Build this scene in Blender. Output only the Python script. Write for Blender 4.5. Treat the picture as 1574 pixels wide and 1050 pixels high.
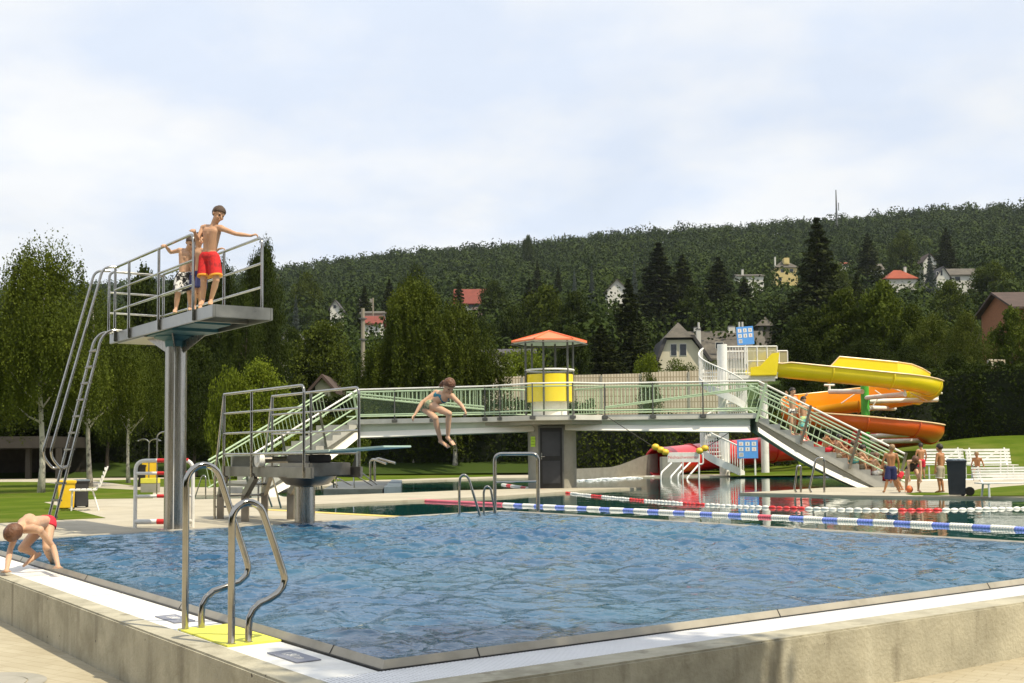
import bpy, bmesh, math, random
import numpy as np
from mathutils import Vector, Matrix, Euler
random.seed(7); np.random.seed(7)
R = math.radians
for o in list(bpy.data.objects): bpy.data.objects.remove(o)
scn = bpy.context.scene
COL = scn.collection
# ---------------- camera ----------------
F = 1790.0; HC = 1.15; PITCH = math.atan(110 / F); ROLL = -0.0095; SHIFT = 59.0
cam_d = bpy.data.cameras.new('camera'); cam = bpy.data.objects.new('camera', cam_d); COL.objects.link(cam)
cam_d.sensor_width = 36; cam_d.lens = 36 * F / 1574; cam_d.shift_y = SHIFT / 1574
cam_d.clip_start = 0.05; cam_d.clip_end = 5000
cam.matrix_world = Matrix.Translation((0, 0, HC)) @ Matrix.Rotation(math.pi / 2 + PITCH, 4, 'X') @ Matrix.Rotation(ROLL, 4, 'Z')
scn.camera = cam
RM = (Matrix.Rotation(math.pi / 2 + PITCH, 3, 'X') @ Matrix.Rotation(ROLL, 3, 'Z'))
# ---------------- light ----------------
SUN = Vector((0.55, -0.36, 1.0)).normalized()
SKY_STRENGTH = 0.091; EXPO = 0.06
w = bpy.data.worlds.new("World"); scn.world = w; w.use_nodes = True
nt = w.node_tree; nt.nodes.clear()
def N(nt, t, **k):
    n = nt.nodes.new(t)
    for a, b in k.items():
        if a in n.inputs.keys() if hasattr(n.inputs, 'keys') else False: n.inputs[a].default_value = b
        else: setattr(n, a, b)
    return n
out = N(nt, 'ShaderNodeOutputWorld'); bg = N(nt, 'ShaderNodeBackground'); bg.inputs[1].default_value = SKY_STRENGTH
sky = N(nt, 'ShaderNodeTexSky'); sky.sky_type = 'NISHITA'; sky.sun_disc = False
sky.sun_elevation = math.asin(SUN.z); sky.sun_rotation = math.atan2(SUN.x, SUN.y); sky.air_density = 1.2; sky.dust_density = 2.5; sky.ozone_density = 1.0
tc = N(nt, 'ShaderNodeTexCoord')
sep = N(nt, 'ShaderNodeSeparateXYZ'); nt.links.new(tc.outputs['Generated'], sep.inputs[0])
# project the view direction on a cloud plane so clouds flatten towards the horizon
mx = N(nt, 'ShaderNodeMath', operation='MAXIMUM'); nt.links.new(sep.outputs[2], mx.inputs[0]); mx.inputs[1].default_value = 0.0
ad = N(nt, 'ShaderNodeMath', operation='ADD'); nt.links.new(mx.outputs[0], ad.inputs[0]); ad.inputs[1].default_value = 0.22
dv = N(nt, 'ShaderNodeVectorMath', operation='DIVIDE'); cb = N(nt, 'ShaderNodeCombineXYZ')
for i in range(3): nt.links.new(ad.outputs[0], cb.inputs[i])
nt.links.new(tc.outputs['Generated'], dv.inputs[0]); nt.links.new(cb.outputs[0], dv.inputs[1])
mp = N(nt, 'ShaderNodeMapping'); mp.inputs['Scale'].default_value = (1.0, 1.0, 0.35); mp.inputs['Location'].default_value = (3.3, 1.7, 0)
nt.links.new(dv.outputs[0], mp.inputs[0])
n1 = N(nt, 'ShaderNodeTexNoise'); n1.inputs['Scale'].default_value = 1.3; n1.inputs['Detail'].default_value = 8; n1.inputs['Roughness'].default_value = 0.55; n1.inputs['Distortion'].default_value = 0.5
nt.links.new(mp.outputs[0], n1.inputs['Vector'])
r1 = N(nt, 'ShaderNodeValToRGB'); r1.color_ramp.elements[0].position = 0.36; r1.color_ramp.elements[0].color = (0.86, 0.86, 0.86, 1)
r1.color_ramp.elements[1].position = 0.68; r1.color_ramp.elements[1].color = (1, 1, 1, 1)
nt.links.new(n1.outputs[0], r1.inputs[0])
n2 = N(nt, 'ShaderNodeTexNoise'); n2.inputs['Scale'].default_value = 2.6; n2.inputs['Detail'].default_value = 6
nt.links.new(mp.outputs[0], n2.inputs['Vector'])
r2 = N(nt, 'ShaderNodeValToRGB')
r2.color_ramp.elements[0].position = 0.38; r2.color_ramp.elements[0].color = (8.7, 9.6, 11.1, 1)
r2.color_ramp.elements[1].position = 0.62; r2.color_ramp.elements[1].color = (10.7, 10.9, 11.1, 1)
nt.links.new(n2.outputs[0], r2.inputs[0])
mixs = N(nt, 'ShaderNodeMixRGB'); nt.links.new(r1.outputs[0], mixs.inputs[0]); nt.links.new(sky.outputs[0], mixs.inputs[1]); nt.links.new(r2.outputs[0], mixs.inputs[2])
nt.links.new(mixs.outputs[0], bg.inputs[0]); nt.links.new(bg.outputs[0], out.inputs[0])
sd = bpy.data.lights.new('sun', 'SUN'); sd.energy = 4.9; sd.angle = R(0.6); sd.color = (1.0, 0.895, 0.69)
so = bpy.data.objects.new('sun', sd); COL.objects.link(so); so.rotation_euler = SUN.to_track_quat('Z', 'Y').to_euler()
vs = scn.view_settings; vs.view_transform = 'Standard'; vs.look = 'None'; vs.exposure = EXPO; vs.gamma = 1; vs.use_curve_mapping = False
scn.render.engine = 'CYCLES'; scn.cycles.max_bounces = 6; scn.cycles.transparent_max_bounces = 12; scn.cycles.caustics_reflective = False; scn.cycles.caustics_refractive = False
# ---------------- picture geometry helpers: pixel of the 1574x1050 photo -> ray ----------------
def ray(px, py):
    d = Vector(((px - 787) / F, (525 - py + SHIFT) / F, -1.0)); return RM @ d
def P(px, py, z=0.0):
    d = ray(px, py); t = (z - HC) / d.z; return Vector((d.x * t, d.y * t, z))
def D(px, py, Y):
    d = ray(px, py); t = Y / d.y; return Vector((d.x * t, Y, HC + d.z * t))
def XR(px, Y): return (px - 787) / F * Y
def PX(X, Y): return 787 + F * X / Y
def ROW(px): return 694 - 0.0095 * (px - 787)
# ---------------- builders ----------------
def V(*a): return Vector(a)
class MB:
    def __init__(s): s.v = []; s.f = []; s.mi = []; s.cur = 0
    def add(s, vs_, fs):
        b = len(s.v); s.v += [tuple(p) for p in vs_]
        for f in fs: s.f.append(tuple(i + b for i in f)); s.mi.append(s.cur)
    def obox(s, c, u, v_, w_):
        c = Vector(c); u = Vector(u); v_ = Vector(v_); w_ = Vector(w_)
        if u.cross(v_).dot(w_) < 0: u = -u
        p = [c + a * u + b * v_ + d * w_ for a, b, d in ((-1,-1,-1),(1,-1,-1),(1,1,-1),(-1,1,-1),(-1,-1,1),(1,-1,1),(1,1,1),(-1,1,1))]
        s.add(p, [(0,3,2,1),(4,5,6,7),(0,1,5,4),(1,2,6,5),(2,3,7,6),(3,0,4,7)]); return s
    def box(s, x0, y0, z0, x1, y1, z1):
        return s.obox(((x0+x1)/2, (y0+y1)/2, (z0+z1)/2), ((x1-x0)/2,0,0), (0,(y1-y0)/2,0), (0,0,(z1-z0)/2))
    def beam(s, p, q, w_, h, up=(0,0,1)):
        p = Vector(p); q = Vector(q); d = q - p; t = d.normalized(); sd_ = t.cross(Vector(up))
        if sd_.length < 1e-4: sd_ = t.cross(Vector((1,0,0)))
        sd_.normalize(); u2 = sd_.cross(t).normalized()
        return s.obox((p + q) / 2, d / 2, sd_ * w_ / 2, u2 * h / 2)
    def tube(s, pts, r, n=8, r2=None, caps=True):
        pts = [Vector(p) for p in pts]; m = len(pts); rings = []
        T = []
        for i in range(m):
            a = pts[max(i-1,0)]; b = pts[min(i+1,m-1)]; t = (b - a); T.append(t.normalized() if t.length > 1e-9 else Vector((0,0,1)))
        ref = Vector((0,0,1)) if abs(T[0].z) < 0.9 else Vector((1,0,0))
        nn = T[0].cross(ref).normalized()
        b0 = len(s.v)
        for i in range(m):
            nn = (nn - T[i] * nn.dot(T[i]))
            if nn.length < 1e-6: nn = T[i].orthogonal()
            nn.normalize(); bb = T[i].cross(nn)
            rr = r if r2 is None else r + (r2 - r) * i / (m - 1)
            if isinstance(r, (list, tuple)): rr = r[i]
            for k in range(n):
                a = 2 * math.pi * k / n; s.v.append(tuple(pts[i] + nn * (math.cos(a) * rr) + bb * (math.sin(a) * rr)))
        for i in range(m - 1):
            for k in range(n):
                k2 = (k + 1) % n; s.f.append((b0+i*n+k, b0+i*n+k2, b0+(i+1)*n+k2, b0+(i+1)*n+k)); s.mi.append(s.cur)
        if caps:
            s.f.append(tuple(b0 + k for k in reversed(range(n)))); s.mi.append(s.cur)
            s.f.append(tuple(b0 + (m-1)*n + k for k in range(n))); s.mi.append(s.cur)
        return s
    def prism(s, poly, z0, z1):
        poly = [Vector((p[0], p[1])) for p in poly]
        A = sum(poly[i].x * poly[(i+1) % len(poly)].y - poly[(i+1) % len(poly)].x * poly[i].y for i in range(len(poly)))
        if A < 0: poly.reverse()
        n = len(poly); vs_ = [(p.x, p.y, z0) for p in poly] + [(p.x, p.y, z1) for p in poly]
        s.add(vs_, [tuple(reversed(range(n))), tuple(range(n, 2*n))] + [(i, (i+1) % n, n + (i+1) % n, n + i) for i in range(n)]); return s
    def lathe(s, prof, c=(0,0,0), n=24, a0=0.0, a1=2*math.pi):
        c = Vector(c); full = abs(a1 - a0 - 2*math.pi) < 1e-6; k = n if full else n + 1; b0 = len(s.v)
        for r, z in prof:
            for i in range(k):
                a = a0 + (a1 - a0) * i / n; s.v.append((c.x + r*math.cos(a), c.y + r*math.sin(a), c.z + z))
        for j in range(len(prof) - 1):
            for i in range(n):
                i2 = (i + 1) % k if full else i + 1
                s.f.append((b0+j*k+i, b0+j*k+i2, b0+(j+1)*k+i2, b0+(j+1)*k+i)); s.mi.append(s.cur)
        return s
    def ball(s, c, r, n=10, sc=(1,1,1), M=None):
        c = Vector(c); b0 = len(s.v); rows = n // 2 + 1
        for j in range(rows):
            t = math.pi * j / (rows - 1)
            for i in range(n):
                a = 2*math.pi*i/n; p = Vector((math.sin(t)*math.cos(a)*sc[0], math.sin(t)*math.sin(a)*sc[1], math.cos(t)*sc[2])) * r
                if M is not None: p = M @ p
                s.v.append(tuple(c + p))
        for j in range(rows - 1):
            for i in range(n):
                i2 = (i+1) % n; s.f.append((b0+j*n+i, b0+(j+1)*n+i, b0+(j+1)*n+i2, b0+j*n+i2)); s.mi.append(s.cur)
        return s
    def build(s, name, mats, parent=None, smooth=False, bevel=0.0, auto=None):
        me = bpy.data.meshes.new(name); off = ORG.get(parent.name, Vector((0,0,0))) if parent else Vector((0,0,0))
        vs_ = [(a[0]-off.x, a[1]-off.y, a[2]-off.z) for a in s.v]
        me.from_pydata(vs_, [], s.f)
        if not isinstance(mats, (list, tuple)): mats = [mats]
        for m in mats: me.materials.append(m)
        if len(mats) > 1: me.polygons.foreach_set('material_index', s.mi)
        if smooth: me.polygons.foreach_set('use_smooth', [True] * len(me.polygons))
        me.validate(); me.update()
        o = bpy.data.objects.new(name, me); COL.objects.link(o)
        if parent: o.parent = parent; ORG[o.name] = off
        if bevel > 0:
            bm = bmesh.new(); bm.from_mesh(me); bmesh.ops.remove_doubles(bm, verts=bm.verts, dist=1e-5)
            es = [e for e in bm.edges if len(e.link_faces) == 2 and e.calc_face_angle(0) > 0.6]
            bmesh.ops.bevel(bm, geom=es, offset=bevel, segments=2, affect='EDGES', clamp_overlap=True); bm.to_mesh(me); bm.free()
        if smooth: 
            try: me.set_sharp_from_angle(angle=R(40))
            except Exception: pass
        return o
ORG = {}
def tag(o, label, cat, group=None):
    o['label'] = label; o['category'] = cat
    if group: o['group'] = group
    return o
def thing(name, label, cat, loc=(0,0,0), group=None, rz=0):
    o = bpy.data.objects.new(name, None); COL.objects.link(o); o.location = loc; o.rotation_euler = (0,0,rz)
    o.empty_display_size = 0.2
    tag(o, label, cat, group)
    ORG[o.name] = Vector(loc) if rz == 0 else Vector((0,0,0)); return o
def structure(o, kind='structure'): o['kind'] = kind; return o
def copy_tree(o, loc=None, rz=None, label=None, scale=None, parent=None):
    c = o.copy(); COL.objects.link(c)
    if parent: c.parent = parent
    if loc is not None: c.location = loc
    if rz is not None: c.rotation_euler = (0,0,rz)
    if scale is not None: c.scale = scale
    if label: c['label'] = label
    for ch in o.children: copy_tree(ch, parent=c)
    return c
def arc(c, r, a0, a1, u, v_, n=6):
    c = Vector(c); u = Vector(u); v_ = Vector(v_); return [c + u*(r*math.cos(a0+(a1-a0)*i/n)) + v_*(r*math.sin(a0+(a1-a0)*i/n)) for i in range(n+1)]
def rounded(pts, r, n=5):
    pts = [Vector(p) for p in pts]; o = [pts[0]]
    for i in range(1, len(pts)-1):
        a, b, c = pts[i-1], pts[i], pts[i+1]; d1 = (a-b); d2 = (c-b); rr = min(r, d1.length*.49, d2.length*.49); d1.normalize(); d2.normalize()
        p0 = b + d1*rr; p2 = b + d2*rr
        for k in range(n+1):
            t = k/n; o.append(p0*(1-t)**2 + b*2*t*(1-t) + p2*t*t)
    o.append(pts[-1]); return o
# ---------------- materials ----------------
def mat(name, col, rough=0.6, metal=0.0, var=0.12, vscale=3.0, bump=0.0, bscale=30.0, col2=None, stain=None, stain_scale=1.5, spec=0.5, coat=0.0, rvar=0.0, stretch=None, trans=0.0, island=0.0, detail=6):
    m = bpy.data.materials.new(name); m.use_nodes = True; nt = m.node_tree; b = nt.nodes['Principled BSDF']; L = nt.links
    b.inputs['Roughness'].default_value = rough; b.inputs['Metallic'].default_value = metal; b.inputs['Specular IOR Level'].default_value = spec
    if coat: b.inputs['Coat Weight'].default_value = coat; b.inputs['Coat Roughness'].default_value = 0.1
    tc = nt.nodes.new('ShaderNodeTexCoord'); vec = tc.outputs['Object']
    if stretch:
        mp = nt.nodes.new('ShaderNodeMapping'); mp.inputs['Scale'].default_value = stretch; L.new(vec, mp.inputs[0]); vec = mp.outputs[0]
    nz = nt.nodes.new('ShaderNodeTexNoise'); nz.inputs['Scale'].default_value = vscale; nz.inputs['Detail'].default_value = detail; nz.inputs['Roughness'].default_value = 0.6
    L.new(vec, nz.inputs['Vector'])
    rp = nt.nodes.new('ShaderNodeValToRGB'); rp.color_ramp.elements[0].position = 0.3; rp.color_ramp.elements[1].position = 0.7
    c2 = col2 if col2 else tuple(min(1, c*(1+var)) for c in col); c1 = col if col2 else tuple(c*(1-var) for c in col)
    rp.color_ramp.elements[0].color = (*c1, 1); rp.color_ramp.elements[1].color = (*c2, 1); L.new(nz.outputs[0], rp.inputs[0])
    cur = rp.outputs[0]
    if stain:
        n3 = nt.nodes.new('ShaderNodeTexNoise'); n3.inputs['Scale'].default_value = stain_scale; n3.inputs['Detail'].default_value = 8; n3.inputs['Roughness'].default_value = 0.65
        L.new(tc.outputs['Object'], n3.inputs['Vector'])
        r3 = nt.nodes.new('ShaderNodeValToRGB'); r3.color_ramp.elements[0].position = 0.48; r3.color_ramp.elements[1].position = 0.66
        r3.color_ramp.elements[0].color = (0,0,0,1); r3.color_ramp.elements[1].color = (1,1,1,1); L.new(n3.outputs[0], r3.inputs[0])
        mx = nt.nodes.new('ShaderNodeMixRGB'); L.new(r3.outputs[0], mx.inputs[0]); L.new(cur, mx.inputs[1]); mx.inputs[2].default_value = (*stain, 1); cur = mx.outputs[0]
    if island:
        g = nt.nodes.new('ShaderNodeNewGeometry'); mr = nt.nodes.new('ShaderNodeMapRange'); mr.inputs['To Min'].default_value = 1-island; mr.inputs['To Max'].default_value = 1+island
        L.new(g.outputs['Random Per Island'], mr.inputs['Value']); mm = nt.nodes.new('ShaderNodeVectorMath'); mm.operation = 'SCALE'; L.new(cur, mm.inputs[0]); L.new(mr.outputs[0], mm.inputs['Scale']); cur = mm.outputs[0]
    L.new(cur, b.inputs['Base Color'])
    if rvar:
        mr = nt.nodes.new('ShaderNodeMapRange'); mr.inputs['To Min'].default_value = max(0, rough-rvar); mr.inputs['To Max'].default_value = min(1, rough+rvar); L.new(nz.outputs[0], mr.inputs['Value']); L.new(mr.outputs[0], b.inputs['Roughness'])
    if bump:
        n2 = nt.nodes.new('ShaderNodeTexNoise'); n2.inputs['Scale'].default_value = bscale; n2.inputs['Detail'].default_value = 5; L.new(vec, n2.inputs['Vector'])
        bp = nt.nodes.new('ShaderNodeBump'); bp.inputs['Strength'].default_value = bump; bp.inputs['Distance'].default_value = 0.02; L.new(n2.outputs[0], bp.inputs['Height']); L.new(bp.outputs[0], b.inputs['Normal'])
    if trans:
        tr = nt.nodes.new('ShaderNodeBsdfTranslucent'); L.new(cur, tr.inputs[0]); ms = nt.nodes.new('ShaderNodeMixShader'); ms.inputs[0].default_value = trans
        L.new(b.outputs[0], ms.inputs[1]); L.new(tr.outputs[0], ms.inputs[2]); L.new(ms.outputs[0], nt.nodes['Material Output'].inputs[0])
    return m
def glass_mat(name, col, alpha=0.35, rough=0.1):
    m = bpy.data.materials.new(name); m.use_nodes = True; nt = m.node_tree; b = nt.nodes['Principled BSDF']; b.inputs['Base Color'].default_value = (*col, 1); b.inputs['Roughness'].default_value = rough
    tr = nt.nodes.new('ShaderNodeBsdfTransparent'); ms = nt.nodes.new('ShaderNodeMixShader'); ms.inputs[0].default_value = alpha
    nz = nt.nodes.new('ShaderNodeTexNoise'); nz.inputs['Scale'].default_value = 4; mr = nt.nodes.new('ShaderNodeMapRange'); mr.inputs['To Min'].default_value = alpha*.8; mr.inputs['To Max'].default_value = min(1, alpha*1.2)
    nt.links.new(nz.outputs[0], mr.inputs[0]); nt.links.new(mr.outputs[0], ms.inputs[0])
    nt.links.new(tr.outputs[0], ms.inputs[1]); nt.links.new(b.outputs[0], ms.inputs[2]); nt.links.new(ms.outputs[0], nt.nodes['Material Output'].inputs[0]); return m
M = {}
M['steel'] = mat('brushed_steel', (0.38,0.365,0.33), 0.27, 1.0, 0.14, 5, stretch=(5,5,.25), rvar=0.05)
M['steel_dark'] = mat('weathered_steel', (0.26,0.24,0.21), 0.36, 0.9, 0.3, 2.0, rvar=0.12)
M['steel_panel'] = mat('steel_panel', (0.33,0.33,0.30), 0.33, 0.9, 0.15, 4.0, rvar=0.12)
M['steel_tube'] = mat('polished_tube', (0.40,0.385,0.35), 0.11, 1.0, 0.15, 6.0, rvar=0.06)
M['rim'] = mat('rim_steel', (0.38,0.345,0.275), 0.45, 0.3, 0.12, 2.0, stain=(0.30,0.27,0.205), stain_scale=3, rvar=0.12)
M['concrete'] = mat('weathered_concrete', (0.41,0.38,0.285), 0.85, 0, 0.22, 2.2, bump=0.35, bscale=40, stain=(0.29,0.265,0.19), stain_scale=2.0)
M['conc_bridge'] = mat('painted_concrete', (0.66,0.64,0.57), 0.75, 0, 0.1, 1.5, bump=0.1, bscale=25, stain=(0.55,0.53,0.46), stain_scale=0.9)
M['conc_grey'] = mat('grey_concrete', (0.34,0.32,0.27), 0.85, 0, 0.12, 2.5, bump=0.2, bscale=30, stain=(0.26,0.25,0.2), stain_scale=1.2)
M['white_conc'] = mat('white_paint_and_lit_lip', (0.84,0.82,0.74), 0.6, 0, 0.05, 1.5)  # white paint; on the bridge and stair lips its white imitates bounced light
M['white'] = mat('white_paint', (0.80,0.79,0.75), 0.45, 0, 0.05, 3.0, stain=(0.68,0.66,0.6), stain_scale=2)
M['green_rail'] = mat('mint_green_paint', (0.40,0.52,0.34), 0.45, 0, 0.1, 4.0)
M['grey_post'] = mat('grey_steel_post', (0.13,0.13,0.12), 0.45, 0.5, 0.15, 5)
M['yellow'] = mat('yellow_panel', (0.86,0.66,0.02), 0.4, 0, 0.06, 2, coat=0.2)
M['bin_yellow'] = mat('yellow_plastic', (0.80,0.52,0.02), 0.5, 0, 0.08, 4)
M['orange_roof'] = mat('orange_roof_sheet', (0.78,0.20,0.08), 0.55, 0, 0.12, 3)
M['black'] = mat('black_paint', (0.012,0.011,0.010), 0.4, 0, 0.3, 3)
M['dark_plastic'] = mat('anthracite_plastic', (0.035,0.036,0.04), 0.45, 0, 0.2, 3)
M['bag'] = mat('grey_blue_bag', (0.22,0.27,0.32), 0.35, 0, 0.3, 12, bump=0.8, bscale=18)
M['red'] = mat('red_paint', (0.55,0.02,0.02), 0.45, 0, 0.1, 4)
M['blue_float'] = mat('blue_float', (0.20,0.27,0.72), 0.4, 0, 0.15, 8)
M['white_float'] = mat('white_float', (0.80,0.78,0.72), 0.4, 0, 0.06, 8)
M['red_float'] = mat('red_float', (0.66,0.03,0.03), 0.35, 0, 0.12, 8)
M['pink_float'] = mat('faded_red_float', (0.72,0.12,0.17), 0.4, 0, 0.1, 5)
M['mint'] = mat('mint_board', (0.60,0.68,0.58), 0.6, 0, 0.08, 4, bump=0.15, bscale=120)
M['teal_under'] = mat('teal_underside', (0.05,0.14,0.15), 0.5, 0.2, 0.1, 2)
M['mat_yellow'] = mat('yellow_rubber_mat', (0.74,0.72,0.10), 0.6, 0, 0.06, 6, bump=0.4, bscale=150)
M['lime'] = mat('lime_sign', (0.48,0.72,0.05), 0.5, 0, 0.05, 6)
M['lime_text'] = mat('dark_green_ink', (0.08,0.22,0.01), 0.6, 0, 0.05, 6)
M['sign_blue'] = mat('sign_blue', (0.10,0.33,0.78), 0.45, 0, 0.06, 6)
M['red_ink'] = mat('red_ink', (0.70,0.10,0.10), 0.5, 0, 0.05, 6)
M['dark_ink'] = mat('dark_ink', (0.05,0.05,0.08), 0.5, 0, 0.05, 6)
M['plate_grey'] = mat('grey_depth_plate', (0.22,0.23,0.28), 0.5, 0, 0.1, 10)
M['pole_green'] = mat('green_pole_paint', (0.07,0.42,0.05), 0.45, 0, 0.1, 2)
M['buoy'] = mat('yellow_buoy', (0.82,0.55,0.05), 0.4, 0, 0.06, 5)
M['rope'] = mat('dark_rope', (0.06,0.055,0.05), 0.8, 0, 0.1, 20)
M['glass_panel'] = glass_mat('tinted_panel', (0.55,0.50,0.28), 0.55)
M['mesh_panel'] = glass_mat('fine_mesh_panel', (0.32,0.45,0.30), 0.07, 0.6)
M['wood_pole'] = mat('grey_wood_pole', (0.25,0.22,0.17), 0.9, 0, 0.2, 3, stretch=(4,4,.5))
M['bark'] = mat('dark_bark', (0.07,0.055,0.04), 0.95, 0, 0.3, 6, bump=0.6, bscale=20)
M['birch_bark'] = mat('birch_bark', (0.50,0.47,0.40), 0.8, 0, 0.15, 3, stain=(0.05,0.045,0.04), stain_scale=3.5)
# ================= SETTING =================
A_ = Vector((-0.584, 0.812, 0)).normalized(); B_ = Vector((0.813, 0.582, 0)).normalized()
def isect(p, d, q, e):
    den = d.x*e.y - d.y*e.x; t = ((q.x-p.x)*e.y - (q.y-p.y)*e.x)/den; return Vector((p.x+d.x*t, p.y+d.y*t, 0))
C0 = P(588, 1031); CF = P(772, 788)
L1p = P(90, 829.5); R1p = P(1574, 838)
C0r = P(1574, 899.2); C0l = P(66.8, 873.8)
dB = (C0r - C0).normalized(); dA = (C0l - C0).normalized()
CL = isect(CF, L1p - CF, C0, dA); CR = isect(CF, R1p - CF, C0, dB)
def sm(x, a, b):
    t = min(1, max(0, (x-a)/(b-a))); return t*t*(3-2*t)
RID = [(-600,470),(-200,450),(0,440),(200,428),(300,421),(425,406),(560,388),(700,374),(820,366),(940,351),(1080,343),(1200,334),(1300,328),(1450,313),(1574,307),(1900,300),(2300,310)]
GT = [(0,0),(62,0),(75,.02),(120,.045),(200,.095),(350,.27),(500,.45),(700,.76),(850,1.0),(1000,1.03),(1300,.95)]
def interp(T, x):
    if x <= T[0][0]: return T[0][1]
    for (a, b), (c, d) in zip(T, T[1:]):
        if x <= c: return b + (d-b)*(x-a)/(c-a)
    return T[-1][1]
def tz(X, Y):
    Y = max(Y, 30); px = PX(X, Y); zr = (ROW(px) - (interp(RID, px) + 22))/F*850
    g = zr*interp(GT, Y)
    bank = 1.75*sm(px, 1120, 1560)*sm(Y, 49, 63)
    return max(g, bank) if Y < 110 else max(g, 1.75*sm(px,1120,1560)) if Y < 130 else g
# --- materials
def paving_mat(name, col, col2, scale, mortar, msize=0.02, bw=0.5, rh=0.25, rot=0.6):
    m = mat(name, col, 0.85, 0, 0.12, 1.2, bump=0.15, bscale=60, col2=col2); nt = m.node_tree; b = nt.nodes['Principled BSDF']; L = nt.links
    src = b.inputs['Base Color'].links[0].from_socket
    tc = nt.nodes.new('ShaderNodeTexCoord'); mp = nt.nodes.new('ShaderNodeMapping'); mp.inputs['Rotation'].default_value = (0,0,rot); L.new(tc.outputs['Object'], mp.inputs[0])
    br = nt.nodes.new('ShaderNodeTexBrick'); br.inputs['Scale'].default_value = scale; br.inputs['Mortar Size'].default_value = msize; br.inputs['Mortar Smooth'].default_value = 0.4; br.inputs['Brick Width'].default_value = bw; br.inputs['Row Height'].default_value = rh
    br.inputs['Color1'].default_value = (1,1,1,1); br.inputs['Color2'].default_value = (0.93,0.92,0.9,1); br.inputs['Mortar'].default_value = (*mortar, 1); L.new(mp.outputs[0], br.inputs[0])
    mx = nt.nodes.new('ShaderNodeMixRGB'); mx.blend_type = 'MULTIPLY'; mx.inputs[0].default_value = 1; L.new(src, mx.inputs[1]); L.new(br.outputs[0], mx.inputs[2]); L.new(mx.outputs[0], b.inputs['Base Color'])
    return m
M['plaza'] = paving_mat('sandy_paving', (0.37,0.32,0.22), (0.47,0.42,0.30), 2.2, (0.80,0.78,0.74), 0.015, rot=0.62)
M['deck'] = paving_mat('sand_concrete_deck', (0.39,0.35,0.265), (0.49,0.445,0.345), 1.0, (0.85,0.83,0.8), 0.01, 1.0, 1.0, rot=0.95)
def spots(m, dens=9.0, r=0.11, col=(0.06,0.05,0.04)):   # air holes and small dark marks
    nt = m.node_tree; b = nt.nodes['Principled BSDF']; L = nt.links; src = b.inputs['Base Color'].links[0].from_socket
    tc = nt.nodes.new('ShaderNodeTexCoord'); vo = nt.nodes.new('ShaderNodeTexVoronoi'); vo.inputs['Scale'].default_value = dens
    nz = nt.nodes.new('ShaderNodeTexNoise'); nz.inputs['Scale'].default_value = 30; vm = nt.nodes.new('ShaderNodeVectorMath'); vm.operation = 'SCALE'; vm.inputs['Scale'].default_value = 0.04; L.new(tc.outputs['Object'], nz.inputs['Vector'])
    L.new(nz.outputs['Color'], vm.inputs[0]); va = nt.nodes.new('ShaderNodeVectorMath'); L.new(tc.outputs['Object'], va.inputs[0]); L.new(vm.outputs[0], va.inputs[1]); L.new(va.outputs[0], vo.inputs['Vector'])
    rn = nt.nodes.new('ShaderNodeMath'); rn.operation = 'MULTIPLY'; sp = nt.nodes.new('ShaderNodeSeparateColor'); L.new(vo.outputs['Color'], sp.inputs[0]); L.new(sp.outputs[0], rn.inputs[0]); rn.inputs[1].default_value = r
    lt = nt.nodes.new('ShaderNodeMath'); lt.operation = 'LESS_THAN'; L.new(vo.outputs['Distance'], lt.inputs[0])
    sb = nt.nodes.new('ShaderNodeMath'); sb.operation = 'SUBTRACT'; L.new(rn.outputs[0], sb.inputs[0]); sb.inputs[1].default_value = r*0.55; L.new(sb.outputs[0], lt.inputs[1])
    mx = nt.nodes.new('ShaderNodeMixRGB'); L.new(lt.outputs[0], mx.inputs[0]); L.new(src, mx.inputs[1]); mx.inputs[2].default_value = (*col, 1); L.new(mx.outputs[0], b.inputs['Base Color'])
spots(M['concrete'], 9.0, 0.24)
spots(M['plaza'], 7.0, 0.16, (0.25,0.22,0.15))
# vertical drip stains on the raw concrete
def drips(m, col, sx=5.0, sz=0.7, lo=0.56, hi=0.72, fac=0.55):
    nt = m.node_tree; b = nt.nodes['Principled BSDF']; L = nt.links; src = b.inputs['Base Color'].links[0].from_socket
    tc = nt.nodes.new('ShaderNodeTexCoord'); mp = nt.nodes.new('ShaderNodeMapping'); mp.inputs['Scale'].default_value = (sx,sx,sz); L.new(tc.outputs['Object'], mp.inputs[0])
    nz = nt.nodes.new('ShaderNodeTexNoise'); nz.inputs['Scale'].default_value = 1.0; nz.inputs['Detail'].default_value = 6; L.new(mp.outputs[0], nz.inputs['Vector'])
    rp = nt.nodes.new('ShaderNodeValToRGB'); rp.color_ramp.elements[0].position = lo; rp.color_ramp.elements[1].position = hi; rp.color_ramp.elements[1].color = (fac,fac,fac,1); rp.color_ramp.elements[0].color = (0,0,0,1); L.new(nz.outputs[0], rp.inputs[0])
    mx = nt.nodes.new('ShaderNodeMixRGB'); L.new(rp.outputs[0], mx.inputs[0]); L.new(src, mx.inputs[1]); mx.inputs[2].default_value = (*col, 1); L.new(mx.outputs[0], b.inputs['Base Color'])
drips(M['concrete'], (0.15,0.13,0.09), 5, .8, .57, .70, .6); drips(M['concrete'], (0.52,0.49,0.38), 7, 1.0, 0.58, 0.7, 0.5)
drips(M['conc_bridge'], (0.42,0.41,0.35), 2.5, 0.4, 0.58, 0.8, 0.4)
M['lawn'] = mat('mown_lawn', (0.060,0.100,0.008), 0.95, 0, 0.25, 0.7, bump=0.7, bscale=25, col2=(0.105,0.148,0.014), stain=(0.13,0.145,0.03), stain_scale=0.35, spec=0.03)
M['hill'] = mat('hillside_grass', (0.03,0.05,0.012), 0.95, 0, 0.3, 0.05, col2=(0.06,0.09,0.02), spec=0.03)
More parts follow.
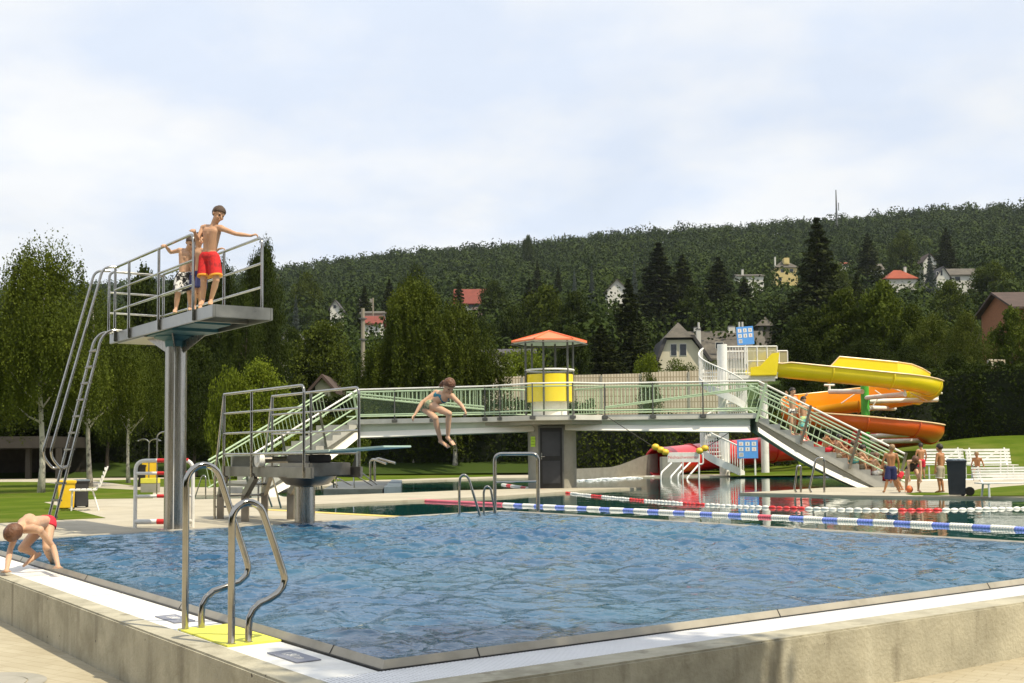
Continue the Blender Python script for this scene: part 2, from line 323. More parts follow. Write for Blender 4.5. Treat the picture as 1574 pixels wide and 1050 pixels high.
def water_mat(name, col, s1, d1, s2, d2, rough=0.03, col2=None):
    m = bpy.data.materials.new(name); m.use_nodes = True; nt = m.node_tree; b = nt.nodes['Principled BSDF']; L = nt.links
    b.inputs['Roughness'].default_value = rough; b.inputs['IOR'].default_value = 1.333
    tc = nt.nodes.new('ShaderNodeTexCoord')
    nz0 = nt.nodes.new('ShaderNodeTexNoise'); nz0.inputs['Scale'].default_value = 0.35; nz0.inputs['Detail'].default_value = 3; L.new(tc.outputs['Object'], nz0.inputs['Vector'])
    rp = nt.nodes.new('ShaderNodeValToRGB'); rp.color_ramp.elements[0].color = (*col,1); rp.color_ramp.elements[1].color = (*(col2 or col),1); rp.color_ramp.elements[0].position = .35; rp.color_ramp.elements[1].position = .65
    L.new(nz0.outputs[0], rp.inputs[0]); L.new(rp.outputs[0], b.inputs['Base Color'])
    n1 = nt.nodes.new('ShaderNodeTexNoise'); n1.inputs['Scale'].default_value = s1; n1.inputs['Detail'].default_value = 3; n1.inputs['Distortion'].default_value = 0.4; L.new(tc.outputs['Object'], n1.inputs['Vector'])
    b1 = nt.nodes.new('ShaderNodeBump'); b1.inputs['Distance'].default_value = d1; b1.inputs['Strength'].default_value = 1; L.new(n1.outputs[0], b1.inputs['Height'])
    n2 = nt.nodes.new('ShaderNodeTexNoise'); n2.inputs['Scale'].default_value = s2; n2.inputs['Detail'].default_value = 2; L.new(tc.outputs['Object'], n2.inputs['Vector'])
    b2 = nt.nodes.new('ShaderNodeBump'); b2.inputs['Distance'].default_value = d2; b2.inputs['Strength'].default_value = 1; L.new(n2.outputs[0], b2.inputs['Height']); L.new(b1.outputs[0], b2.inputs['Normal']); L.new(b2.outputs[0], b.inputs['Normal'])
    return m
M['water_near'] = water_mat('diving_pool_water', (0.020,0.076,0.165), 11.0, 0.009, 34.0, 0.0022, 0.035, (0.030,0.108,0.172))
M['water_far'] = water_mat('lane_pool_water', (0.006,0.055,0.055), 1.6, 0.006, 7.0, 0.0008, 0.015, (0.008,0.075,0.065))
M['foam'] = mat('white_foam', (0.75,0.78,0.78), 0.7, 0, 0.15, 6, bump=0.8, bscale=12)
# --- base ground (paved plaza level, large sheet to the horizon)
g = MB(); g.add([(-2500,-300,-.39),(2500,-300,-.39),(2500,3500,-.39),(-2500,3500,-.39)], [(0,1,2,3)])
structure(g.build('ground', M['plaza']))
# --- hillside terrain
def terrain(name, pxs, Ys, m, dz=0.0):
    vs_ = []; fs = []
    for Y in Ys:
        for px in pxs: X = XR(px, Y); vs_.append((X, Y, tz(X, Y)+dz))
    n = len(pxs)
    for j in range(len(Ys)-1):
        for i in range(n-1): fs.append((j*n+i, j*n+i+1, (j+1)*n+i+1, (j+1)*n+i))
    b = MB(); b.add(vs_, fs); return structure(b.build(name, m, smooth=True))
pxs = list(range(-900, 2700, 30))
terrain('hillside', pxs, [52,54,56,58,60,62,64,67,70,75,82,90,105,120,128,132,160,200,240,290,350,420,500,580,660,720,780,850,920,1000,1150,1300], M['hill'], -0.03)
# --- water sheets
wl = MB(); wl.prism([P(250,772)[:2], (P(640,797)-A_*0.0)[:2], CF[:2], CR[:2], (CR.x+30, CR.y), (60, 30), (60, 54), P(1300,727)[:2], P(590,733)[:2], P(280,757)[:2]], -0.30, -0.05)
structure(wl.build('water_lane_pool', M['water_far']))
def slab(name, pts, m, top=0.0, bot=-0.3, kind='structure'):
    b = MB(); b.prism([p[:2] for p in pts], bot, top); o = b.build(name, m)
    bm = bmesh.new(); bm.from_mesh(o.data); bmesh.ops.triangulate(bm, faces=[f for f in bm.faces if len(f.verts) > 4], ngon_method='EAR_CLIP'); bm.to_mesh(o.data); bm.free()
    return structure(o, kind)
PL = CL - dB*0.0
rim640 = isect(P(640,797), (P(640,797)-P(400,784)), CL, (CF-CL))
deckL = [CL, rim640, P(400,784), P(395,779), P(484,775), P(620,769), P(760,763), P(900,753.5), P(986,749), P(900,748.6), P(700,754), P(620,757.4), P(484,762), P(377,766), P(300,767.5),
         P(296,761), P(377,759.5), P(400,756), P(500,747), P(590,740), P(760,735), P(1049,732), P(1296,729), P(1300,726.5), Vector((-60,64,0)), Vector((-60,CL.y-6,0)), CL - dB*0.6 + Vector((-3,-1.5,0))]
slab('pool_deck', deckL, M['deck'])
deckR = [P(1137,757.5), P(1221,758.8), P(1280,761.2), P(1499,763.6), P(1900,768), P(1900,727), P(1297,726.6), P(1300,729.5), P(1320,738), P(1333,747), P(1280,748.8), P(1200,754)]
slab('pool_deck_far_side', deckR, M['deck'])
# yellow edge stripe and pale copings
def strip(name, pts, wd, m, z=0.0, th=0.02, parent=None, side=(0,0,0)):
    b = MB()
    for a, c in zip(pts, pts[1:]): b.beam(Vector(a)+Vector((0,0,z)), Vector(c)+Vector((0,0,z)), wd, th)
    return b.build(name, m, parent)
slab('pool_edge_marking', [rim640 - (CF-CL).normalized()*0.02, P(400,784), P(400,782.2), rim640+(CF-CL).normalized()*0.28], mat('yellow_edge_paint', (0.68,0.50,0.12), 0.7, 0, 0.15, 4), 0.006, -0.02)
# lawns
slab('lawn_left', [P(-700,741), P(60,741), P(140,750), P(235,754.5), P(235,766), P(155,767), P(66,772), P(162,796.5), P(100,799), P(0,804), P(-700,815)], M['lawn'], 0.008, -0.02)
slab('lawn_beyond_tower', [P(143,739), P(215,737.5), P(380,731), P(600,728.5), P(760,727.5), P(760,732.5), P(590,737.5), P(400,745), P(380,749), P(288,749), P(215,748)], M['lawn'], 0.010, -0.02)
slab('lawn_behind_pools', [P(760,729.8), P(1049,729.5), P(1340,728.5), P(1900,729), P(1900,724), Vector((40,66,0)), Vector((-40,66,0)), P(380,727), P(600,727)], M['lawn'], 0.012, -0.02)
slab('lawn_right_patch', [P(1484,763), P(1488,757), P(1505,752), P(1540,748.5), P(1574,746), P(1900,742), P(1900,765), P(1574,763.2)], M['lawn'], 0.009, -0.02)
slab('lawn_small_patch', [P(1392,759.5), P(1410,757), P(1450,757.5), P(1470,760), P(1440,761.5), P(1405,761.5)], M['lawn'], 0.009, -0.02)
slab('water_paddling_pool', [P(1350,734), P(1400,730.5), P(1515,730), P(1530,736), P(1400,738.5)], M['water_far'], 0.006, -0.02)
slab('paddling_pool_coping', [P(1330,740), P(1540,738.2), P(1545,735.8), P(1531,736.1), P(1400,738.4), P(1350,736)], M['white_conc'], 0.02, -0.02)
# grassy bank on the right (in front of the tall hedge)
terrain('lawn_bank', list(range(1120, 2400, 40)), [49.5,50.5,52,54,56,58,60,62,64,66,68], M['lawn'], 0.02)
# --- near pool water: real waves
def water_grid(name, corners, res, z, m, amp):
    c0, c1, c2, c3 = corners
    nu = int((c1-c0).length/res); nv = int((c3-c0).length/res)
    u = np.linspace(0,1,nu); v_ = np.linspace(0,1,nv); U, Vv = np.meshgrid(u, v_)
    X = (c0.x*(1-U)*(1-Vv)+c1.x*U*(1-Vv)+c2.x*U*Vv+c3.x*(1-U)*Vv); Yy = (c0.y*(1-U)*(1-Vv)+c1.y*U*(1-Vv)+c2.y*U*Vv+c3.y*(1-U)*Vv)
    Z = np.zeros_like(X); rs = np.random.RandomState(3)
    wx = X + 0.12*np.sin(Yy*2.1+1)+0.05*np.sin(X*5.3+Yy*3.1); wy = Yy + 0.12*np.sin(X*1.9)+0.05*np.sin(Yy*4.7-X*2.2)
    env = 0.75+0.35*np.sin(X*.55+1.3)*np.sin(Yy*.48+.4)
    for k in range(46):
        lam = 0.12*(1.045**k) ; th = rs.uniform(-math.pi, math.pi)*0.55 + 0.5; kx = 2*math.pi/lam*math.cos(th); ky = 2*math.pi/lam*math.sin(th)
        a = amp*lam**0.85*rs.uniform(.4,1.3)*.9; ph = rs.uniform(0, 6.28); s_ = np.sin(kx*wx+ky*wy+ph); Z += a*(s_ + .25*np.cos(2*(kx*wx+ky*wy+ph)))
    e = np.minimum(np.minimum(U,1-U)*(c1-c0).length, np.minimum(Vv,1-Vv)*(c3-c0).length); Z *= env*np.clip(e/0.25, 0.15, 1)
    co = np.stack([X, Yy, Z+z], -1).reshape(-1,3).astype(np.float32)
    idx = np.arange(nu*nv).reshape(nv,nu); q = np.stack([idx[:-1,:-1], idx[:-1,1:], idx[1:,1:], idx[1:,:-1]], -1).reshape(-1,4)
    o = raw_mesh(name, co, q, m, smooth=True); return o
def raw_mesh(name, co, quads, m, smooth=False, mi=None, parent=None):
    me = bpy.data.meshes.new(name); k = quads.shape[1]; nf = len(quads)
    me.vertices.add(len(co)); me.vertices.foreach_set('co', np.ascontiguousarray(co, dtype=np.float32).ravel())
    me.loops.add(nf*k); me.loops.foreach_set('vertex_index', np.ascontiguousarray(quads, dtype=np.int32).ravel())
    me.polygons.add(nf); me.polygons.foreach_set('loop_start', np.arange(0, nf*k, k, dtype=np.int32))
    try: me.polygons.foreach_set('loop_total', np.full(nf, k, dtype=np.int32))
    except Exception: pass
    for mm in (m if isinstance(m, (list,tuple)) else [m]): me.materials.append(mm)
    if mi is not None: me.polygons.foreach_set('material_index', mi.astype(np.int32))
    if smooth: me.polygons.foreach_set('use_smooth', np.ones(nf, dtype=bool))
    me.update(calc_edges=True)
    o = bpy.data.objects.new(name, me); COL.objects.link(o)
    if parent: o.parent = parent
    return o
ins = 0.06
def inset(c, d1, d2): return c + d1*ins + d2*ins
eL = (CF-CL).normalized(); eR = (CR-CF).normalized()
W0 = C0 + dA*ins + dB*ins; W1 = CR - dB*ins - eR*ins; W2 = CF - eL*ins + eR*ins; W3 = CL - dA*ins + eL*ins
structure(water_grid('water_diving_pool', (W0, W1, W2, W3), 0.034, 0.035, M['water_near'], 0.0102))
# --- pool basin: steel rim, grating, concrete wall
basin = thing('pool_basin', 'raised diving pool edge of bare concrete with steel rim and white overflow grating', 'pool edge', tuple(C0))
def ring_poly(outs, inns, z0, z1, m, name, bevel=0):
    b = MB(); n = len(outs)
    for i in range(n):
        j = (i+1) % n
        o0, o1, i0, i1 = Vector(outs[i]), Vector(outs[j]), Vector(inns[i]), Vector(inns[j])
        vs_ = [(*o0[:2], z0), (*o1[:2], z0), (*i1[:2], z0), (*i0[:2], z0), (*o0[:2], z1[0]), (*o1[:2], z1[0]), (*i1[:2], z1[1]), (*i0[:2], z1[1])]
        b.add(vs_, [(4,5,6,7), (0,1,5,4), (3,7,6,2)])
    return b.build(name, m, basin)
def offq(dn, df):   # offset quad: near edges by dn (A-side, B-side), far edges by df
    a, bb = dn
    return [C0 - dA*a - dB*bb, CR - dA*a + dB*df, CF + eL*df - eR*df, CL - dB*bb + dA*df]
outer = [C0, CR, CF, CL]
ring_poly(offq((0.012,0.012),0.0), [C0+dA*.0+dB*.0, CR, CF, CL], -0.02, (0.008,0.008), M['black'], 'overflow_gap')
ring_poly([C0,CR,CF,CL], [C0+(dA+dB)*.028, CR-dB*.028-eR*.028, CF-eL*.028+eR*.028, CL-dA*.028+eL*.028], -0.03, (0.004,0.05), M['rim'], 'steel_rim')
ring_poly([C0+(dA+dB)*.028, CR-dB*.028-eR*.028, CF-eL*.028+eR*.028, CL-dA*.028+eL*.028], [C0+(dA+dB)*.09, CR-dB*.09-eR*.09, CF-eL*.09+eR*.09, CL-dA*.09+eL*.09], -0.03, (0.05,0.022), M['rim'], 'steel_rim_lip')
# rim joints
for t in (0.62, 3.1, 5.6, 8.1):
    for (c, d, nrm) in ((C0, dA, dB), (C0, dB, dA)):
        b = MB(); p = c + d*t; b.beam(p + nrm*-.001 + Vector((0,0,.006)), p + nrm*.029 + Vector((0,0,.053)), 0.006, 0.004)
        b.build('rim_joint', M['black'], basin)
# white grating: slats under 1 cm apart drawn by real bars
gr_m = mat('white_grating', (0.80,0.80,0.80), 0.5, 0, 0.04, 3)
def grating(c, d, nrm, length, wd, name):
    b = MB(); nb = int(length/0.024)
    for i in range(nb):
        p = c + d*(i*0.024+0.006) - nrm*0.014; q = p - nrm*(wd-0.014)
        b.beam(p + Vector((0,0,-.004)), q + Vector((0,0,-.004)), 0.015, 0.010)
    for k in range(5):
        s0 = c - nrm*(0.03 + k*(wd-0.05)/4); b.beam(s0 + Vector((0,0,-.012)), s0 + d*length + Vector((0,0,-.012)), 0.02, 0.02)
    p = c - nrm*(wd/2+.005) + Vector((0,0,-.035)); b.beam(p, p + d*length, wd-.01, 0.02)
    return b.build(name, gr_m, basin)
LA = (CL-C0).length; LB = (CR-C0).length
# corner piece belongs to the B-side run
grating(C0 - dB*0.37, dB, dA, LB+0.37, 0.37, 'overflow_grating')
b = MB(); p = C0 - dB*0.2 + Vector((0,0,-.012)); b.beam(p, p + dA*LA, 0.36, 0.02); b.build('overflow_cover', M['white'], basin, bevel=0.003)
for i in range(int(LA/2.0)):
    b = MB(); p = C0 - dB*0.02 + dA*(2.0*i+2.4) + Vector((0,0,-.001)); b.beam(p, p - dB*0.35, 0.003, 0.003)
    b.build('cover_joint', M['plate_grey'], basin)
wall_o = [C0-dA*.62-dB*.56, CR-dA*.62+dB*3, CR-dA*.375+dB*3, C0-dA*.375-dB*.375, CL-dB*.375+dA*3, CL-dB*.56+dA*3]
b = MB(); b.prism([p[:2] for p in wall_o], -0.8, 0.004); wo = b.build('concrete_wall', M['concrete'], basin, bevel=0.012)
b = MB(); b.prism([p[:2] for p in (C0-dA*.37-dB*.37, CR-dA*.37, CR, C0, CL, CL-dB*.37)], -0.8, -0.046); b.build('channel_floor', M['conc_grey'], basin)
# far-side pale coping
b = MB()
b.prism([p[:2] for p in (CF+eL*.0, CF-eR*.16+eL*.16, CL-eR*.16, CL)], -0.05, 0.012); b.prism([p[:2] for p in (CF, CF-eR*.1+eL*.16, CR+eL*.16, CR)], -0.2, 0.010)
b.build('far_coping', mat('pale_coping', (0.50,0.50,0.50), 0.6, 0, 0.1, 3), basin)
# depth plates with lettering, one each side of the mat and one on the right arm
def textmesh(body, size, extr=0.0006):
    cu = bpy.data.curves.new('t', 'FONT'); cu.body = body; cu.size = size; cu.extrude = extr; cu.align_x = 'CENTER'; cu.align_y = 'CENTER'; cu.resolution_u = 2
    o = bpy.data.objects.new('t', cu); COL.objects.link(o); dg = bpy.context.evaluated_depsgraph_get(); me = bpy.data.meshes.new_from_object(o.evaluated_get(dg)); bpy.data.objects.remove(o); me.name = 'lettering'; return me
def place_text(me, c, u, v_, m, parent, name='lettering'):
    u = Vector(u).normalized(); v_ = Vector(v_).normalized(); n = u.cross(v_); Mx = Matrix((u, v_, n)).transposed().to_4x4(); off = ORG.get(parent.name, Vector((0,0,0)))
    Mx.translation = Vector(c) - off; me.transform(Mx); me.materials.clear(); me.materials.append(m); o = bpy.data.objects.new(name, me); COL.objects.link(o); o.parent = parent; return o
for (c, u, v_) in ((C0 + dA*0.69 - dB*0.19, -dA, dB), (C0 + dA*2.62 - dB*0.20, -dA, dB), (C0 + dB*7.55 - dA*0.19, dB, dA)):
    c = c + Vector((0,0,0.0))
    b = MB(); b.obox(c + Vector((0,0,.003)), u*0.20, v_*0.075, (0,0,.003)); pl = b.build('depth_plate', M['plate_grey'], basin)
    place_text(textmesh('1,80 m', 0.09), c + Vector((0,0,.0068)), u, v_, M['white'], pl)
b = MB(); mc = C0 + dA*1.67 - dB*0.19; b.obox(mc + Vector((0,0,.004)), dA*0.43, dB*0.175, (0,0,.006)); b.build('yellow_mat', M['mat_yellow'], basin, bevel=0.003)
# manhole ring in the paving bottom left
mh = MB(); c = P(-30, 1052, -0.39); mh.lathe([(0.30,0.004),(0.36,0.012),(0.42,0.004)], c, 40); mh.lathe([(0.0,0.006),(0.29,0.006),(0.29,0.0)], c, 40)
tag(mh.build('manhole_cover', M['conc_grey'], smooth=True), 'round concrete manhole cover set in the sandy paving, bottom left corner', 'manhole cover')
# ================= POOL LADDER RAILS =================
Z = Vector((0,0,1))
def handrail_profile():
    pts = [(0,0),(0,.70)] + [(.105-.105*math.cos(a), .745+.11*math.sin(a)) for a in [k*math.pi*0.86/9 for k in range(10)]] + [(.335,.42),(.347,.375),(.335,.325),(.30,.285),(.245,.255),(.18,.235),(.14,.20),(.115,.15),(.11,.09),(.11,0)]
    return pts
def left_profile():
    return [(0,0),(0,.93)] + [(.12-.12*math.cos(a), .955+.125*math.sin(a)) for a in [k*math.pi*0.88/9 for k in range(10)]] + [(.425,.43),(.437,.38),(.425,.33),(.37,.285),(.28,.262),(.19,.24),(.14,.20),(.115,.15),(.11,.09),(.11,0)]
def ladder_rails(base, d_out, d_side, gap, label, r=0.022, sc=1.0, group=None, prof=None, prof2=None):
    t = thing('pool_handrail', label, 'handrail', tuple(base), group)
    pr = prof or handrail_profile()
    for k in range(2):
        if k == 1 and prof2: pr = prof2
        b0 = base + d_side*(gap*k); pts = [b0 + d_out*(x*sc) + Z*(z*sc) for x, z in pr]
        b = MB(); b.tube(pts, r, 14); ru = b.build('rail', M['steel_tube'], t, smooth=True)
        for x in ([pr[0][0], pr[-1][0]] if r > .02 else [pr[0][0]]):
            b = MB(); b.lathe([(r*1.0,0.012),(r*1.7,0.008),(r*1.8,0)], b0 + d_out*x*sc, 14); b.build('flange', M['steel_tube'], ru, smooth=True)
    return t
base = P(355.5, 992)
b1 = P(284.5, 969)
ladder_rails(base, dB, (b1-base).normalized(), (b1-base).length, 'pair of large curved polished steel handrails either side of the yellow mat in the foreground', prof2=left_profile())
# ================= DIVING TOWERS =================
def frame(c): return lambda t, s, z: Vector((c.x, c.y, 0)) - A_*t + B_*s + Z*z
# ---- 3 m tower
cT = P(268.5, 815); cT.z = 0; f = frame(cT)
tw = thing('diving_tower', 'tall steel three metre diving platform on one thick round column with railings and ladder', 'diving tower', tuple(cT))
ZT = 3.15
b = MB(); b.tube([cT, cT+Z*(ZT-.35)], 0.163, 40); col_ = b.build('column', M['steel'], tw, smooth=True)
b = MB(); b.lathe([(0.0,.02),(.25,.02),(.25,0)], cT, 32); b.build('foot_plate', M['steel'], tw)
b = MB()  # white strip down the column, painting in its bright sky reflection
a = math.atan2(-1, 0.15); b.beam(cT + Vector((math.cos(a)*.163, math.sin(a)*.163, 0.02)), cT + Vector((math.cos(a)*.163, math.sin(a)*.163, ZT-.4)), .012, .006, up=(0,1,0)); b.build('column_highlight', M['white'], tw)
# bracket head: four fins flaring out
for s1, s2 in ((1,1),(1,-1),(-1,1),(-1,-1)):
    b = MB(); d = (-A_*s1*0.9 + B_*s2*0.42); d1 = d.normalized(); 
    p0 = cT + d1*.15 + Z*(ZT-.45); p1 = cT + d1*.15 + Z*(ZT-.19); p2 = cT + d1*.62 + Z*(ZT-.19); n = d1.cross(Z)*.008
    b.add([p0-n,p1-n,p2-n,p0+n,p1+n,p2+n], [(0,1,2),(5,4,3),(0,3,4,1),(1,4,5,2),(2,5,3,0)]); b.build('bracket', M['steel'], tw)
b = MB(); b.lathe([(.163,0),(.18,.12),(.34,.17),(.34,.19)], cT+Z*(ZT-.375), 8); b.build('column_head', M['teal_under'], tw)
t0, t1 = -1.84, 2.66; s0, s1 = -.43, .36
# platform: deep front box, folded edge beams, recessed teal underside
b = MB(); c = f((t0+t1)/2, (s0+s1)/2, ZT-.02); b.obox(c, -A_*(t1-t0)/2, B_*(s1-s0)/2, Z*.02); b.build('platform_deck', M['mint'], tw)
def edge(name, ta, sa, tb, sb, h=.17, w_=.035, m='steel_panel'):
    b = MB(); b.beam(f(ta,sa,ZT-h/2-.002), f(tb,sb,ZT-h/2-.002), w_, h); return b.build(name, M[m], tw, bevel=.006)
edge('edge_beam', t0, s0-.018, t1+.03, s0-.018); edge('edge_beam', t0, s1+.018, t1+.03, s1+.018)
edge('front_beam', t1+.012, s0-.0, t1+.012, s1, .168, .035)
edge('rear_beam', t0+.02, s0, t0+.02, s1, .15, .03)
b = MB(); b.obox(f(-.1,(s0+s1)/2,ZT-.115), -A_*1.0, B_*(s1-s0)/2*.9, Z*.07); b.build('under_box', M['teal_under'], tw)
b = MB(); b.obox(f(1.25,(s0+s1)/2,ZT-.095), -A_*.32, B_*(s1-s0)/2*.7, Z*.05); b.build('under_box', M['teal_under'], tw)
for tt in (-1.35, 1.9): 
    b = MB(); b.beam(f(tt,s0,ZT-.1), f(tt,s1,ZT-.1), .05, .1); b.build('cross_beam', M['steel_dark'], tw)
b = MB(); b.prism([f(-.2,s0,0)[:2], f(-.2,s1,0)[:2], f(-1.5,s1,0)[:2], f(-1.5,s0,0)[:2]], ZT-.19, ZT-.16); b.build('under_plate', M['steel_panel'], tw)
HR = 1.05; rt = .021
def railing(root, f, s, ts, t_hi, t_lo, zb, levels, zpost, post_ts, front_round=True, hook=None):
    b = MB(); z = zb + levels[0]
    pts = [f(t_lo, s, z), f(t_hi, s, z), f(t_hi, s, zpost)] if front_round else [f(t_lo, s, z), f(t_hi, s, z)]
    b.tube(rounded(([f(t_lo, s, zb+.1)] if False else []) + pts, .13), rt, 12); b.build('handrail', M['steel_tube'], root, smooth=True)
    for lv in levels[1:]:
        b = MB(); b.tube([f(t_lo, s, zb+lv), f(t_hi, s, zb+lv)], rt*.85, 10); b.build('mid_rail', M['steel_tube'], root, smooth=True)
    for pt in post_ts:
        b = MB(); b.tube([f(pt, s, zpost), f(pt, s, z)], rt, 10); b.build('post', M['steel_tube'], root, smooth=True)
railing(tw, f, s0-.055, None, 2.02, -1.5, ZT, (HR,.68,.34), ZT-.16, (-1.5,-.79,.6))
railing(tw, f, s1+.055, None, 2.27, -1.8, ZT, (HR,.68,.34), ZT-.16, (-1.8,-.6,.87))
# rear closing rail and ladder opening rail
b = MB(); b.tube(rounded([f(-1.84,s0-.05,ZT), f(-1.84,s0-.05,ZT+HR-.02), f(-1.84,s1+.05,ZT+HR-.02)], .12), rt, 10); b.build('rear_rail', M['steel_tube'], tw, smooth=True)
for lv in (.68,.34):
    b = MB(); b.tube([f(-1.84,s0-.05,ZT+lv), f(-1.84,s1+.05,ZT+lv)], rt*.85, 10); b.build('rear_rail', M['steel_tube'], tw, smooth=True)
# ladder leaning on the near rear corner
footc = P(81, 810); topc = f(-1.66, s0-.05, ZT)
lad_dir = (Vector((topc.x,topc.y,0)) - Vector((footc.x,footc.y,0))).normalized()
for k in (-1, 1):
    off = -A_*(.19*k)
    b = MB(); fo = f(-1.66, -1.42, 0) + off; tp = f(-1.66, s0-.28, ZT-.12) + off
    b.tube(rounded([fo, tp, f(-1.66, s0-.15, ZT+.02)+off, f(-1.66, s0+.05, ZT+.02)+off], .12), .022, 10); st = b.build('ladder_stringer', M['steel_tube'], tw, smooth=True)
for i in range(11):
    u = (i+.7)/11.4; c = f(-1.66, -1.42, 0).lerp(f(-1.66, s0-.28, ZT-.12), u)
    b = MB(); b.obox(c, A_*.2, B_*.035, Z*.012); b.build('rung', M['steel_dark'], tw)
for k in (-1, 1):
    off = -A_*(.23*k)
    u0 = f(-1.66, -1.42, 0); u1 = f(-1.66, s0-.28, ZT-.12); dl = (u1-u0).normalized(); nrm = (B_*-1 + Z*.12).normalized()
    lo = u0 + dl*1.02; q = [lo + off*.8, lo - B_*.12 + off - Z*.06 , lo - B_*.30 + off + Z*.16, u1 + dl*((HR+.10)/dl.z) - B_*.26 + off, f(-1.66, s0-.02, ZT+HR)+off]
    b = MB(); b.tube(rounded(q, .16), .021, 10); b.build('ladder_handrail', M['steel_tube'], tw, smooth=True)
# ---- 1 m springboard
cS = P(468.5, 806); cS.z = 0; f2 = frame(cS)
sb = thing('springboard_stand', 'low one metre springboard with pale green board on a short round steel column', 'springboard', tuple(cS))
b = MB(); b.tube([cS, cS+Z*.80], 0.165, 36); b.build('column', M['steel'], sb, smooth=True)
ZB = 0.78
for s in (-.42, .42):
    b = MB(); b.beam(f2(-2.45,s,ZB+.07), f2(1.15,s,ZB+.07), .05, .17); b.build('side_beam', M['steel_dark'], sb, bevel=.006)
b = MB(); b.obox(f2(.35,0,ZB+.12), A_*.55, B_*.36, Z*.10); b.build('centre_box', M['steel_dark'], sb, bevel=.01)
b = MB(); b.obox(f2(.15,0,ZB+.285), A_*.42, B_*.20, Z*.065); b.build('fulcrum_box', M['black'], sb, bevel=.02)
b = MB(); b.lathe([(.16,-.17),(.34,-.13),(.48,0.0),(.48,.01)], f2(.1,0,ZB), 28); b.build('under_dome', M['steel_dark'], sb, smooth=True)
b = MB(); b.tube([f2(-.72,-.40,ZB+.27), f2(-.72,.38,ZB+.27)], .055, 16); b.build('fulcrum_axle', M['steel_dark'], sb, smooth=True)
b = MB(); b.tube([f2(-.72,-.52,ZB+.27), f2(-.72,-.43,ZB+.27)], .118, 24); wh = b.build('hand_wheel', M['white_conc'], sb, smooth=True)
b = MB(); b.tube([f2(-.72,-.535,ZB+.27), f2(-.72,-.52,ZB+.27)], .06, 18); b.build('wheel_hub', M['white'], wh, smooth=True)
b = MB(); b.obox(f2(-2.35,0,ZB+.19), A_*.03, B_*.3, Z*.14); b.build('anchor_plate', M['steel_panel'], sb)
b = MB(); z0b, z1b = ZB+.345, 1.235
b.beam(f2(-2.85,0,z0b), f2(1.35,0,(z0b*1.55+z1b*4.2)/5.75-.02), .50, .045); b.build('board', M['mint'], sb, bevel=.008)
b = MB(); b.beam(f2(1.35,0,(z0b*1.55+z1b*4.2)/5.75-.018), f2(3.0,0,z1b), .46, .03); b.build('board_tip', mat('sea_green_board', (0.46,0.60,0.53), .6, 0, .08, 4), sb, bevel=.006)
# legs
for s in (-.42,.42):
    b = MB(); b.beam(f2(-1.0,s,ZB), f2(-1.45,s,.45), .09, .12); b.beam(f2(-1.44,s,.46), f2(-1.44,s,0), .09, .12, up=(1,0,0)); b.build('rear_leg', M['steel_dark'], sb)
    b = MB(); b.beam(f2(-2.3,s,ZB), f2(-2.55,s,.42), .08, .11); b.beam(f2(-2.55,s,.44), f2(-2.55,s,0), .08, .11, up=(1,0,0)); b.build('rear_leg', M['steel_dark'], sb)
b = MB(); b.beam(f2(-2.5,-.42,.62), f2(-1.3,-.42,.62), .02, .04); b.build('leg_brace', M['steel_dark'], sb)
rt = .0225
for s, th_, tl, ps in ((-.52, 1.05, -2.15, (-2.15,-.95)), (.52, .88, -2.45, (-2.45,-.85))):
    z = ZB+1.42
    b = MB(); b.tube(rounded([f2(tl,s,z), f2(th_,s,z), f2(th_,s,ZB)], .12), rt, 12); b.build('handrail', M['steel_tube'], sb, smooth=True)
    for lv in (.37,.73,1.08):
        b = MB(); b.tube([f2(tl,s,ZB+lv), f2(th_,s,ZB+lv)], rt*.8, 10); b.build('mid_rail', M['steel_tube'], sb, smooth=True)
    for pt in ps:
        b = MB(); b.tube([f2(pt,s,ZB-.02), f2(pt,s,z)], rt, 10); b.build('post', M['steel_tube'], sb, smooth=True)
    b = MB(); b.tube([f2(tl,s,z), f2(tl-.42,s,.72), f2(tl-.42,s,0)], rt, 10); b.build('stair_rail', M['steel_tube'], sb, smooth=True)
for i in range(3):
    b = MB(); b.obox(f2(-2.66-.13*i+.1,0,.60-.2*i), A_*.1, B_*.4, Z*.015); b.build('step', M['steel_dark'], sb)
b = MB(); p = f2(.93,.46,ZB+.03); b.add([p+B_*.02, p+B_*.02+A_*.22, p+B_*.02+Z*.35, p-B_*.02, p-B_*.02+A_*.22, p-B_*.02+Z*.35], [(0,1,2),(5,4,3),(0,3,4,1),(1,4,5,2),(2,5,3,0)]); b.build('corner_plate', M['steel_panel'], sb)
# ---- red and white barrier round the tower column
bl = P(207.5, 812); br_ = P(296, 811); bl.z = br_.z = 0
ba = thing('barrier', 'white tubular barrier with red bands standing behind the tower column', 'barrier', tuple(bl))
hB = 1.06
tops = rounded([bl, bl+Z*hB, br_+Z*hB, br_], .16, 6)
b = MB(); b.tube(tops, .03, 12); b.build('frame', M['white'], ba, smooth=True)
for z in (.86,.5,.10):
    b = MB(); b.tube([bl+Z*z, br_+Z*z], .026 if z > .2 else .04, 10); b.build('bar', M['white'], ba, smooth=True)
for z, r_ in ((1.06,.0325),(.86,.0285),(.5,.0285),(.10,.0425)):
    for u0, u1 in ((.38,.55),(.80,.92)):
        b = MB(); b.tube([bl.lerp(br_,u0)+Z*z, bl.lerp(br_,u1)+Z*z], r_, 12); b.build('red_band', M['red'], ba, smooth=True)
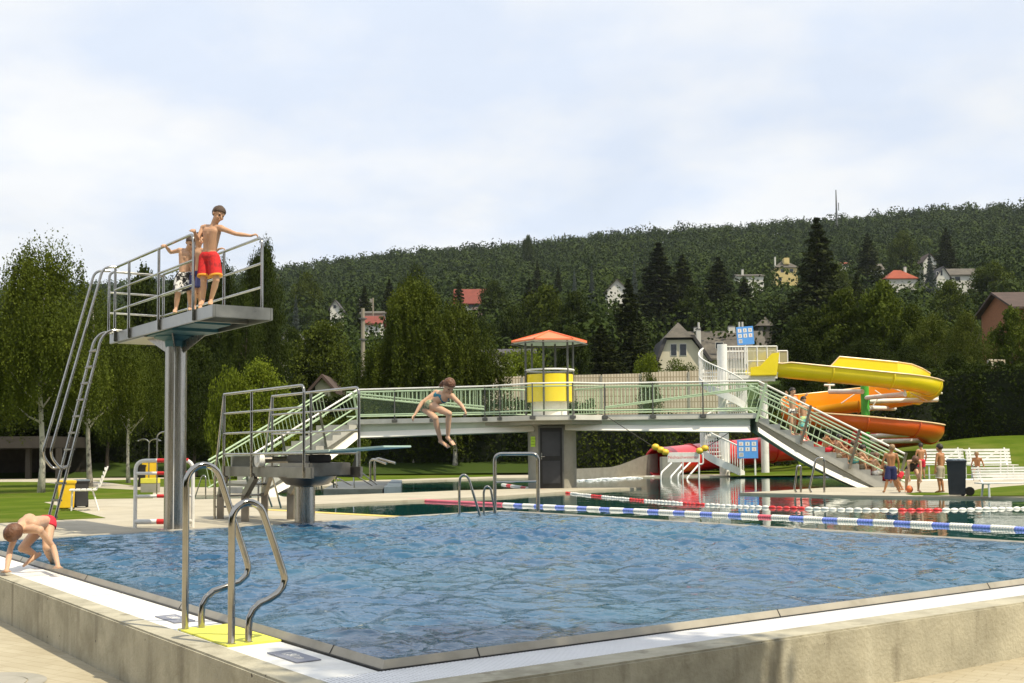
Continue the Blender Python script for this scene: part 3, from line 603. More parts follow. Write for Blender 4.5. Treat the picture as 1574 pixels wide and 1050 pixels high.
# ================= LEFT SIDE OBJECTS =================
def wheelie_bin(p, w_, h, m_body, m_lid, label, rz=0, open_=False, group=None, wheels=True):
    t = thing('waste_bin', label, 'bin', tuple(p), group); c = Vector(p); ux = Vector((math.cos(rz), math.sin(rz), 0)); uy = Vector((-math.sin(rz), math.cos(rz), 0))
    b = MB(); k = .86; d = w_*1.08
    lo = [c + ux*(sx*w_/2*k) + uy*(sy*d/2*k) + Z*.03 for sx, sy in ((-1,-1),(1,-1),(1,1),(-1,1))]; hi = [c + ux*(sx*w_/2) + uy*(sy*d/2) + Z*h*.93 for sx, sy in ((-1,-1),(1,-1),(1,1),(-1,1))]
    b.add(lo+hi, [(3,2,1,0),(4,5,6,7),(0,1,5,4),(1,2,6,5),(2,3,7,6),(3,0,4,7)]); b.build('body', m_body, t, bevel=.015)
    b = MB(); b.obox(c + Z*(h*.93), ux*(w_/2+.02), uy*(d/2+.02), Z*.022); b.build('rim', m_body, t, bevel=.008)
    if not open_:
        b = MB(); b.obox(c + Z*(h*.965), ux*(w_/2+.025), uy*(d/2+.025), Z*.018); b.obox(c + Z*(h*.985) , ux*(w_/2*.8), uy*(d/2*.8), Z*.012); b.build('lid', m_lid, t, bevel=.01)
    b = MB(); b.tube([c + uy*(d/2+.04) - ux*w_*.36 + Z*h*.9, c + uy*(d/2+.04) + ux*w_*.36 + Z*h*.9], .014, 8); b.build('handle', m_body, t, smooth=True)
    if wheels:
        for s in (-1,1):
            b = MB(); q = c + ux*(s*w_*.40) + uy*(d/2*.95) + Z*.1; b.tube([q - ux*.03, q + ux*.03], .1, 18); b.build('wheel', M['black'], t, smooth=True)
    return t
p = P(101.5, 783); p.z=0
wheelie_bin(p, .36, .62, M['bin_yellow'], M['bin_yellow'], 'yellow plastic waste bin beside the slatted white bench on the left lawn', rz=.37)
p = P(125, 780); wheelie_bin(p, .30, .62, M['dark_plastic'], M['bag'], 'dark grey waste bin with grey lid half behind the yellow one', rz=.37)
p = P(229, 747.5); wheelie_bin(p, .52, .98, M['bin_yellow'], M['bin_yellow'], 'yellow waste bin behind the red and white barrier', rz=.3)
# black insert in front of the yellow bin's left side
p = P(218, 748.5); wheelie_bin(p, .26, .80, M['black'], M['black'], 'narrow black waste bin next to the yellow one behind the barrier', rz=.3)
# bench
def bench(p, L_, rz, label, seat_z=.44, n_back=5, back_h=.42, depth=.5, group=None, sc=1.0, legr=.016):
    t = thing('bench', label, 'bench', tuple(p), group); c = Vector(p); ux = Vector((math.cos(rz), math.sin(rz), 0)); uy = Vector((-math.sin(rz), math.cos(rz), 0))
    for i in range(5):
        b = MB(); q = c + uy*(-depth/2+.05+i*(depth-.1)/4) + Z*seat_z; b.obox(q, ux*L_/2, uy*(depth/5*.42), Z*.014); b.build('seat_slat', M['white'], t, bevel=.004)
    for i in range(n_back):
        b = MB(); zz = seat_z+.09+i*back_h/n_back; q = c + uy*(depth/2+.03+.03*i) + Z*zz; b.obox(q, ux*L_/2, uy*.012, Z*(back_h/n_back*.36)); b.build('back_slat', M['white'], t, bevel=.003)
    for s in (-1,1):
        e = c + ux*(s*(L_/2-.18))
        b = MB(); b.tube([e - uy*depth*.42, e - uy*depth*.40 + Z*seat_z], legr, 8); b.build('leg', M['white'], t, smooth=True)
        b = MB(); b.tube([e + uy*depth*.55, e + uy*depth*.32 + Z*seat_z*.98, e + uy*(depth/2+.05) + Z*(seat_z+.06), e + uy*(depth/2+.03+.03*n_back+.02) + Z*(seat_z+back_h+.06)], legr, 8); b.build('leg', M['white'], t, smooth=True)
        b = MB(); b.beam(e - uy*depth*.45 + Z*(seat_z-.022), e + uy*depth*.45 + Z*(seat_z-.022), .03, .02); b.build('seat_bearer', M['white'], t)
    return t
p = P(128, 785); p.z = 0
bench(p, .62, -1.25, 'small white slatted garden bench seen from its end beside the yellow bin', depth=.55)
# ladder-backed chair legs etc. already in bench; showers
def shower(px, ybase, ytop, heads, label, r=.02):
    p = P(px, ybase); Y = p.y; zt = D(px, ytop, Y).z; t = thing('shower', label, 'shower', tuple(p)); 
    b = MB(); b.tube([p, p+Z*(zt-.14)], r, 10); b.build('pipe', M['steel_tube'], t, smooth=True)
    for h in heads:
        pts = [p+Z*(zt-.14)] + [p + Z*(zt-.14) + Vector((h*.2*(1-math.cos(a)), 0, .14*math.sin(a))) for a in [k*math.pi*.8/6 for k in range(1,7)]]
        b = MB(); b.tube(pts, r*1.1, 10); hd = b.build('curved_head', M['steel_tube'], t, smooth=True)
        b = MB(); b.lathe([(0.01,.03),(.05,.0),(.05,-.012),(0,-.012)], pts[-1], 12); b.build('spray_plate', M['steel'], hd, smooth=True)
    return t
shower(228.5, 752, 675, (-1, 1), 'slim shower post with two curved heads by the hedge left of the tower column')
shower(241, 760, 664, (1,), 'taller curved steel shower pipe just left of the tower column')
p = P(231, 757); bx = thing('foot_bath_block', 'small concrete block with a bright yellow top at the foot of the showers', 'block', tuple(p))
b = MB(); b.box(p.x-.24, p.y-.2, 0, p.x+.24, p.y+.2, .28); b.build('base', M['conc_grey'], bx, bevel=.01)
b = MB(); b.box(p.x-.245, p.y-.205, .281, p.x+.245, p.y+.205, .44); b.build('top', mat('lemon_paint', (0.75,0.68,0.08), .6, 0, .08, 5), bx, bevel=.01)
# low pavilion at far left
p = D(30, 728, 60); pv = thing('pavilion', 'low open shelter with dark flat roof at the left edge behind the birch trunk', 'shelter', (p.x, p.y, 0))
zt = D(0, 672, 60).z; zl = D(0, 690, 60).z
b = MB(); b.box(p.x-6, 58, zl, XR(97,60), 64, zt); b.build('roof', mat('dark_roof_edge', (.03,.025,.02), .8, 0, .2, 2), pv, bevel=.03)
for px in (-40, 48, 94):
    b = MB(); x = XR(px, 59); b.box(x-.12, 58.6, 0, x+.12, 58.85, zl); b.build('post', mat('dark_post', (.03,.026,.02), .8), pv)
b = MB(); b.box(p.x-6, 63.6, 0, XR(94,60), 63.8, zl); b.build('rear_wall', mat('dark_timber', (.035,.028,.02), .9, 0, .3, 3), pv)
# far low rails on the deck (left of springboard): three pool handrails
def far_rail(px0, y0, px1, ytop, label, r=.02, w_=None, z0=-.05, group='steel handrails of the far pools', deep=.5, n=1, name='pool_handrail'):
    p = P(px0, y0, z0); zt = D(px0, ytop, p.y).z; q = Vector((XR(px1, p.y+.25), p.y+.25, z0)); 
    t = thing(name, label, 'handrail', tuple(p), group)
    b = MB(); wd = (q-p); pts = rounded([p, p + Z*(zt-z0), p + wd*.35 + Z*(zt-z0), q + Z*.05], .16); b.tube(pts, r, 10); b.build('rail', M['steel_tube'], t, smooth=True); return t
far_rail(411, 786, 432, 733, 'double curved pool handrail left behind the springboard column, front one', r=.021)
far_rail(397, 784, 418, 740, 'double curved pool handrail left behind the springboard column, back one', r=.021)
far_rail(316, 768, 300, 731, 'thin curved handrail on the deck seen just right of the tower column', r=.018)
far_rail(353, 764, 353.6, 727, 'thin upright rail between tower column and springboard legs', r=.014)
M['beam_web'] = mat('shaded_mint_concrete', (0.50,0.56,0.48), .7, 0, .08, 1.2, stain=(.42,.44,.38), stain_scale=.8)  # mint paint, greyed to put shade from the deck edge into the colour
M['stringer'] = mat('shaded_stringer_concrete', (0.34,0.33,0.28), .8, 0, .12, 1.5)  # darker than the steps: shade on the down-facing side put into the colour
M['step'] = mat('step_concrete', (0.50,0.49,0.44), .85, 0, .1, 2, stain=(.38,.37,.32), stain_scale=2)
# ================= FOOTBRIDGE WITH KIOSK =================
ZD = 2.24
def V3(px, Y, z=0.0): return Vector((XR(px, Y), Y, z))
bridge = thing('footbridge', 'concrete footbridge with mint green railings crossing the pools, stairs down at both ends', 'footbridge', tuple(V3(845, 36.9)))
fe = [V3(548,38.0), V3(745,36.7), V3(768,36.35), V3(818,35.35), V3(880,35.2), V3(929,35.75), V3(1003,35.55), V3(1080,35.4), V3(1165,35.2)]
be = [V3(548,38.0)+Vector((-.55,1.6,0)), V3(745,38.4), V3(766,38.6), V3(810,39.2), V3(885,39.2), V3(930,38.0), V3(1165,36.9)]
b = MB(); b.prism([p[:2] for p in fe] + [p[:2] for p in reversed(be)], ZD-.16, ZD); b.build('deck_slab', M['conc_bridge'], bridge, bevel=.01)
# beams under the deck: deeper towards the outer ends
def taper_beam(p, q, h0, h1, w_, name, ztop=ZD-.16):
    b = MB(); d = (q-p).normalized(); n = Vector((-d.y, d.x, 0)); vs_ = []
    for c, h in ((p,h0),(q,h1)):
        for k, zz in ((0,ztop),(1,ztop),(1,ztop-h),(0,ztop-h)):
            vs_.append(Vector((c.x,c.y,0)) + n*(w_*k) + Vector((0,0,zz)))
    b.add(vs_, [(0,1,2,3),(7,6,5,4),(0,4,5,1),(1,5,6,2),(2,6,7,3),(3,7,4,0)]); b.build(name, M['beam_web'], bridge, bevel=.008)
    b = MB(); vs_ = []
    for c, h in ((p,h0),(q,h1)):
        lp = min(.20, h*.55)
        for k, zz in ((-.02,ztop-h+lp),(w_+.02,ztop-h+lp),(w_+.14,ztop-h-.002),(-.14,ztop-h-.002)): vs_.append(Vector((c.x,c.y,0)) + n*k + Vector((0,0,zz)))
    b.add(vs_, [(0,1,2,3),(7,6,5,4),(0,4,5,1),(1,5,6,2),(2,6,7,3),(3,7,4,0)]); return b.build('lit_beam_lip', M['white_conc'], bridge, bevel=.01)  # lip whitened and tilted to imitate light thrown up by the water
o1 = Vector((0,.10,0))
taper_beam(V3(552,38)+o1+Vector((0,.05,0)), V3(822,36.5), .44, .30, 1.0, 'main_beam')
taper_beam(V3(868,36.1), V3(1152,35.35), .28, .42, 1.0, 'main_beam')
b = MB(); b.prism([p[:2] for p in [V3(745,36.9), V3(770,36.55), V3(820,35.6), V3(878,35.45), V3(925,35.95), V3(925,37.6), V3(880,38.6), V3(815,38.6), V3(760,38.0)]], ZD-.27, ZD-.161); b.build('bulge_slab', M['conc_grey'], bridge, bevel=.01)
# central round pillar with door
pc = V3(847.5, 36.95)
b = MB(); b.lathe([(.765,-.4),(.765,ZD-.27)], pc, 48); b.build('pillar', M['conc_grey'], bridge, smooth=True)
dr = MB(); y0 = 36.10; dx0, dx1 = XR(826.5,36.1), XR(865.5,36.1)
dr.box(dx0, y0+.02, .0, dx1, y0+.6, 1.88); door = dr.build('door', M['black'], bridge, bevel=.004)
for (a0,b0,a1,b1_) in ((dx0,0,dx0+.05,1.93),(dx1-.05,0,dx1,1.93),(dx0+.05,1.87,dx1-.05,1.93)):
    b = MB(); b.box(a0,y0-.005,b0,a1,y0+.1,b1_); b.build('frame', M['grey_post'], door)
b = MB(); b.box(dx0+.12,y0+.008,.15,dx1-.12,y0+.03,.85); b.box(dx0+.12,y0+.008,1.0,dx1-.12,y0+.03,1.75); b.build('panel', M['dark_plastic'], door, bevel=.01)
b = MB(); b.tube([(dx0+.09,y0+.02,.98),(dx0+.09,y0-.06,.98),(dx0+.19,y0-.06,.98)], .011, 8); b.build('handle', M['steel'], door, smooth=True)
b = MB(); b.box(dx0+.07,y0+.0,.9,dx0+.115,y0+.025,1.1); b.build('lock_plate', M['steel'], door)
# lime notice on the pillar's left face
cth = V3(816.5,36.45); nv = (Vector((cth.x,cth.y,0))-pc); nv.z=0; nv.normalize(); tv = Vector((-nv.y,nv.x,0)); cc = pc + nv*.772 + Z*(D(816,679,36.4).z)
nb = MB(); nb.obox(cc, tv*.11, nv*.004, Z*.16); nt_ = thing('notice', 'small lime green notice with three lines of text on the round pillar', 'notice', tuple(cc)); nb.build('plate', M['lime'], nt_)
for i, tx in enumerate(('ACHTUNG', 'TIEFES', 'WASSER')):
    place_text(textmesh(tx, .055 if i == 0 else .06), cc + nv*.006 + Z*(.085-.085*i), tv, Z, M['lime_text'], nt_)
# railings
def posts(pts, zb, h, m, name='railing_post', r=.028, foot=True):
    for p in pts:
        b = MB(); p = Vector((p.x,p.y,0)); b.beam(p + Z*(zb-.12), p + Z*(zb+h), .05, .035, up=(1,0,0)); o = b.build(name, m, bridge)
        if foot:
            b = MB(); b.obox(p + Z*(zb-.07), Vector((.09,0,0)), Vector((0,.04,0)), Z*.05); b.build('foot_clamp', m, o, bevel=.01)
HRr = .97
ff = [p + Vector((0,-.03,0)) for p in fe]
b = MB(); b.tube([p + Z*(ZD+HRr) for p in ff], .026, 8); b.build('front_top_rail', M['white'], bridge, smooth=True)
b = MB(); b.tube([p + Z*(ZD+HRr-.09) for p in ff], .02, 8); b.build('front_green_rail', M['green_rail'], bridge, smooth=True)
b = MB(); b.tube([p + Z*(ZD+.14) for p in ff], .026, 8); b.build('front_bottom_rail', M['green_rail'], bridge, smooth=True)
posts([V3(606,37.6), V3(664,37.2), ff[1], ff[2], ff[3], ff[4], ff[5], ff[6], ff[7]], ZD, HRr, M['grey_post'])
for a, c in zip(ff, ff[1:]):
    b = MB(); a2 = a + Vector((0,.02,0)); c2 = c + Vector((0,.02,0)); n = Vector((0,.003,0))
    b.add([a2+Z*(ZD+.16), c2+Z*(ZD+.16), c2+Z*(ZD+HRr-.1), a2+Z*(ZD+HRr-.1), a2+n+Z*(ZD+.16), c2+n+Z*(ZD+.16), c2+n+Z*(ZD+HRr-.1), a2+n+Z*(ZD+HRr-.1)], [(0,1,2,3),(7,6,5,4),(0,4,5,1),(1,5,6,2),(2,6,7,3),(3,7,4,0)]); b.build('infill_mesh', M['mesh_panel'], bridge)
# rear railing: balusters hang between the top rail and a slanting rail
bb_ = [p + Vector((0,-.06,0)) for p in be]
b = MB(); b.tube([p + Z*(ZD+HRr) for p in bb_], .026, 8); b.build('rear_top_rail', M['green_rail'], bridge, smooth=True)
b = MB(); b.tube([p + Z*(ZD+.14) for p in bb_], .02, 8); b.build('rear_bottom_rail', M['green_rail'], bridge, smooth=True)
def balusters(p, q, z0p, z0q, z1p, z1q, sp=.13, m='green_rail', w_=.022, root=None, name='baluster_panel', dep=.012):
    L_ = (q-p).length; n = max(2, int(L_/sp)); b = MB()
    for i in range(n+1):
        u = i/n; c = p.lerp(q, u); a0 = z0p+(z0q-z0p)*u; a1 = z1p+(z1q-z1p)*u
        if a1-a0 > .03: b.obox(Vector((c.x,c.y,(a0+a1)/2)), (w_/2,0,0), (0,dep,0), (0,0,(a1-a0)/2))
    return b.build(name, M[m], root or bridge)
def slant(p, q, zp, zq, name='slanting_rail', r=.03, m='green_rail', root=None):
    b = MB(); b.tube([Vector((p.x,p.y,zp)), Vector((q.x,q.y,zq))], r, 8); return b.build(name, M[m], root or bridge, smooth=True)
slant(bb_[0], bb_[1], ZD+HRr-.12, ZD+.30); balusters(bb_[0], bb_[1], ZD+HRr-.12, ZD+.30, ZD+HRr, ZD+HRr)
for i in (1,2,3,4): balusters(bb_[i], bb_[i+1], ZD+.14, ZD+.14, ZD+HRr, ZD+HRr)
slant(bb_[5], bb_[6], ZD+.30, ZD+HRr-.12); balusters(bb_[5], bb_[6], ZD+.30, ZD+HRr-.12, ZD+HRr, ZD+HRr)
f0 = ff[5] + Vector((0,.25,0)); f1 = ff[8] + Vector((0,.25,0)); slant(f0, f1, ZD+.25, ZD+HRr-.16, r=.022)
f0 = ff[0] + Vector((.1,.25,0)); f1 = ff[1] + Vector((0,.25,0)); slant(f0, f1, ZD+HRr-.14, ZD+.33, r=.03); balusters(f0, f1, ZD+HRr-.14, ZD+.33, ZD+HRr-.08, ZD+HRr-.08, sp=.16)
# stairs
def stairs(Tn, Fn, wdir, wd, name, nst=13, zt=ZD, label_m='step', fr=.78):
    # Tn, Fn: near-edge top and foot in plan
    T = Vector((Tn.x,Tn.y,0)); Fo = Vector((Fn.x,Fn.y,0)); d = (Fo-T); run = d.length; d.normalize(); W = wdir*wd; rise = zt/nst; st = run/nst
    root = bridge; b = MB(); prof = []
    x = 0.0; z = zt
    prof.append((0, zt))
    for i in range(nst):
        prof.append((x, z-rise)) if i else prof.append((0.0, z-rise))
        x += st; z -= rise; prof.append((x, z))
    prof2 = prof[1:]
    under = [(run, -.02), (run*fr, -.02), (0, zt-.27)]
    pts = [(0, zt-rise)] + prof2[1:] if False else prof2
    poly = pts + under
    n = len(poly); va = [T + d*px_ + Z*pz for px_, pz in poly]; vb = [v_ + W for v_ in va]
    b.add(va+vb, [tuple(range(n)), tuple(reversed(range(n, 2*n)))] + [(i, n+i, n+(i+1)%n, (i+1)%n) for i in range(n)])
    o = b.build(name, M[label_m], root)
    bm = bmesh.new(); bm.from_mesh(o.data); bmesh.ops.triangulate(bm, faces=[f for f in bm.faces if len(f.verts) > 4], ngon_method='EAR_CLIP'); bmesh.ops.recalc_face_normals(bm, faces=bm.faces); bm.to_mesh(o.data); bm.free()
    # stringer beam below, slightly bowed
    b = MB(); A0 = []; B0 = []; m_ = 10; q0 = W.normalized()*.16
    for i in range(m_+1):
        u = i/m_; zt_ = (zt-.19)*(1-u) + .0*u; bow = .10*math.sin(math.pi*u); th = .38 - .16*u; zt_ -= .05*math.sin(math.pi*u)
        c = T + d*(run*(u*fr)) - d*.02
        A0.append((c + q0 + Z*(zt_-.10*0), c + q0 + Z*(zt_ - th - bow + .04)))
    for (a, a2), (c, c2) in zip(A0, A0[1:]):
        w2 = W*.55
        b.add([a, c, c2, a2, a+w2, c+w2, c2+w2, a2+w2], [(0,1,2,3),(7,6,5,4),(0,4,5,1),(3,2,6,7),(1,5,6,2),(0,3,7,4)])
    b.build('stringer', M['stringer'], root)
    b = MB(); ql = -W.normalized()*.17
    for (a, a2), (c, c2) in zip(A0, A0[1:]):
        lo_ = ql - W.normalized()*.09; vv = [a2+ql+Z*.11, c2+ql+Z*.11, c2+lo_-Z*.05, a2+lo_-Z*.05]; vw = [v + W.normalized()*.20 for v in vv]; b.add(vv+vw, [(0,1,2,3),(7,6,5,4),(0,4,5,1),(3,2,6,7)])
    b.build('lit_stringer_lip', M['white_conc'], root)  # white lip imitates the brightly lit lower edge of the flight
    return T, Fo, d, run, rise, st, W
sR = stairs(fe[-1], P(1392,749), Vector((0,1,0)), 1.55, 'stair_flight', fr=.80)
wl_ = (P(372,759)-fe[0]); wl_.z = 0; wl_.normalize(); wn = Vector((wl_.y,-wl_.x,0))
if wn.y < 0: wn = -wn
sL = stairs(fe[0], P(372,759), wn, 1.45, 'stair_flight', fr=.86)
def stair_rail(s, side, full, kind):
    T, Fo, d, run, rise, st, W = s; off = W*(-.02 if side == 0 else 1.0)
    a = T + off; c = Fo + off
    za = ZD; zc = .0
    b = MB(); b.tube([a+Z*(za+HRr), c - d*.0 + Z*(zc+HRr)], .03, 8); b.build('stair_top_rail', M['white' if side == 0 else 'green_rail'], bridge, smooth=True)
    for hh in (HRr-.14, .42, .14) if side == 0 else (HRr-.12, .16):
        b = MB(); b.tube([a+Z*(za+hh), c+Z*(zc+hh)], .024, 8); b.build('stair_green_rail', M['green_rail'], bridge, smooth=True)
    lo, hi = (.42, HRr-.14) if side == 0 else (.16, HRr-.12)
    n = int((c-a).length/.15); b = MB()
    lean = d*0.10
    for i in range(n+1):
        u = i/n
        if side == 0 and u > .22: continue
        if True: pass
        q = a.lerp(c, u); zz = za*(1-u)+zc*u
        b.beam(q - lean + Z*(zz+lo), q + lean + Z*(zz+hi), .02, .016, up=(0,1,0))
    b.build('baluster_panel', M['green_rail'], bridge)
    if side == 0:
        for u in (.02,.33,.66,.97):
            q = a.lerp(c, u) - W.normalized()*.03; zz = za*(1-u)+zc*u
            b = MB(); b.beam(q - d*.16 + Z*(zz-.22), q + d*.16 + Z*(zz+HRr-.03), .07, .04, up=(0,1,0)); b.build('raking_post', M['steel_dark'] if u > .1 else M['green_rail'], bridge)
for s_ in (sR, sL):
    for side in (0, 1): stair_rail(s_, side, True, None)
# ---------------- kiosk on the bridge ----------------
kc = V3(845, 37.0, ZD)
ki = thing('lifeguard_kiosk', 'round yellow lookout booth under an orange six-sided roof standing on the footbridge', 'kiosk', tuple(kc))
b = MB(); b.lathe([(.56,0),(.56,.48)], kc, 36); b.build('base', M['white_conc'], ki, smooth=True)
b = MB(); b.lathe([(.74,.46),(.75,.47),(.75,1.32),(.735,1.33),(.70,1.32),(.70,.46),(.74,.46)], kc, 48); b.build('yellow_wall', M['yellow'], ki, smooth=True)
b = MB(); b.tube([kc + Vector((math.cos(a)*.77, math.sin(a)*.77, 1.47)) for a in [2*math.pi*i/36 for i in range(37)]], .03, 8, caps=False); b.build('top_ring', M['white'], ki, smooth=True)
b = MB(); b.lathe([(.0,.01),(.72,.01)], kc + Z*1.34, 36); b.build('counter', M['steel_panel'], ki)
for i in range(6):
    a = 2*math.pi*i/6 + .25; q = kc + Vector((math.cos(a)*.785, math.sin(a)*.785, 0)); b = MB(); b.tube([q, q+Z*2.46], .032, 8); b.build('post', M['grey_post'], ki, smooth=True)
b = MB(); Rr = 1.22; hx = [kc + Vector((math.cos(a)*Rr, math.sin(a)*Rr, 2.40)) for a in [2*math.pi*(i+.1)/6 for i in range(6)]]; ap = kc + Z*2.73
b.add(hx+[ap], [(i,(i+1)%6,6) for i in range(6)]); b.add([h - Z*.05 for h in hx] + hx, [(i,(i+1)%6,6+(i+1)%6,6+i) for i in range(6)]); rf = b.build('roof', M['orange_roof'], ki)
b = MB(); b.add([h - Z*.048 for h in hx] + [kc+Z*2.45], [((i+1)%6,i,6) for i in range(6)]); b.build('soffit', M['mint'], rf)
for i in range(6):
    b = MB(); b.beam(hx[i]+Z*.008, ap+Z*.012, .05, .03); b.build('ridge_cap', M['orange_roof'], rf)
b = MB(); b.tube([hx[i]*1 + Z*-.10 for i in range(6)]+[hx[0]-Z*.10], .02, 6); b.build('ring_beam', M['grey_post'], ki)
# ---------------- hanging sign between buoys ----------------
YS = 35.55
def buoy_line(pts, label):
    t = thing('buoy_line', label, 'buoy line', tuple(pts[0]))
    b = MB(); b.tube(pts, .012, 6); b.build('rope', M['rope'], t)
    return t
sgl = D(1026,703,YS); sgr = D(1074,703,YS)
la = buoy_line([V3(932,YS,ZD-.05), D(1003,686,YS), D(1024,697,YS)], 'dark rope with three yellow floats sloping from the bridge to the white sign')
for px, py in ((1007.5,687),(1015.5,691.5),(1022.5,695)):
    b = MB(); b.ball(D(px,py,YS), .105, 14, (1.15,1,.95)); b.build('float', M['buoy'], la, smooth=True)
lb = buoy_line([D(1074,697,YS), D(1086,688,YS), D(1158,640,YS+.0)], 'dark rope with two yellow floats rising from the white sign to the right stairs')
for px, py in ((1075.5,693),(1083.5,689)):
    b = MB(); b.ball(D(px,py,YS), .105, 14, (1.15,1,.95)); b.build('float', M['buoy'], lb, smooth=True)
sg = thing('hanging_sign', 'white sign with red lettering hanging on ropes below the footbridge', 'sign', tuple(sgl))
c = (sgl+sgr)/2; b = MB(); b.obox(c, ((sgr.x-sgl.x)/2,0,0), (0,.012,0), (0,0,.152)); b.build('board', M['white'], sg, bevel=.004)
place_text(textmesh('Nichtschwimmer', .132), c + Vector((0,-.0135,0)), (1,0,0), (0,0,1), M['red_ink'], sg)
# ---------------- entry stairs with rails behind the springboard (upper pool) ----------------
en = thing('pool_entry_steps', 'grey steel pool entry steps with slanted handrails, behind the springboard under the left bridge stairs', 'pool steps', tuple(P(560,750)))
p0, p1, p2, p3 = P(500,760), P(614,756), P(598,745), P(520,746)
b = MB(); b.prism([q[:2] for q in (P(497,757),P(588,757),P(600,744),P(520,744))], -.2, .10); b.build('landing', M['steel_panel'], en, bevel=.01)
b = MB(); b.prism([q[:2] for q in (P(590,757),P(616,756),P(618,745),P(602,744))], -.2, .16); b.build('side_box', mat('blue_grey_steel', (.16,.2,.23), .5, .4, .15, 3), en, bevel=.01)
for (xa,ya,xb,yb) in ((523,717,585,752),(519,735,553,751),(550,722,588,750),(500,735,530,752)):
    a = D(xa,ya,P(540,752).y); c = P(xb,yb+2,-.05); b = MB(); b.tube(rounded([P(xa-5,756,-.0)*1.0, Vector((a.x-.15,a.y,a.z)), a, c], .2), .022, 8); b.build('handrail', M['steel_tube'], en, smooth=True)
# two over-curved water spouts
for i, (px, yt, pe) in enumerate(((569,704,594),(576,703,608))):
    p = P(px, 741); t = thing('water_spout', ('first' if i == 0 else 'second') + ' curved pipe spout from the left above the far pool steps', 'spout', tuple(p), 'curved pipe spouts over the far pool')
    zt = D(px, yt, p.y).z; e = D(pe, 713 if i == 0 else 712, p.y-.3)
    b = MB(); b.tube(rounded([p, p+Z*zt, e], .25), .05, 10); b.build('pipe', M['steel_tube'], t, smooth=True)
# ladder rails at the far corner of the near pool and others
def far_pair(px0, y0, px1, ytop, gap, dirv, label, r=.02, z0=-.05, out=None, prof=None):
    p = P(px0, y0, z0); zt = D(px0, ytop, p.y).z - z0; sc = zt/.855
    return ladder_rails(p, out or dirv, Vector(gap).normalized(), Vector(gap).length, label, r*1.0, sc, 'steel handrails of the far pools')
p = P(707, 790); q = P(742, 789)
t = thing('pool_handrail', 'arched steel handrail at the far corner of the diving pool, left of the big frame', 'handrail', tuple(p), 'steel handrails of the far pools')
for (xa, ya, xt, yt, xb, yb) in ((706,795,712,730,738,792),):
    Y = P(706,795).y; pts = [D(xa,797,Y), D(xa,745,Y), D(707.5,733,Y), D(713,729,Y), D(720,734,Y), D(738,793,Y)]; b = MB(); b.tube(rounded(pts, .1), .023, 10); b.build('rail', M['steel_tube'], t, smooth=True)
t = thing('pool_handrail', 'smaller arched steel handrail touching the big frame at the far corner of the diving pool', 'handrail', tuple(q), 'steel handrails of the far pools')
Y = P(745,792).y; pts = [D(743.5,794,Y), D(743.5,756,Y), D(746,749,Y), D(750,747,Y), D(754,751,Y), D(762,790,Y)]; b = MB(); b.tube(rounded(pts, .08), .021, 10); b.build('rail', M['steel_tube'], t, smooth=True)
Y = P(760,791).y; t = thing('steel_frame', 'tall rectangular steel tube frame standing at the far corner in front of the pillar door', 'frame', tuple(D(760,793,Y)))
b = MB(); b.tube(rounded([D(760.5,794,Y), D(760.5,698,Y), D(827,697.5,Y), D(827,794,Y)], .13), .034, 12); b.build('arch', M['steel_tube'], t, smooth=True)
b = MB(); b.tube([D(760.5,741,Y), D(827,740,Y)], .018, 8); b.build('cross_bar', M['steel_tube'], t, smooth=True)
# right ladder in the lane pool
for i, (xa, xb, yt, yb, nm) in enumerate(((1221,1231,716,757,'left one of two arched ladder rails on the right pool edge before the stairs'),(1244,1267,704,757,'taller right one of two arched ladder rails on the pool edge before the stairs'))):
    p = P(xb, yb+3, -.05); Y = p.y; t = thing('pool_handrail', nm, 'handrail', tuple(p), 'steel handrails of the far pools')
    b = MB(); b.tube(rounded([D(xb,yb+14,Y), D(xb,yt,Y), D(xa+ (xb-xa)*.45,yt,Y), D(xa,752,Y), D(xa+3,757,Y)], .14), .028, 10); b.build('rail', M['steel_tube'], t, smooth=True)
# ---------------- lane ropes ----------------
def resample(pts, step):
    pts = [Vector(p) for p in pts]; o = []; acc = 0
    for a, c in zip(pts, pts[1:]):
        L_ = (c-a).length; 
        while acc <= L_: o.append((a.lerp(c, acc/L_), (c-a).normalized())); acc += step
        acc -= L_
    return o
def smooth_pts(pts, n=6):
    o = []
    P_ = [pts[0]] + pts + [pts[-1]]
    for i in range(1, len(P_)-2):
        for k in range(n):
            t = k/n; o.append(0.5*((2*P_[i]) + (P_[i+1]-P_[i-1])*t + (2*P_[i-1]-5*P_[i]+4*P_[i+1]-P_[i+2])*t*t + (3*P_[i]-P_[i-1]-3*P_[i+1]+P_[i+2])*t**3))
    o.append(pts[-1]); return o
rr = smooth_pts([P(773,745,-.045), P(837,754,-.045), P(949,766,-.045), P(1100,777,-.045), P(1300,783.5,-.045), P(1450,784,-.045), P(1640,780,-.045)])
t = thing('lane_rope', 'lane rope of white round floats with groups of red ones, farther from the camera', 'lane rope', tuple(rr[0]))
b = MB(); b.tube(rr, .012, 6); b.build('cable', M['rope'], t)
sp = resample(rr, .165)[:230]; fm = None
sp.reverse(); far = MB()
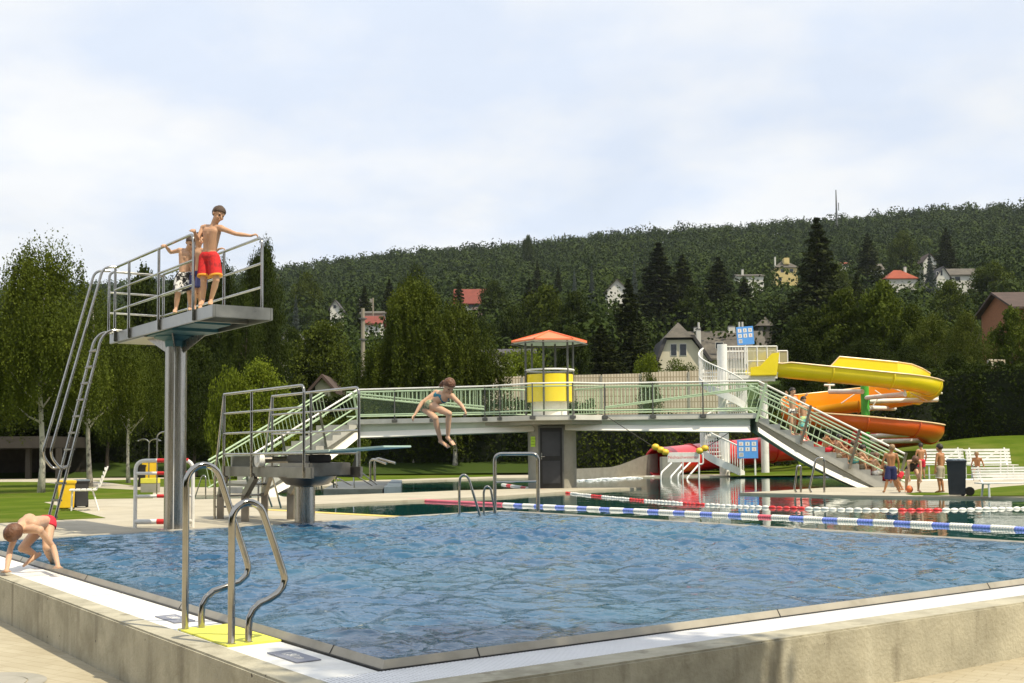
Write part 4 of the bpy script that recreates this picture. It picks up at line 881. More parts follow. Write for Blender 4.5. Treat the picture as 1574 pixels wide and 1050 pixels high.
for i, (p, d) in enumerate(sp):
    if i >= 100:
        far.cur = 1 if (i % 16) in (0,1,2,3,4) else 0; far.ball(p + Vector((0,0,.0)), .05, 8, (1.5,1.5,1)); continue
    red = (i % 16) in (0,1,2,3,4)
    if fm is None:
        b = MB(); b.ball((0,0,0), .043, 12, (2.05,1,1)); o_ = b.build('float', M['white_float'], None, smooth=True); fm = o_.data; fr = fm.copy(); fr.materials.clear(); fr.materials.append(M['red_float']); o = o_
    else: o = bpy.data.objects.new('float', fm); COL.objects.link(o)
    if red: o.data = fr
    o.parent = t; o.location = p - rr[0] + Vector((0,0,random.uniform(-.006,.006))); o.rotation_euler = (0,0,math.atan2(d.y,d.x)+random.uniform(-.1,.1))
structure(far.build('far_floats', [M['white_float'], M['red_float']], t, smooth=True), 'stuff')
rb = smooth_pts([P(627,769,-.045), P(772,776,-.045), P(900,781.8,-.045), P(1200,796,-.045), P(1390,805,-.045), P(1574,814.5,-.045), P(1700,822,-.045)])
t = thing('lane_rope', 'lane rope nearest the diving pool, blue and white with a long faded red end', 'lane rope', tuple(rb[0]))
b = MB(); b.tube(rb, .012, 6); b.build('cable', M['rope'], t)
def ribbed(p, q, r, m, nm):
    d = (q-p); L_ = d.length; d.normalize(); pts = []; rs = []; n = max(2, int(L_/.045))
    for i in range(n):
        for u, k in ((0,.72),(.15,1),(.75,1),(.9,.72)): pts.append(p + d*(L_*(i+u)/n)); rs.append(r*k)
    b = MB(); b.tube(pts, rs, 12); return b.build(nm, m, t, smooth=False)
spb = resample(rb, .02); tot = len(spb); i = 0; k = 0
ex = [j for j, (p, d) in enumerate(spb) if PX(p.x,p.y) > 772][0]
b = MB(); b.tube([spb[j][0] for j in range(0, ex, 12)], .048, 12); b.build('faded_red_float', M['pink_float'], t, smooth=True)
i = ex
while i < tot-30 and k < 110:
    blue = k % 2 == 1; ln = 15 if blue else 19
    mm = M['blue_float'] if blue else M['white_float']
    if k == 21: mm = M['pink_float']
    ribbed(spb[i][0], spb[min(i+ln,tot-1)][0], .045 if blue else .052, mm, 'blue_float' if blue else 'white_float'); i += ln; k += 1
# ================= SLIDE, SPIRAL STAIRS, PLATFORM =================
YF, YB = 54.4, 59.8; RS = (YB-YF)/2; XL_, XR_ = 16.5, 17.7; X0 = XR(1186, YF)
path = []
def addp(x, y): path.append(Vector((x, y, 0)))
n_ = 14
for i in range(n_): addp(X0 + (XR_-X0)*i/n_, YF)
def semi(cx, y0, sgn, n=16):
    for i in range(n):
        a = math.pi*i/n; addp(cx + sgn*RS*math.sin(a), (YF+YB)/2 - (1 if y0 == YF else -1)*RS*math.cos(a))
semi(XR_, YF, 1)
for i in range(3): addp(XR_ + (XL_-XR_)*i/3, YB)
semi(XL_, YB, -1)
for i in range(3): addp(XL_ + (XR_-XL_)*i/3, YF)
semi(XR_, YF, 1)
mouth = P(1004, 731); mouth.z = 0
ctrl = [Vector((XR_,YB,0)), Vector((15.2,YB-.1,0)), Vector((13.3,59.2,0)), Vector((11.0,57.9,0)), Vector((8.7,55.9,0)), Vector((mouth.x+.25,mouth.y,0))]
path += smooth_pts(ctrl, 8)[0:]
S = [0]
for a, c in zip(path, path[1:]): S.append(S[-1] + (c-a).length)
sF2 = None
i_front2 = n_ + 16 + 3 + 16 + 2
s_a = XR_ - X0; s_b = S[i_front2+1]
def zb(s):
    if s < s_b: return 4.04 + (s_a*.85 - s)*((4.04-1.80)/(s_b - s_a*.85))
    L_ = S[-1]-s_b; u = (s-s_b)/L_; return 1.80 + (0.10-1.80)*(1-(1-u)**1.35)
for p, s in zip(path, S): p.z = zb(s)
slide = thing('water_slide', 'spiral water slide fading from yellow through orange to a red tube', 'water slide', (18.15, 57.0, 0))
SM = [mat('slide_yellow', (0.83,0.66,0.015), .28, 0, .06, 1, coat=.3), mat('slide_amber', (0.82,0.36,0.015), .28, 0, .06, 1, coat=.3), mat('slide_orange', (0.76,0.19,0.012), .28, 0, .06, 1, coat=.3),
      mat('slide_dark_orange', (0.68,0.105,0.012), .28, 0, .06, 1, coat=.3), mat('slide_red', (0.62,0.02,0.02), .3, 0, .06, 1, coat=.3)]
slide_lip = mat('slide_lip', (0.85,0.62,0.35), .35, 0, .05, 2)
rS = .52
def slide_frames():
    fr = []
    for i, p in enumerate(path):
        t = (path[min(i+1,len(path)-1)] - path[max(i-1,0)]).normalized(); nrm = Vector((t.y, -t.x, 0)).normalized()   # right-hand = outer side
        up = nrm.cross(t).normalized(); up = up if up.z > 0 else -up; fr.append((p + Vector((0,0,rS)), t, nrm, up))
    return fr
FR = slide_frames()
i_tube = n_ + 16 + 3 + 16 + 3 + 16
def section(i0, i1, m, name, full=False):
    b = MB(); K = 24; rings = []
    for i in range(i0, i1+1):
        c, t, nrm, up = FR[i]
        arc_in = n_ <= i <= i_tube
        r = rS if not full else rS*1.22
        a0, a1 = (-95, 100 + (16*sm(path[i].y, YF+.8, YB-.6) if arc_in else 0)) if not full else (-180, 180)
        if i < 2: a0, a1 = -90, 90
        inner = []; outer_ = []
        for k in range(K+1):
            a = R(a0 + (a1-a0)*k/K); d = nrm*math.sin(a) - up*math.cos(a); ext = 0
            inner.append(c + d*r); outer_.append(c + d*(r+.03))
        if not full:
            hi = c + (nrm*math.sin(R(a1)) - up*math.cos(R(a1)))*r
            ex = (.06 + .42*sm(path[i].y, YF+.8, YB-.6)) if arc_in else .06; inner[-1] = inner[-1] + up*ex; outer_[-1] = outer_[-1] + up*ex + nrm*.02
            inner.append(inner[-1] + nrm*.07); outer_.append(inner[-1] - up*.03 + nrm*.0)
        ring = inner + outer_[::-1]; rings.append(ring)
    n = len(rings[0]); b0 = 0
    for ring in rings: b.v += [tuple(p) for p in ring]
    for j in range(len(rings)-1):
        for k in range(n): k2 = (k+1) % n; b.f.append((j*n+k, j*n+k2, (j+1)*n+k2, (j+1)*n+k)); b.mi.append(0)
    if not full: b.f.append(tuple(range(n))); b.mi.append(0); b.f.append(tuple((len(rings)-1)*n + k for k in reversed(range(n)))); b.mi.append(0)
    o = b.build(name, m, slide, smooth=False)
    bm = bmesh.new(); bm.from_mesh(o.data); bmesh.ops.recalc_face_normals(bm, faces=bm.faces); bm.to_mesh(o.data); bm.free()
    o.data.polygons.foreach_set('use_smooth', [len(p.vertices) == 4 for p in o.data.polygons])
    try: o.data.set_sharp_from_angle(angle=R(45))
    except Exception: pass
    return o
def flange(i, m, full=False, a=118):
    c, t, nrm, up = FR[i]; b = MB(); K = 20; prev = None; pts = []
    arc_in = n_ <= i <= i_tube
    lo, hi = (-180,180) if full else (-95, 100)
    for k in range(K+1):
        an = R(lo+(hi-lo)*k/K); d = nrm*math.sin(an) - up*math.cos(an); pts.append(c + d*(rS+.06 if not full else rS*1.22+.045))
    b.tube(pts, .035, 6); return b.build('joint_flange', m, slide)
def lip(i0, i1, name='light_edge'):
    pts = []
    for i in range(i0, i1+1):
        c, t, nrm, up = FR[i]; arc_in = n_ <= i <= i_tube; wv_ = sm(path[i].y, YF+.8, YB-.6) if arc_in else 0; a1 = 90 if i < 2 else 100+16*wv_
        pts.append(c + (nrm*math.sin(R(a1)) - up*math.cos(R(a1)))*rS + up*((.06+.42*wv_)) + nrm*.07)
    b = MB(); b.tube(pts, .035, 6); return b.build(name, slide_lip, slide, smooth=True)
NP = len(path); lip(0, 14); lip(14, 33); lip(33, 52); lip(52, i_tube)
cuts = [0, 7, 14, 19, 24, 30, 36, 43, 49, 54, 60, 66, i_tube+2, i_tube+9, i_tube+17, i_tube+25, i_tube+33, NP-1]
cuts = [c for c in cuts if c < NP]; cuts = sorted(set(cuts + [NP-1]))
cols = [0,0,0,0,1,1,2,3,3,3,3,4,4,4,4,4,4,4]
for q, (a, c) in enumerate(zip(cuts, cuts[1:])):
    full = a >= i_tube+9
    section(a, c, SM[cols[min(q, len(cols)-1)]], 'tube_section' if full else 'trough_section', full)
    if q: flange(a, SM[cols[min(q, len(cols)-1)]] if q > 4 else SM[0], full)
# yellow funnel at the start
b = MB(); a = Vector((X0-1.08, YF, zb(0)))
b.add([a+Vector((0,-.62,.0)), a+Vector((1.2,-.66,.0)), a+Vector((1.35,-.66,1.05)), a+Vector((1.0,-.66,1.0)), a+Vector((.45,-.64,.42)), a+Vector((0,-.62,.36)),
       a+Vector((0,-.58,.0)), a+Vector((1.2,-.6,.0)), a+Vector((1.35,-.6,1.05)), a+Vector((1.0,-.6,1.0)), a+Vector((.45,-.6,.42)), a+Vector((0,-.58,.36))],
      [(0,1,2,3,4,5),(11,10,9,8,7,6),(0,6,7,1),(1,7,8,2),(2,8,9,3),(3,9,10,4),(4,10,11,5),(5,11,6,0)]); b.build('entry_side', SM[0], slide, bevel=.01)
b = MB(); b.add([a+Vector((0,.62,.0)), a+Vector((.8,.66,.0)), a+Vector((1.1,.66,1.25)), a+Vector((.55,.66,1.0)), a+Vector((0,.62,.25)),
       a+Vector((0,.58,.0)), a+Vector((.8,.6,.0)), a+Vector((1.1,.6,1.25)), a+Vector((.55,.6,1.0)), a+Vector((0,.58,.25))],
      [(4,3,2,1,0),(5,6,7,8,9),(1,6,5,0),(2,7,6,1),(3,8,7,2),(4,9,8,3),(0,5,9,4)]); b.build('entry_side', SM[0], slide, bevel=.01)
b = MB(); b.box(a.x, YF-.6, zb(0)-.03, a.x+1.2, YF+.6, zb(0)); b.build('entry_floor', SM[0], slide)
gp_ = []
for px, Y, dz in ((1276,55.0,.0),(1291,55.0,.52),(1330,55.05,.50),(1380,55.1,.47),(1402,55.6,.42),(1418,56.5,.26),(1430,57.4,.05)):
    q = D(px, 564 + (px-1276)*.075, Y); gp_.append((q, dz))
b = MB()
for (q, dz), (q2, dz2) in zip(gp_, gp_[1:]):
    t_ = Vector((0,.03,0)); v8 = [q-Z*.45, q2-Z*.45, q2+Z*dz2, q+Z*dz, q-Z*.45+t_, q2-Z*.45+t_, q2+Z*dz2+t_, q+Z*dz+t_]; b.add(v8, [(0,1,2,3),(7,6,5,4),(3,2,6,7),(0,4,5,1)])
b.build('splash_guard', SM[0], slide)
b = MB(); b.tube([q+Z*dz for q, dz in gp_], .035, 6); b.build('guard_lip', slide_lip, slide)
# green centre pole with white arms
px_ = XR(1329.5, 57.0); pole = Vector((px_, 57.0, 0))
b = MB(); b.tube([pole, pole+Z*4.35], .20, 24); b.build('centre_pole', M['pole_green'], slide, smooth=True)
arms = [((1275,602),(1326,602),57.0,55.0), ((1391,606),(1328,612),54.6,57.0), ((1441,614.5),(1336,617),57.5,57.0), ((1375,628),(1334,627),60.0,57.0), ((1397,668),(1334,671),54.6,57.0), ((1441,677),(1336,679),57.5,57.0), ((1262,655),(1320,657),55.5,57.0)]
for (xa,ya),(xb,yb),Ya,Yb in arms:
    p = D(xa,ya,Ya); q = D(xb,yb,Yb); b = MB(); b.tube([p, q], .115, 12); ar = b.build('arm', M['white'], slide, smooth=True)
    b = MB(); b.tube([p, p + Vector((0,0,.30))], .06, 8); b.tube([p + Vector((-.25,0,.32)), p + Vector((.25,0,.32))], .05, 8); b.build('saddle', M['white'], ar)
for (xa,ya),(xb,yb) in (((1345,600),(1362,612)),((1362,592),(1390,604)),((1336,632),(1350,612)),((1360,640),(1372,655)),((1400,604),(1425,616)),((1293,620),(1322,600))):
    b = MB(); b.tube([D(xa,ya,56.5), D(xb,yb,56.5)], .028, 6); b.build('stay', M['white'], slide)
# steel landing chute + concrete support block
ch = thing('landing_chute', 'long grey steel side wall of the slide landing left of the red tube mouth', 'chute', tuple(mouth))
aa = Vector((mouth.x+.25, mouth.y+.6, 0)); bb2 = Vector((XR(862, 46.5), 46.8, 0)); b = MB(); m_ = 10; row = []
for i in range(m_+1):
    u = i/m_; c = aa.lerp(bb2, u) + Vector((0, .5*math.sin(math.pi*u), 0)); h = 1.0*(1-sm(u,0,.55)) + .42*sm(u,0,.55) if u < .55 else .42 - .0*(u-.55); row.append((c, h))
for (c, h), (c2, h2) in zip(row, row[1:]):
    t_ = Vector((.06,.08,0)); b.add([c+Z*-.2, c2+Z*-.2, c2+Z*h2, c+Z*h, c+t_+Z*-.2, c2+t_+Z*-.2, c2+t_+Z*h2, c+t_+Z*h], [(0,1,2,3),(7,6,5,4),(3,2,6,7),(0,4,5,1),(0,3,7,4),(1,5,6,2)])
b.build('side_wall', mat('brushed_chute', (.30,.28,.235), .45, .35, .15, 3), ch, bevel=.0)
bb = P(1031, 732); b = MB(); b.box(bb.x-.42, bb.y-.3, -.2, bb.x+.42, bb.y+.4, .85); b.build('support_block', M['conc_grey'], ch, bevel=.02)
fo = MB()
rs = np.random.RandomState(5)
for i in range(60):
    u = rs.rand(); c = aa.lerp(bb2, u*.95) + Vector((rs.uniform(-.2,.6), rs.uniform(-1.1,-.15), -.05)); fo.ball(c, rs.uniform(.05,.16), 6, (1.6,1.2,.45))
structure(fo.build('splash_foam', M['foam'], None, smooth=True), 'stuff')
# spiral stairs
sp_ = thing('spiral_staircase', 'white steel spiral staircase winding up a white pole to the slide platform', 'staircase', (XR(1111.5,52), 52, 0))
sc_ = Vector((XR(1111.5,52), 52, 0)); zp = 4.62
b = MB(); b.tube([sc_, sc_+Z*5.85], .22, 20); b.build('centre_pole', M['white'], sp_, smooth=True)
nS = 26; tot_a = -2*math.pi*1.5; aS = -math.pi*.25; r0, r1_ = .22, 1.02
for i in range(nS):
    a = aS + tot_a*(i+.5)/nS; z = zp*(i+1)/nS; da = abs(tot_a)/nS*.52; b = MB()
    pts = [sc_ + Vector((math.cos(a+s*da)*r, math.sin(a+s*da)*r, z)) for s, r in ((-1,r0),(-1,r1_),(1,r1_),(1,r0))]
    b.add([p - Z*.04 for p in pts] + pts, [(3,2,1,0),(4,5,6,7),(0,1,5,4),(1,2,6,5),(2,3,7,6),(3,0,4,7)]); b.build('tread', M['white'], sp_)
def helix(r, dz, th, h, name, n=72, tube=None):
    b = MB()
    if tube: b.tube([sc_ + Vector((math.cos(aS+tot_a*i/n)*r, math.sin(aS+tot_a*i/n)*r, zp*i/n+dz)) for i in range(n+1)], tube, 6)
    else:
        for i in range(n+1):
            a = aS+tot_a*i/n; d = Vector((math.cos(a), math.sin(a), 0)); c = sc_ + Z*(zp*i/n+dz); b.v += [tuple(c+d*r), tuple(c+d*(r+th)), tuple(c+d*(r+th)+Z*h), tuple(c+d*r+Z*h)]
        for i in range(n):
            for k in range(4): k2 = (k+1) % 4; b.f.append((i*4+k, (i+1)*4+k, (i+1)*4+k2, i*4+k2)); b.mi.append(0)
    return b.build(name, M['white'], sp_)
helix(r1_, -.16, .04, .34, 'outer_stringer'); helix(r1_+.015, 1.12, 0, 0, 'handrail', tube=.04)
b = MB()
for i in range(84):
    a = aS + tot_a*(i+.5)/84; d = Vector((math.cos(a), math.sin(a), 0)); c = sc_ + Z*(zp*(i+.5)/84) + d*(r1_+.015); b.tube([c+Z*.1, c+Z*1.12], .022, 5, caps=False)
b.build('baluster_panel', M['white'], sp_)
c, t, nrm, up = FR[-1]; b = MB(); b.tube([c + (nrm*math.sin(a) - up*math.cos(a))*(rS*1.22+.02) for a in [2*math.pi*i/28 for i in range(29)]], .05, 6, caps=False); b.build('mouth_ring', SM[4], slide, smooth=True)
# platform
pl = thing('slide_platform', 'white railed platform at the top of the yellow slide, on two white pillars', 'platform', (XR(1173,52), 52, 0))
x0, x1 = XR(1119,54), XR(1196,54); y0, y1 = 54.0, 56.6
b = MB(); b.box(x0, y0, zp-.20, x1, y1, zp); b.build('floor', M['white'], pl, bevel=.01)
b = MB(); b.box(x0+.1, y0+.05, zp-.32, x1-.1, y0+.25, zp-.2); b.build('edge_beam', M['white'], pl)
for (px, Y) in ((1174,54.6),):
    b = MB(); b.tube([V3(px,Y,0), V3(px,Y,zp-.2)], .185, 20); b.build('pillar', M['white'], pl, smooth=True)
zt_ = zp+1.30
def prail(p, q, glass, n, cls):
    for zz, rr_ in [(zt_,.035),(zp+.06,.03)] + ([(zp+.62,.022)] if glass else []):
        b = MB(); b.tube([p+Z*zz, q+Z*zz], rr_, 6); b.build('rail', M['white'], pl)
    if glass:
        for i in range(n):
            u0, u1 = i/n, (i+1)/n; a = p.lerp(q,u0); c = p.lerp(q,u1); g_ = MB(); dd = (c-a)*.06; nn = Vector((-(c-a).y,(c-a).x,0)).normalized()*.006
            va = [a+dd+Z*(zp+.1), c-dd+Z*(zp+.1), c-dd+Z*(zt_-.05), a+dd+Z*(zt_-.05)]; g_.add([v-nn for v in va]+[v+nn for v in va], [(0,1,2,3),(7,6,5,4),(0,4,5,1),(1,5,6,2),(2,6,7,3),(3,7,4,0)]); g_.build('tinted_panel', M['glass_panel'], pl)
        for i in range(n+1):
            b = MB(); a = p.lerp(q,i/n); b.tube([a+Z*zp, a+Z*zt_], .03, 6); b.build('post', M['white'], pl)
    else:
        b = MB(); L_ = (q-p).length; k = int(L_/.13)
        for i in range(k+1):
            a = p.lerp(q, i/k); b.tube([a+Z*(zp+.05), a+Z*zt_], .016, 5, caps=False)
        b.build('baluster_panel', M['white'], pl)
xm = XR(1150,54)
prail(Vector((x0,y0,0)), Vector((xm,y0,0)), False, 0, 0); prail(Vector((xm,y0,0)), Vector((x1,y0,0)), True, 3, 0)
prail(Vector((x0,y1,0)), Vector((XR(1160,56.6),y1,0)), False, 0, 0); prail(Vector((XR(1160,56.6),y1,0)), Vector((XR(1212,56.6),y1,0)), True, 4, 0)
# info boards
def board(name, c, w_, h, label, posts_=None, tilt=0.0):
    t = thing(name, label, 'sign', tuple(c)); ux = Vector((math.cos(tilt*0),0,math.sin(tilt))); ux.normalize(); uz = Vector((-ux.z,0,ux.x)); ny = Vector((0,-1,0))
    b = MB(); b.obox(c, ux*w_/2, Vector((0,.015,0)), uz*h/2); b.build('blue_board', M['sign_blue'], t, bevel=.005)
    k = 0
    for r_ in range(3):
        for c_ in range(3):
            if r_ == 2 and c_ > 0: continue
            q = c + ux*((c_-1)*w_*.31) + uz*((1-r_)*h*.29) + ny*.018
            b = MB(); b.obox(q, ux*w_*.105, Vector((0,.003,0)), uz*h*.105); sq = b.build('white_square', M['white'], t)
            b = MB(); mm = M['red_ink'] if (r_+c_) % 3 == 0 and r_ < 2 else M['dark_ink']
            if r_ < 2:
                b.ball(q + ny*.004 + uz*h*.05, h*.018, 8, (1,.3,1)); b.obox(q + ny*.004 - uz*h*.0, ux*w_*.014, Vector((0,.002,0)), uz*h*.032); b.obox(q + ny*.004 - uz*h*.045 + ux*w_*.01*(c_-1), (ux+uz*.5*(c_-1))*w_*.03, Vector((0,.002,0)), uz*h*.008)
            else:
                for j in range(3): b.obox(q + ny*.004 + uz*h*(.05-.05*j), ux*w_*.08, Vector((0,.002,0)), uz*h*.008)
            b.build('pictogram', mm, sq)
    if posts_:
        for s in (-1,1):
            b = MB(); q = c + ux*(s*w_*.36) + Vector((0,.04,0)); b.tube([Vector((q.x,q.y,0)), q], .04, 8); b.build('post', M['white'], t, smooth=True)
    else:
        b = MB(); b.tube([Vector((c.x,c.y+.04,c.z-h/2-.9)), Vector((c.x,c.y+.04,c.z))], .04, 8); b.build('post', M['white'], t, smooth=True)
    return t
cU = D(1145.5,516,54.8); board('info_board', cU, .80, .86, 'blue board with white pictogram squares standing above the slide platform', tilt=.07)
cL = D(1149,690.5,50.6); board('info_board', cL, .90, .80, 'blue board with white pictogram squares on two posts at the foot of the spiral staircase', True)
# pool step rails below the hanging sign
rl = thing('pool_step_rails', 'group of slanted white handrails at the pool steps below the hanging sign', 'handrails', tuple(P(1045,736)))
Yr = P(1045,735).y
for (xa,ya,xb,yb) in ((1032,712,1016,727),(1050,712,1031,733),(1061,711,1042,730),(1074,714,1056,735)):
    b = MB(); b.tube(rounded([D(xa,ya,Yr+1.2), D(xb,yb,Yr), D(xb,742,Yr)], .3), .035, 8); b.build('handrail', M['white'], rl, smooth=True)
b = MB(); b.tube(rounded([D(1074.5,742,Yr), D(1074.5,697,Yr), D(1080,697,Yr), D(1081,713,Yr), D(1075,714,Yr)], .12), .035, 8); b.build('handrail', M['white'], rl, smooth=True)
b = MB(); b.tube([D(1049.5,744,Yr), D(1049.5,711,Yr)], .03, 8); b.build('handrail', M['white'], rl, smooth=True)
# ================= RIGHT SIDE OBJECTS =================
p = P(1471.5, 762.5); p.z = 0
wb = wheelie_bin(p, .43, .88, M['dark_plastic'], M['dark_plastic'], 'dark grey wheeled bin with a bluish bag over its rim, near the white benches', open_=True, rz=-.366, wheels=False)
b = MB(); rsb = np.random.RandomState(2); ring = []
for j, (kk, zz) in enumerate(((.14,.83),(.175,.875),(.188,.865),(.192,.78),(.180,.69))):
    for i in range(28):
        a = 2*math.pi*i/28; sx, sy = math.cos(a), math.sin(a); m_ = max(abs(sx),abs(sy)); ring.append(p + Matrix.Rotation(-.366,3,'Z') @ Vector((sx/m_**.5*kk*1.15, sy/m_**.5*kk*1.2, zz + rsb.uniform(-.025,.025)*(1 if j > 2 else .3) + (.06*math.sin(a*2) if j == 4 else 0))))
b.v = [tuple(q) for q in ring]
for j in range(4):
    for i in range(28): i2 = (i+1) % 28; b.f.append((j*28+i, j*28+i2, (j+1)*28+i2, (j+1)*28+i)); b.mi.append(0)
b.build('bin_bag', M['bag'], wb, smooth=True)
b = MB(); q = p + Vector((.22,.22,.10)); b.tube([q - Vector((.03,0,0)) , q + Vector((.03,.0,0))], .10, 20); b.build('wheel', M['black'], wb, smooth=True)
b = MB(); q = p + Vector((.29,-.02,.11)); b.tube([q + Vector((0,-.03,0)), q + Vector((0,.03,0))], .105, 20); b.build('wheel', M['black'], wb, smooth=True)
def bench_at(px0, px1, y, label, **k):
    p = P((px0+px1)/2, y); p.z = 0; Lb = (px1-px0)/F*p.y; return bench(p, Lb, k.pop('rz', 0.0), label, **k)
bench_at(1504, 1650, 763.5, 'long white slatted bench cut by the right edge, nearest to the wheeled bin', seat_z=.32, back_h=.31, depth=.45, legr=.025)
bench_at(1492, 1561, 735, 'white slatted bench behind the near right bench, beyond the boy in black trunks', seat_z=.48, back_h=.58, depth=.6, legr=.03)
bench_at(1418, 1488, 733, 'white slatted bench behind the wheeled bin and the boy in khaki shorts', seat_z=.48, back_h=.60, depth=.6, legr=.03)
for (x_, nm) in ((1450,'left white curved handrail of the paddling pool behind the wheeled bin'),(1512,'right white curved handrail of the paddling pool, before the far bench')):
    Y = 47.5; t = thing('pool_handrail', nm, 'handrail', tuple(D(x_,738,Y)), 'curved handrails of the paddling pool'); 
    b = MB(); b.tube(rounded([D(x_-0,708,Y), D(x_+22,692,Y), D(x_+37,692,Y), D(x_+37,709,Y), D(x_+28,711,Y)], .3), .035, 8); b.build('rail', M['white'], t, smooth=True)
    b = MB(); b.tube([D(x_+26,693,Y), D(x_+26,736,Y)], .032, 8); b.build('leg', M['white'], t, smooth=True)
# ball on the ground
bl_ = P(1397.5,757.5) + Vector((0,0,.09)); bb_o = MB(); bb_o.ball(bl_, .10, 16); tag(bb_o.build('ball', mat('orange_ball', (.72,.17,.05), .5, 0, .15, 12), smooth=True), 'small orange ball on the deck between the stooping children', 'ball')
bl_ = P(1363,753.5) + Vector((0,0,.06))
# ================= VEGETATION =================
def leaf_mat(name, c1, c2, trans=.22, vs=.6, isl=.2):
    m = mat(name, c1, 0.7, 0, .2, vs, col2=c2, island=isl, trans=trans, spec=.08, detail=3); nt = m.node_tree; b = nt.nodes['Principled BSDF']
    src = b.inputs['Base Color'].links[0].from_socket; oi = nt.nodes.new('ShaderNodeObjectInfo'); mr = nt.nodes.new('ShaderNodeMapRange'); mr.inputs['To Min'].default_value = .78; mr.inputs['To Max'].default_value = 1.22
    nt.links.new(oi.outputs['Random'], mr.inputs[0]); sc = nt.nodes.new('ShaderNodeVectorMath'); sc.operation = 'SCALE'; nt.links.new(src, sc.inputs[0]); nt.links.new(mr.outputs[0], sc.inputs['Scale']); nt.links.new(sc.outputs[0], b.inputs['Base Color'])
    for n in nt.nodes:
        if n.type == 'BSDF_TRANSLUCENT': nt.links.new(sc.outputs[0], n.inputs[0])
    return m
LM = {'dark': leaf_mat('leaf_dark', (.020,.032,.005), (.042,.058,.008)), 'mid': leaf_mat('leaf_mid', (.040,.060,.007), (.082,.105,.011)), 'bright': leaf_mat('leaf_bright', (.095,.135,.010), (.17,.21,.018), .3),
      'birch': leaf_mat('leaf_birch', (.042,.060,.007), (.092,.115,.013), .22), 'spruce': leaf_mat('leaf_spruce', (.017,.025,.006), (.036,.044,.008), .1), 'blue': leaf_mat('leaf_blue_spruce', (.055,.070,.060), (.10,.12,.10), .1),
      'hedge': leaf_mat('leaf_hedge', (.018,.030,.004), (.044,.062,.007), .15), 'forest': leaf_mat('leaf_forest', (.017,.032,.006), (.048,.070,.009), .08, vs=.045, isl=.12), 'olive': leaf_mat('leaf_olive', (.042,.060,.008), (.11,.13,.02), .2)}
def rnd_dirs(n, rs):
    d = rs.normal(size=(n,3)); return d/np.linalg.norm(d, axis=1, keepdims=True)
def quads_at(P_, size, rs, out=None, bias=0.8, aspect=.6):
    n = len(P_); nr = rnd_dirs(n, rs)
    if out is not None: nr = nr + out*bias; nr /= np.linalg.norm(nr, axis=1, keepdims=True)
    a = rnd_dirs(n, rs); u = np.cross(nr, a); u /= np.linalg.norm(u, axis=1, keepdims=True)+1e-9; v_ = np.cross(nr, u)
    s = (size if np.ndim(size) else np.full(n, size))*rs.uniform(.6,1.3,n); s = s[:,None]
    q = np.stack([P_ - u*s*.5, P_ + v_*s*.5*aspect + nr*s*.08, P_ + u*s*.5, P_ - v_*s*.5*aspect + nr*s*.08], 1)
    return q.reshape(-1,3)
def lobes(rs, n, w_, h0, h1, top=.9, rl=(.13,.22)):
    L = []
    for i in range(n):
        u = rs.rand(); z = h0 + (h1-h0)*u; prof = math.sin(math.pi*min(1, .18+.82*(1-u)**.7))**.6 if top else 1
        prof = (1-(2*abs(u-.42))**2.4*.75); prof = max(.15, prof)
        a = rs.uniform(0, 2*math.pi); r = w_/2*prof*math.sqrt(rs.rand())*.8; L.append((r*math.cos(a), r*math.sin(a), z, w_*rs.uniform(*rl)))
    return np.array(L)
def mesh_only(name, co, k=4, m=None):
    n = len(co)//k; me = bpy.data.meshes.new(name); me.vertices.add(len(co)); me.vertices.foreach_set('co', co.astype(np.float32).ravel()); me.loops.add(n*k); me.loops.foreach_set('vertex_index', np.arange(n*k, dtype=np.int32))
    me.polygons.add(n); me.polygons.foreach_set('loop_start', np.arange(0, n*k, k, dtype=np.int32))
    try: me.polygons.foreach_set('loop_total', np.full(n, k, dtype=np.int32))
    except Exception: pass
    if m: me.materials.append(m)
    me.update(calc_edges=True); return me
def crown_dec(seed, w_=8, h0=2.0, h1=10, n_l=46, leaf=.26, n=11000, m='mid', power=.30):
    rs = np.random.RandomState(seed); L = lobes(rs, n_l, w_, h0+.8, h1-.6, rl=(.06,.135)); wts = L[:,3]**2; idx = rs.choice(len(L), n, p=wts/wts.sum()); d = rnd_dirs(n, rs); rr = rs.rand(n)**power
    noise = 1 + .22*np.sin(d[:,0]*9+idx)+.18*np.sin(d[:,1]*11+idx*2)
    P_ = L[idx,:3] + d*(L[idx,3]*rr*noise)[:,None]*np.array([1,1,.85]); return mesh_only('crown', quads_at(P_, leaf, rs, d, .9), m=LM[m])
def trunk_mb(h, r, seed, m, forks=7, h0=.3, spread=.32, curve=.03, w_=8):
    rs = random.Random(seed); b = MB(); pts = [Vector((h*curve*math.sin(i*.9+seed), h*curve*math.cos(i*.7+seed)-h*curve, h*i/8)) for i in range(9)]
    b.tube(pts, [r*(1-.85*i/8)*(1.35 if i == 0 else 1) for i in range(9)], 8)
    for k in range(forks):
        i = rs.uniform(h0, .85); c = pts[int(i*8)].lerp(pts[min(8,int(i*8)+1)], i*8-int(i*8)); a = rs.uniform(0, 6.28); L_ = w_*spread*rs.uniform(.6,1.1)*(1.1-i*.6)
        e = c + Vector((math.cos(a)*L_, math.sin(a)*L_, L_*rs.uniform(.5,1.0))); mid = c.lerp(e,.5) + Vector((0,0,-L_*.08)); b.tube([c, mid, e], [r*.38*(1-i*.4), r*.24, r*.08], 5)
    return b
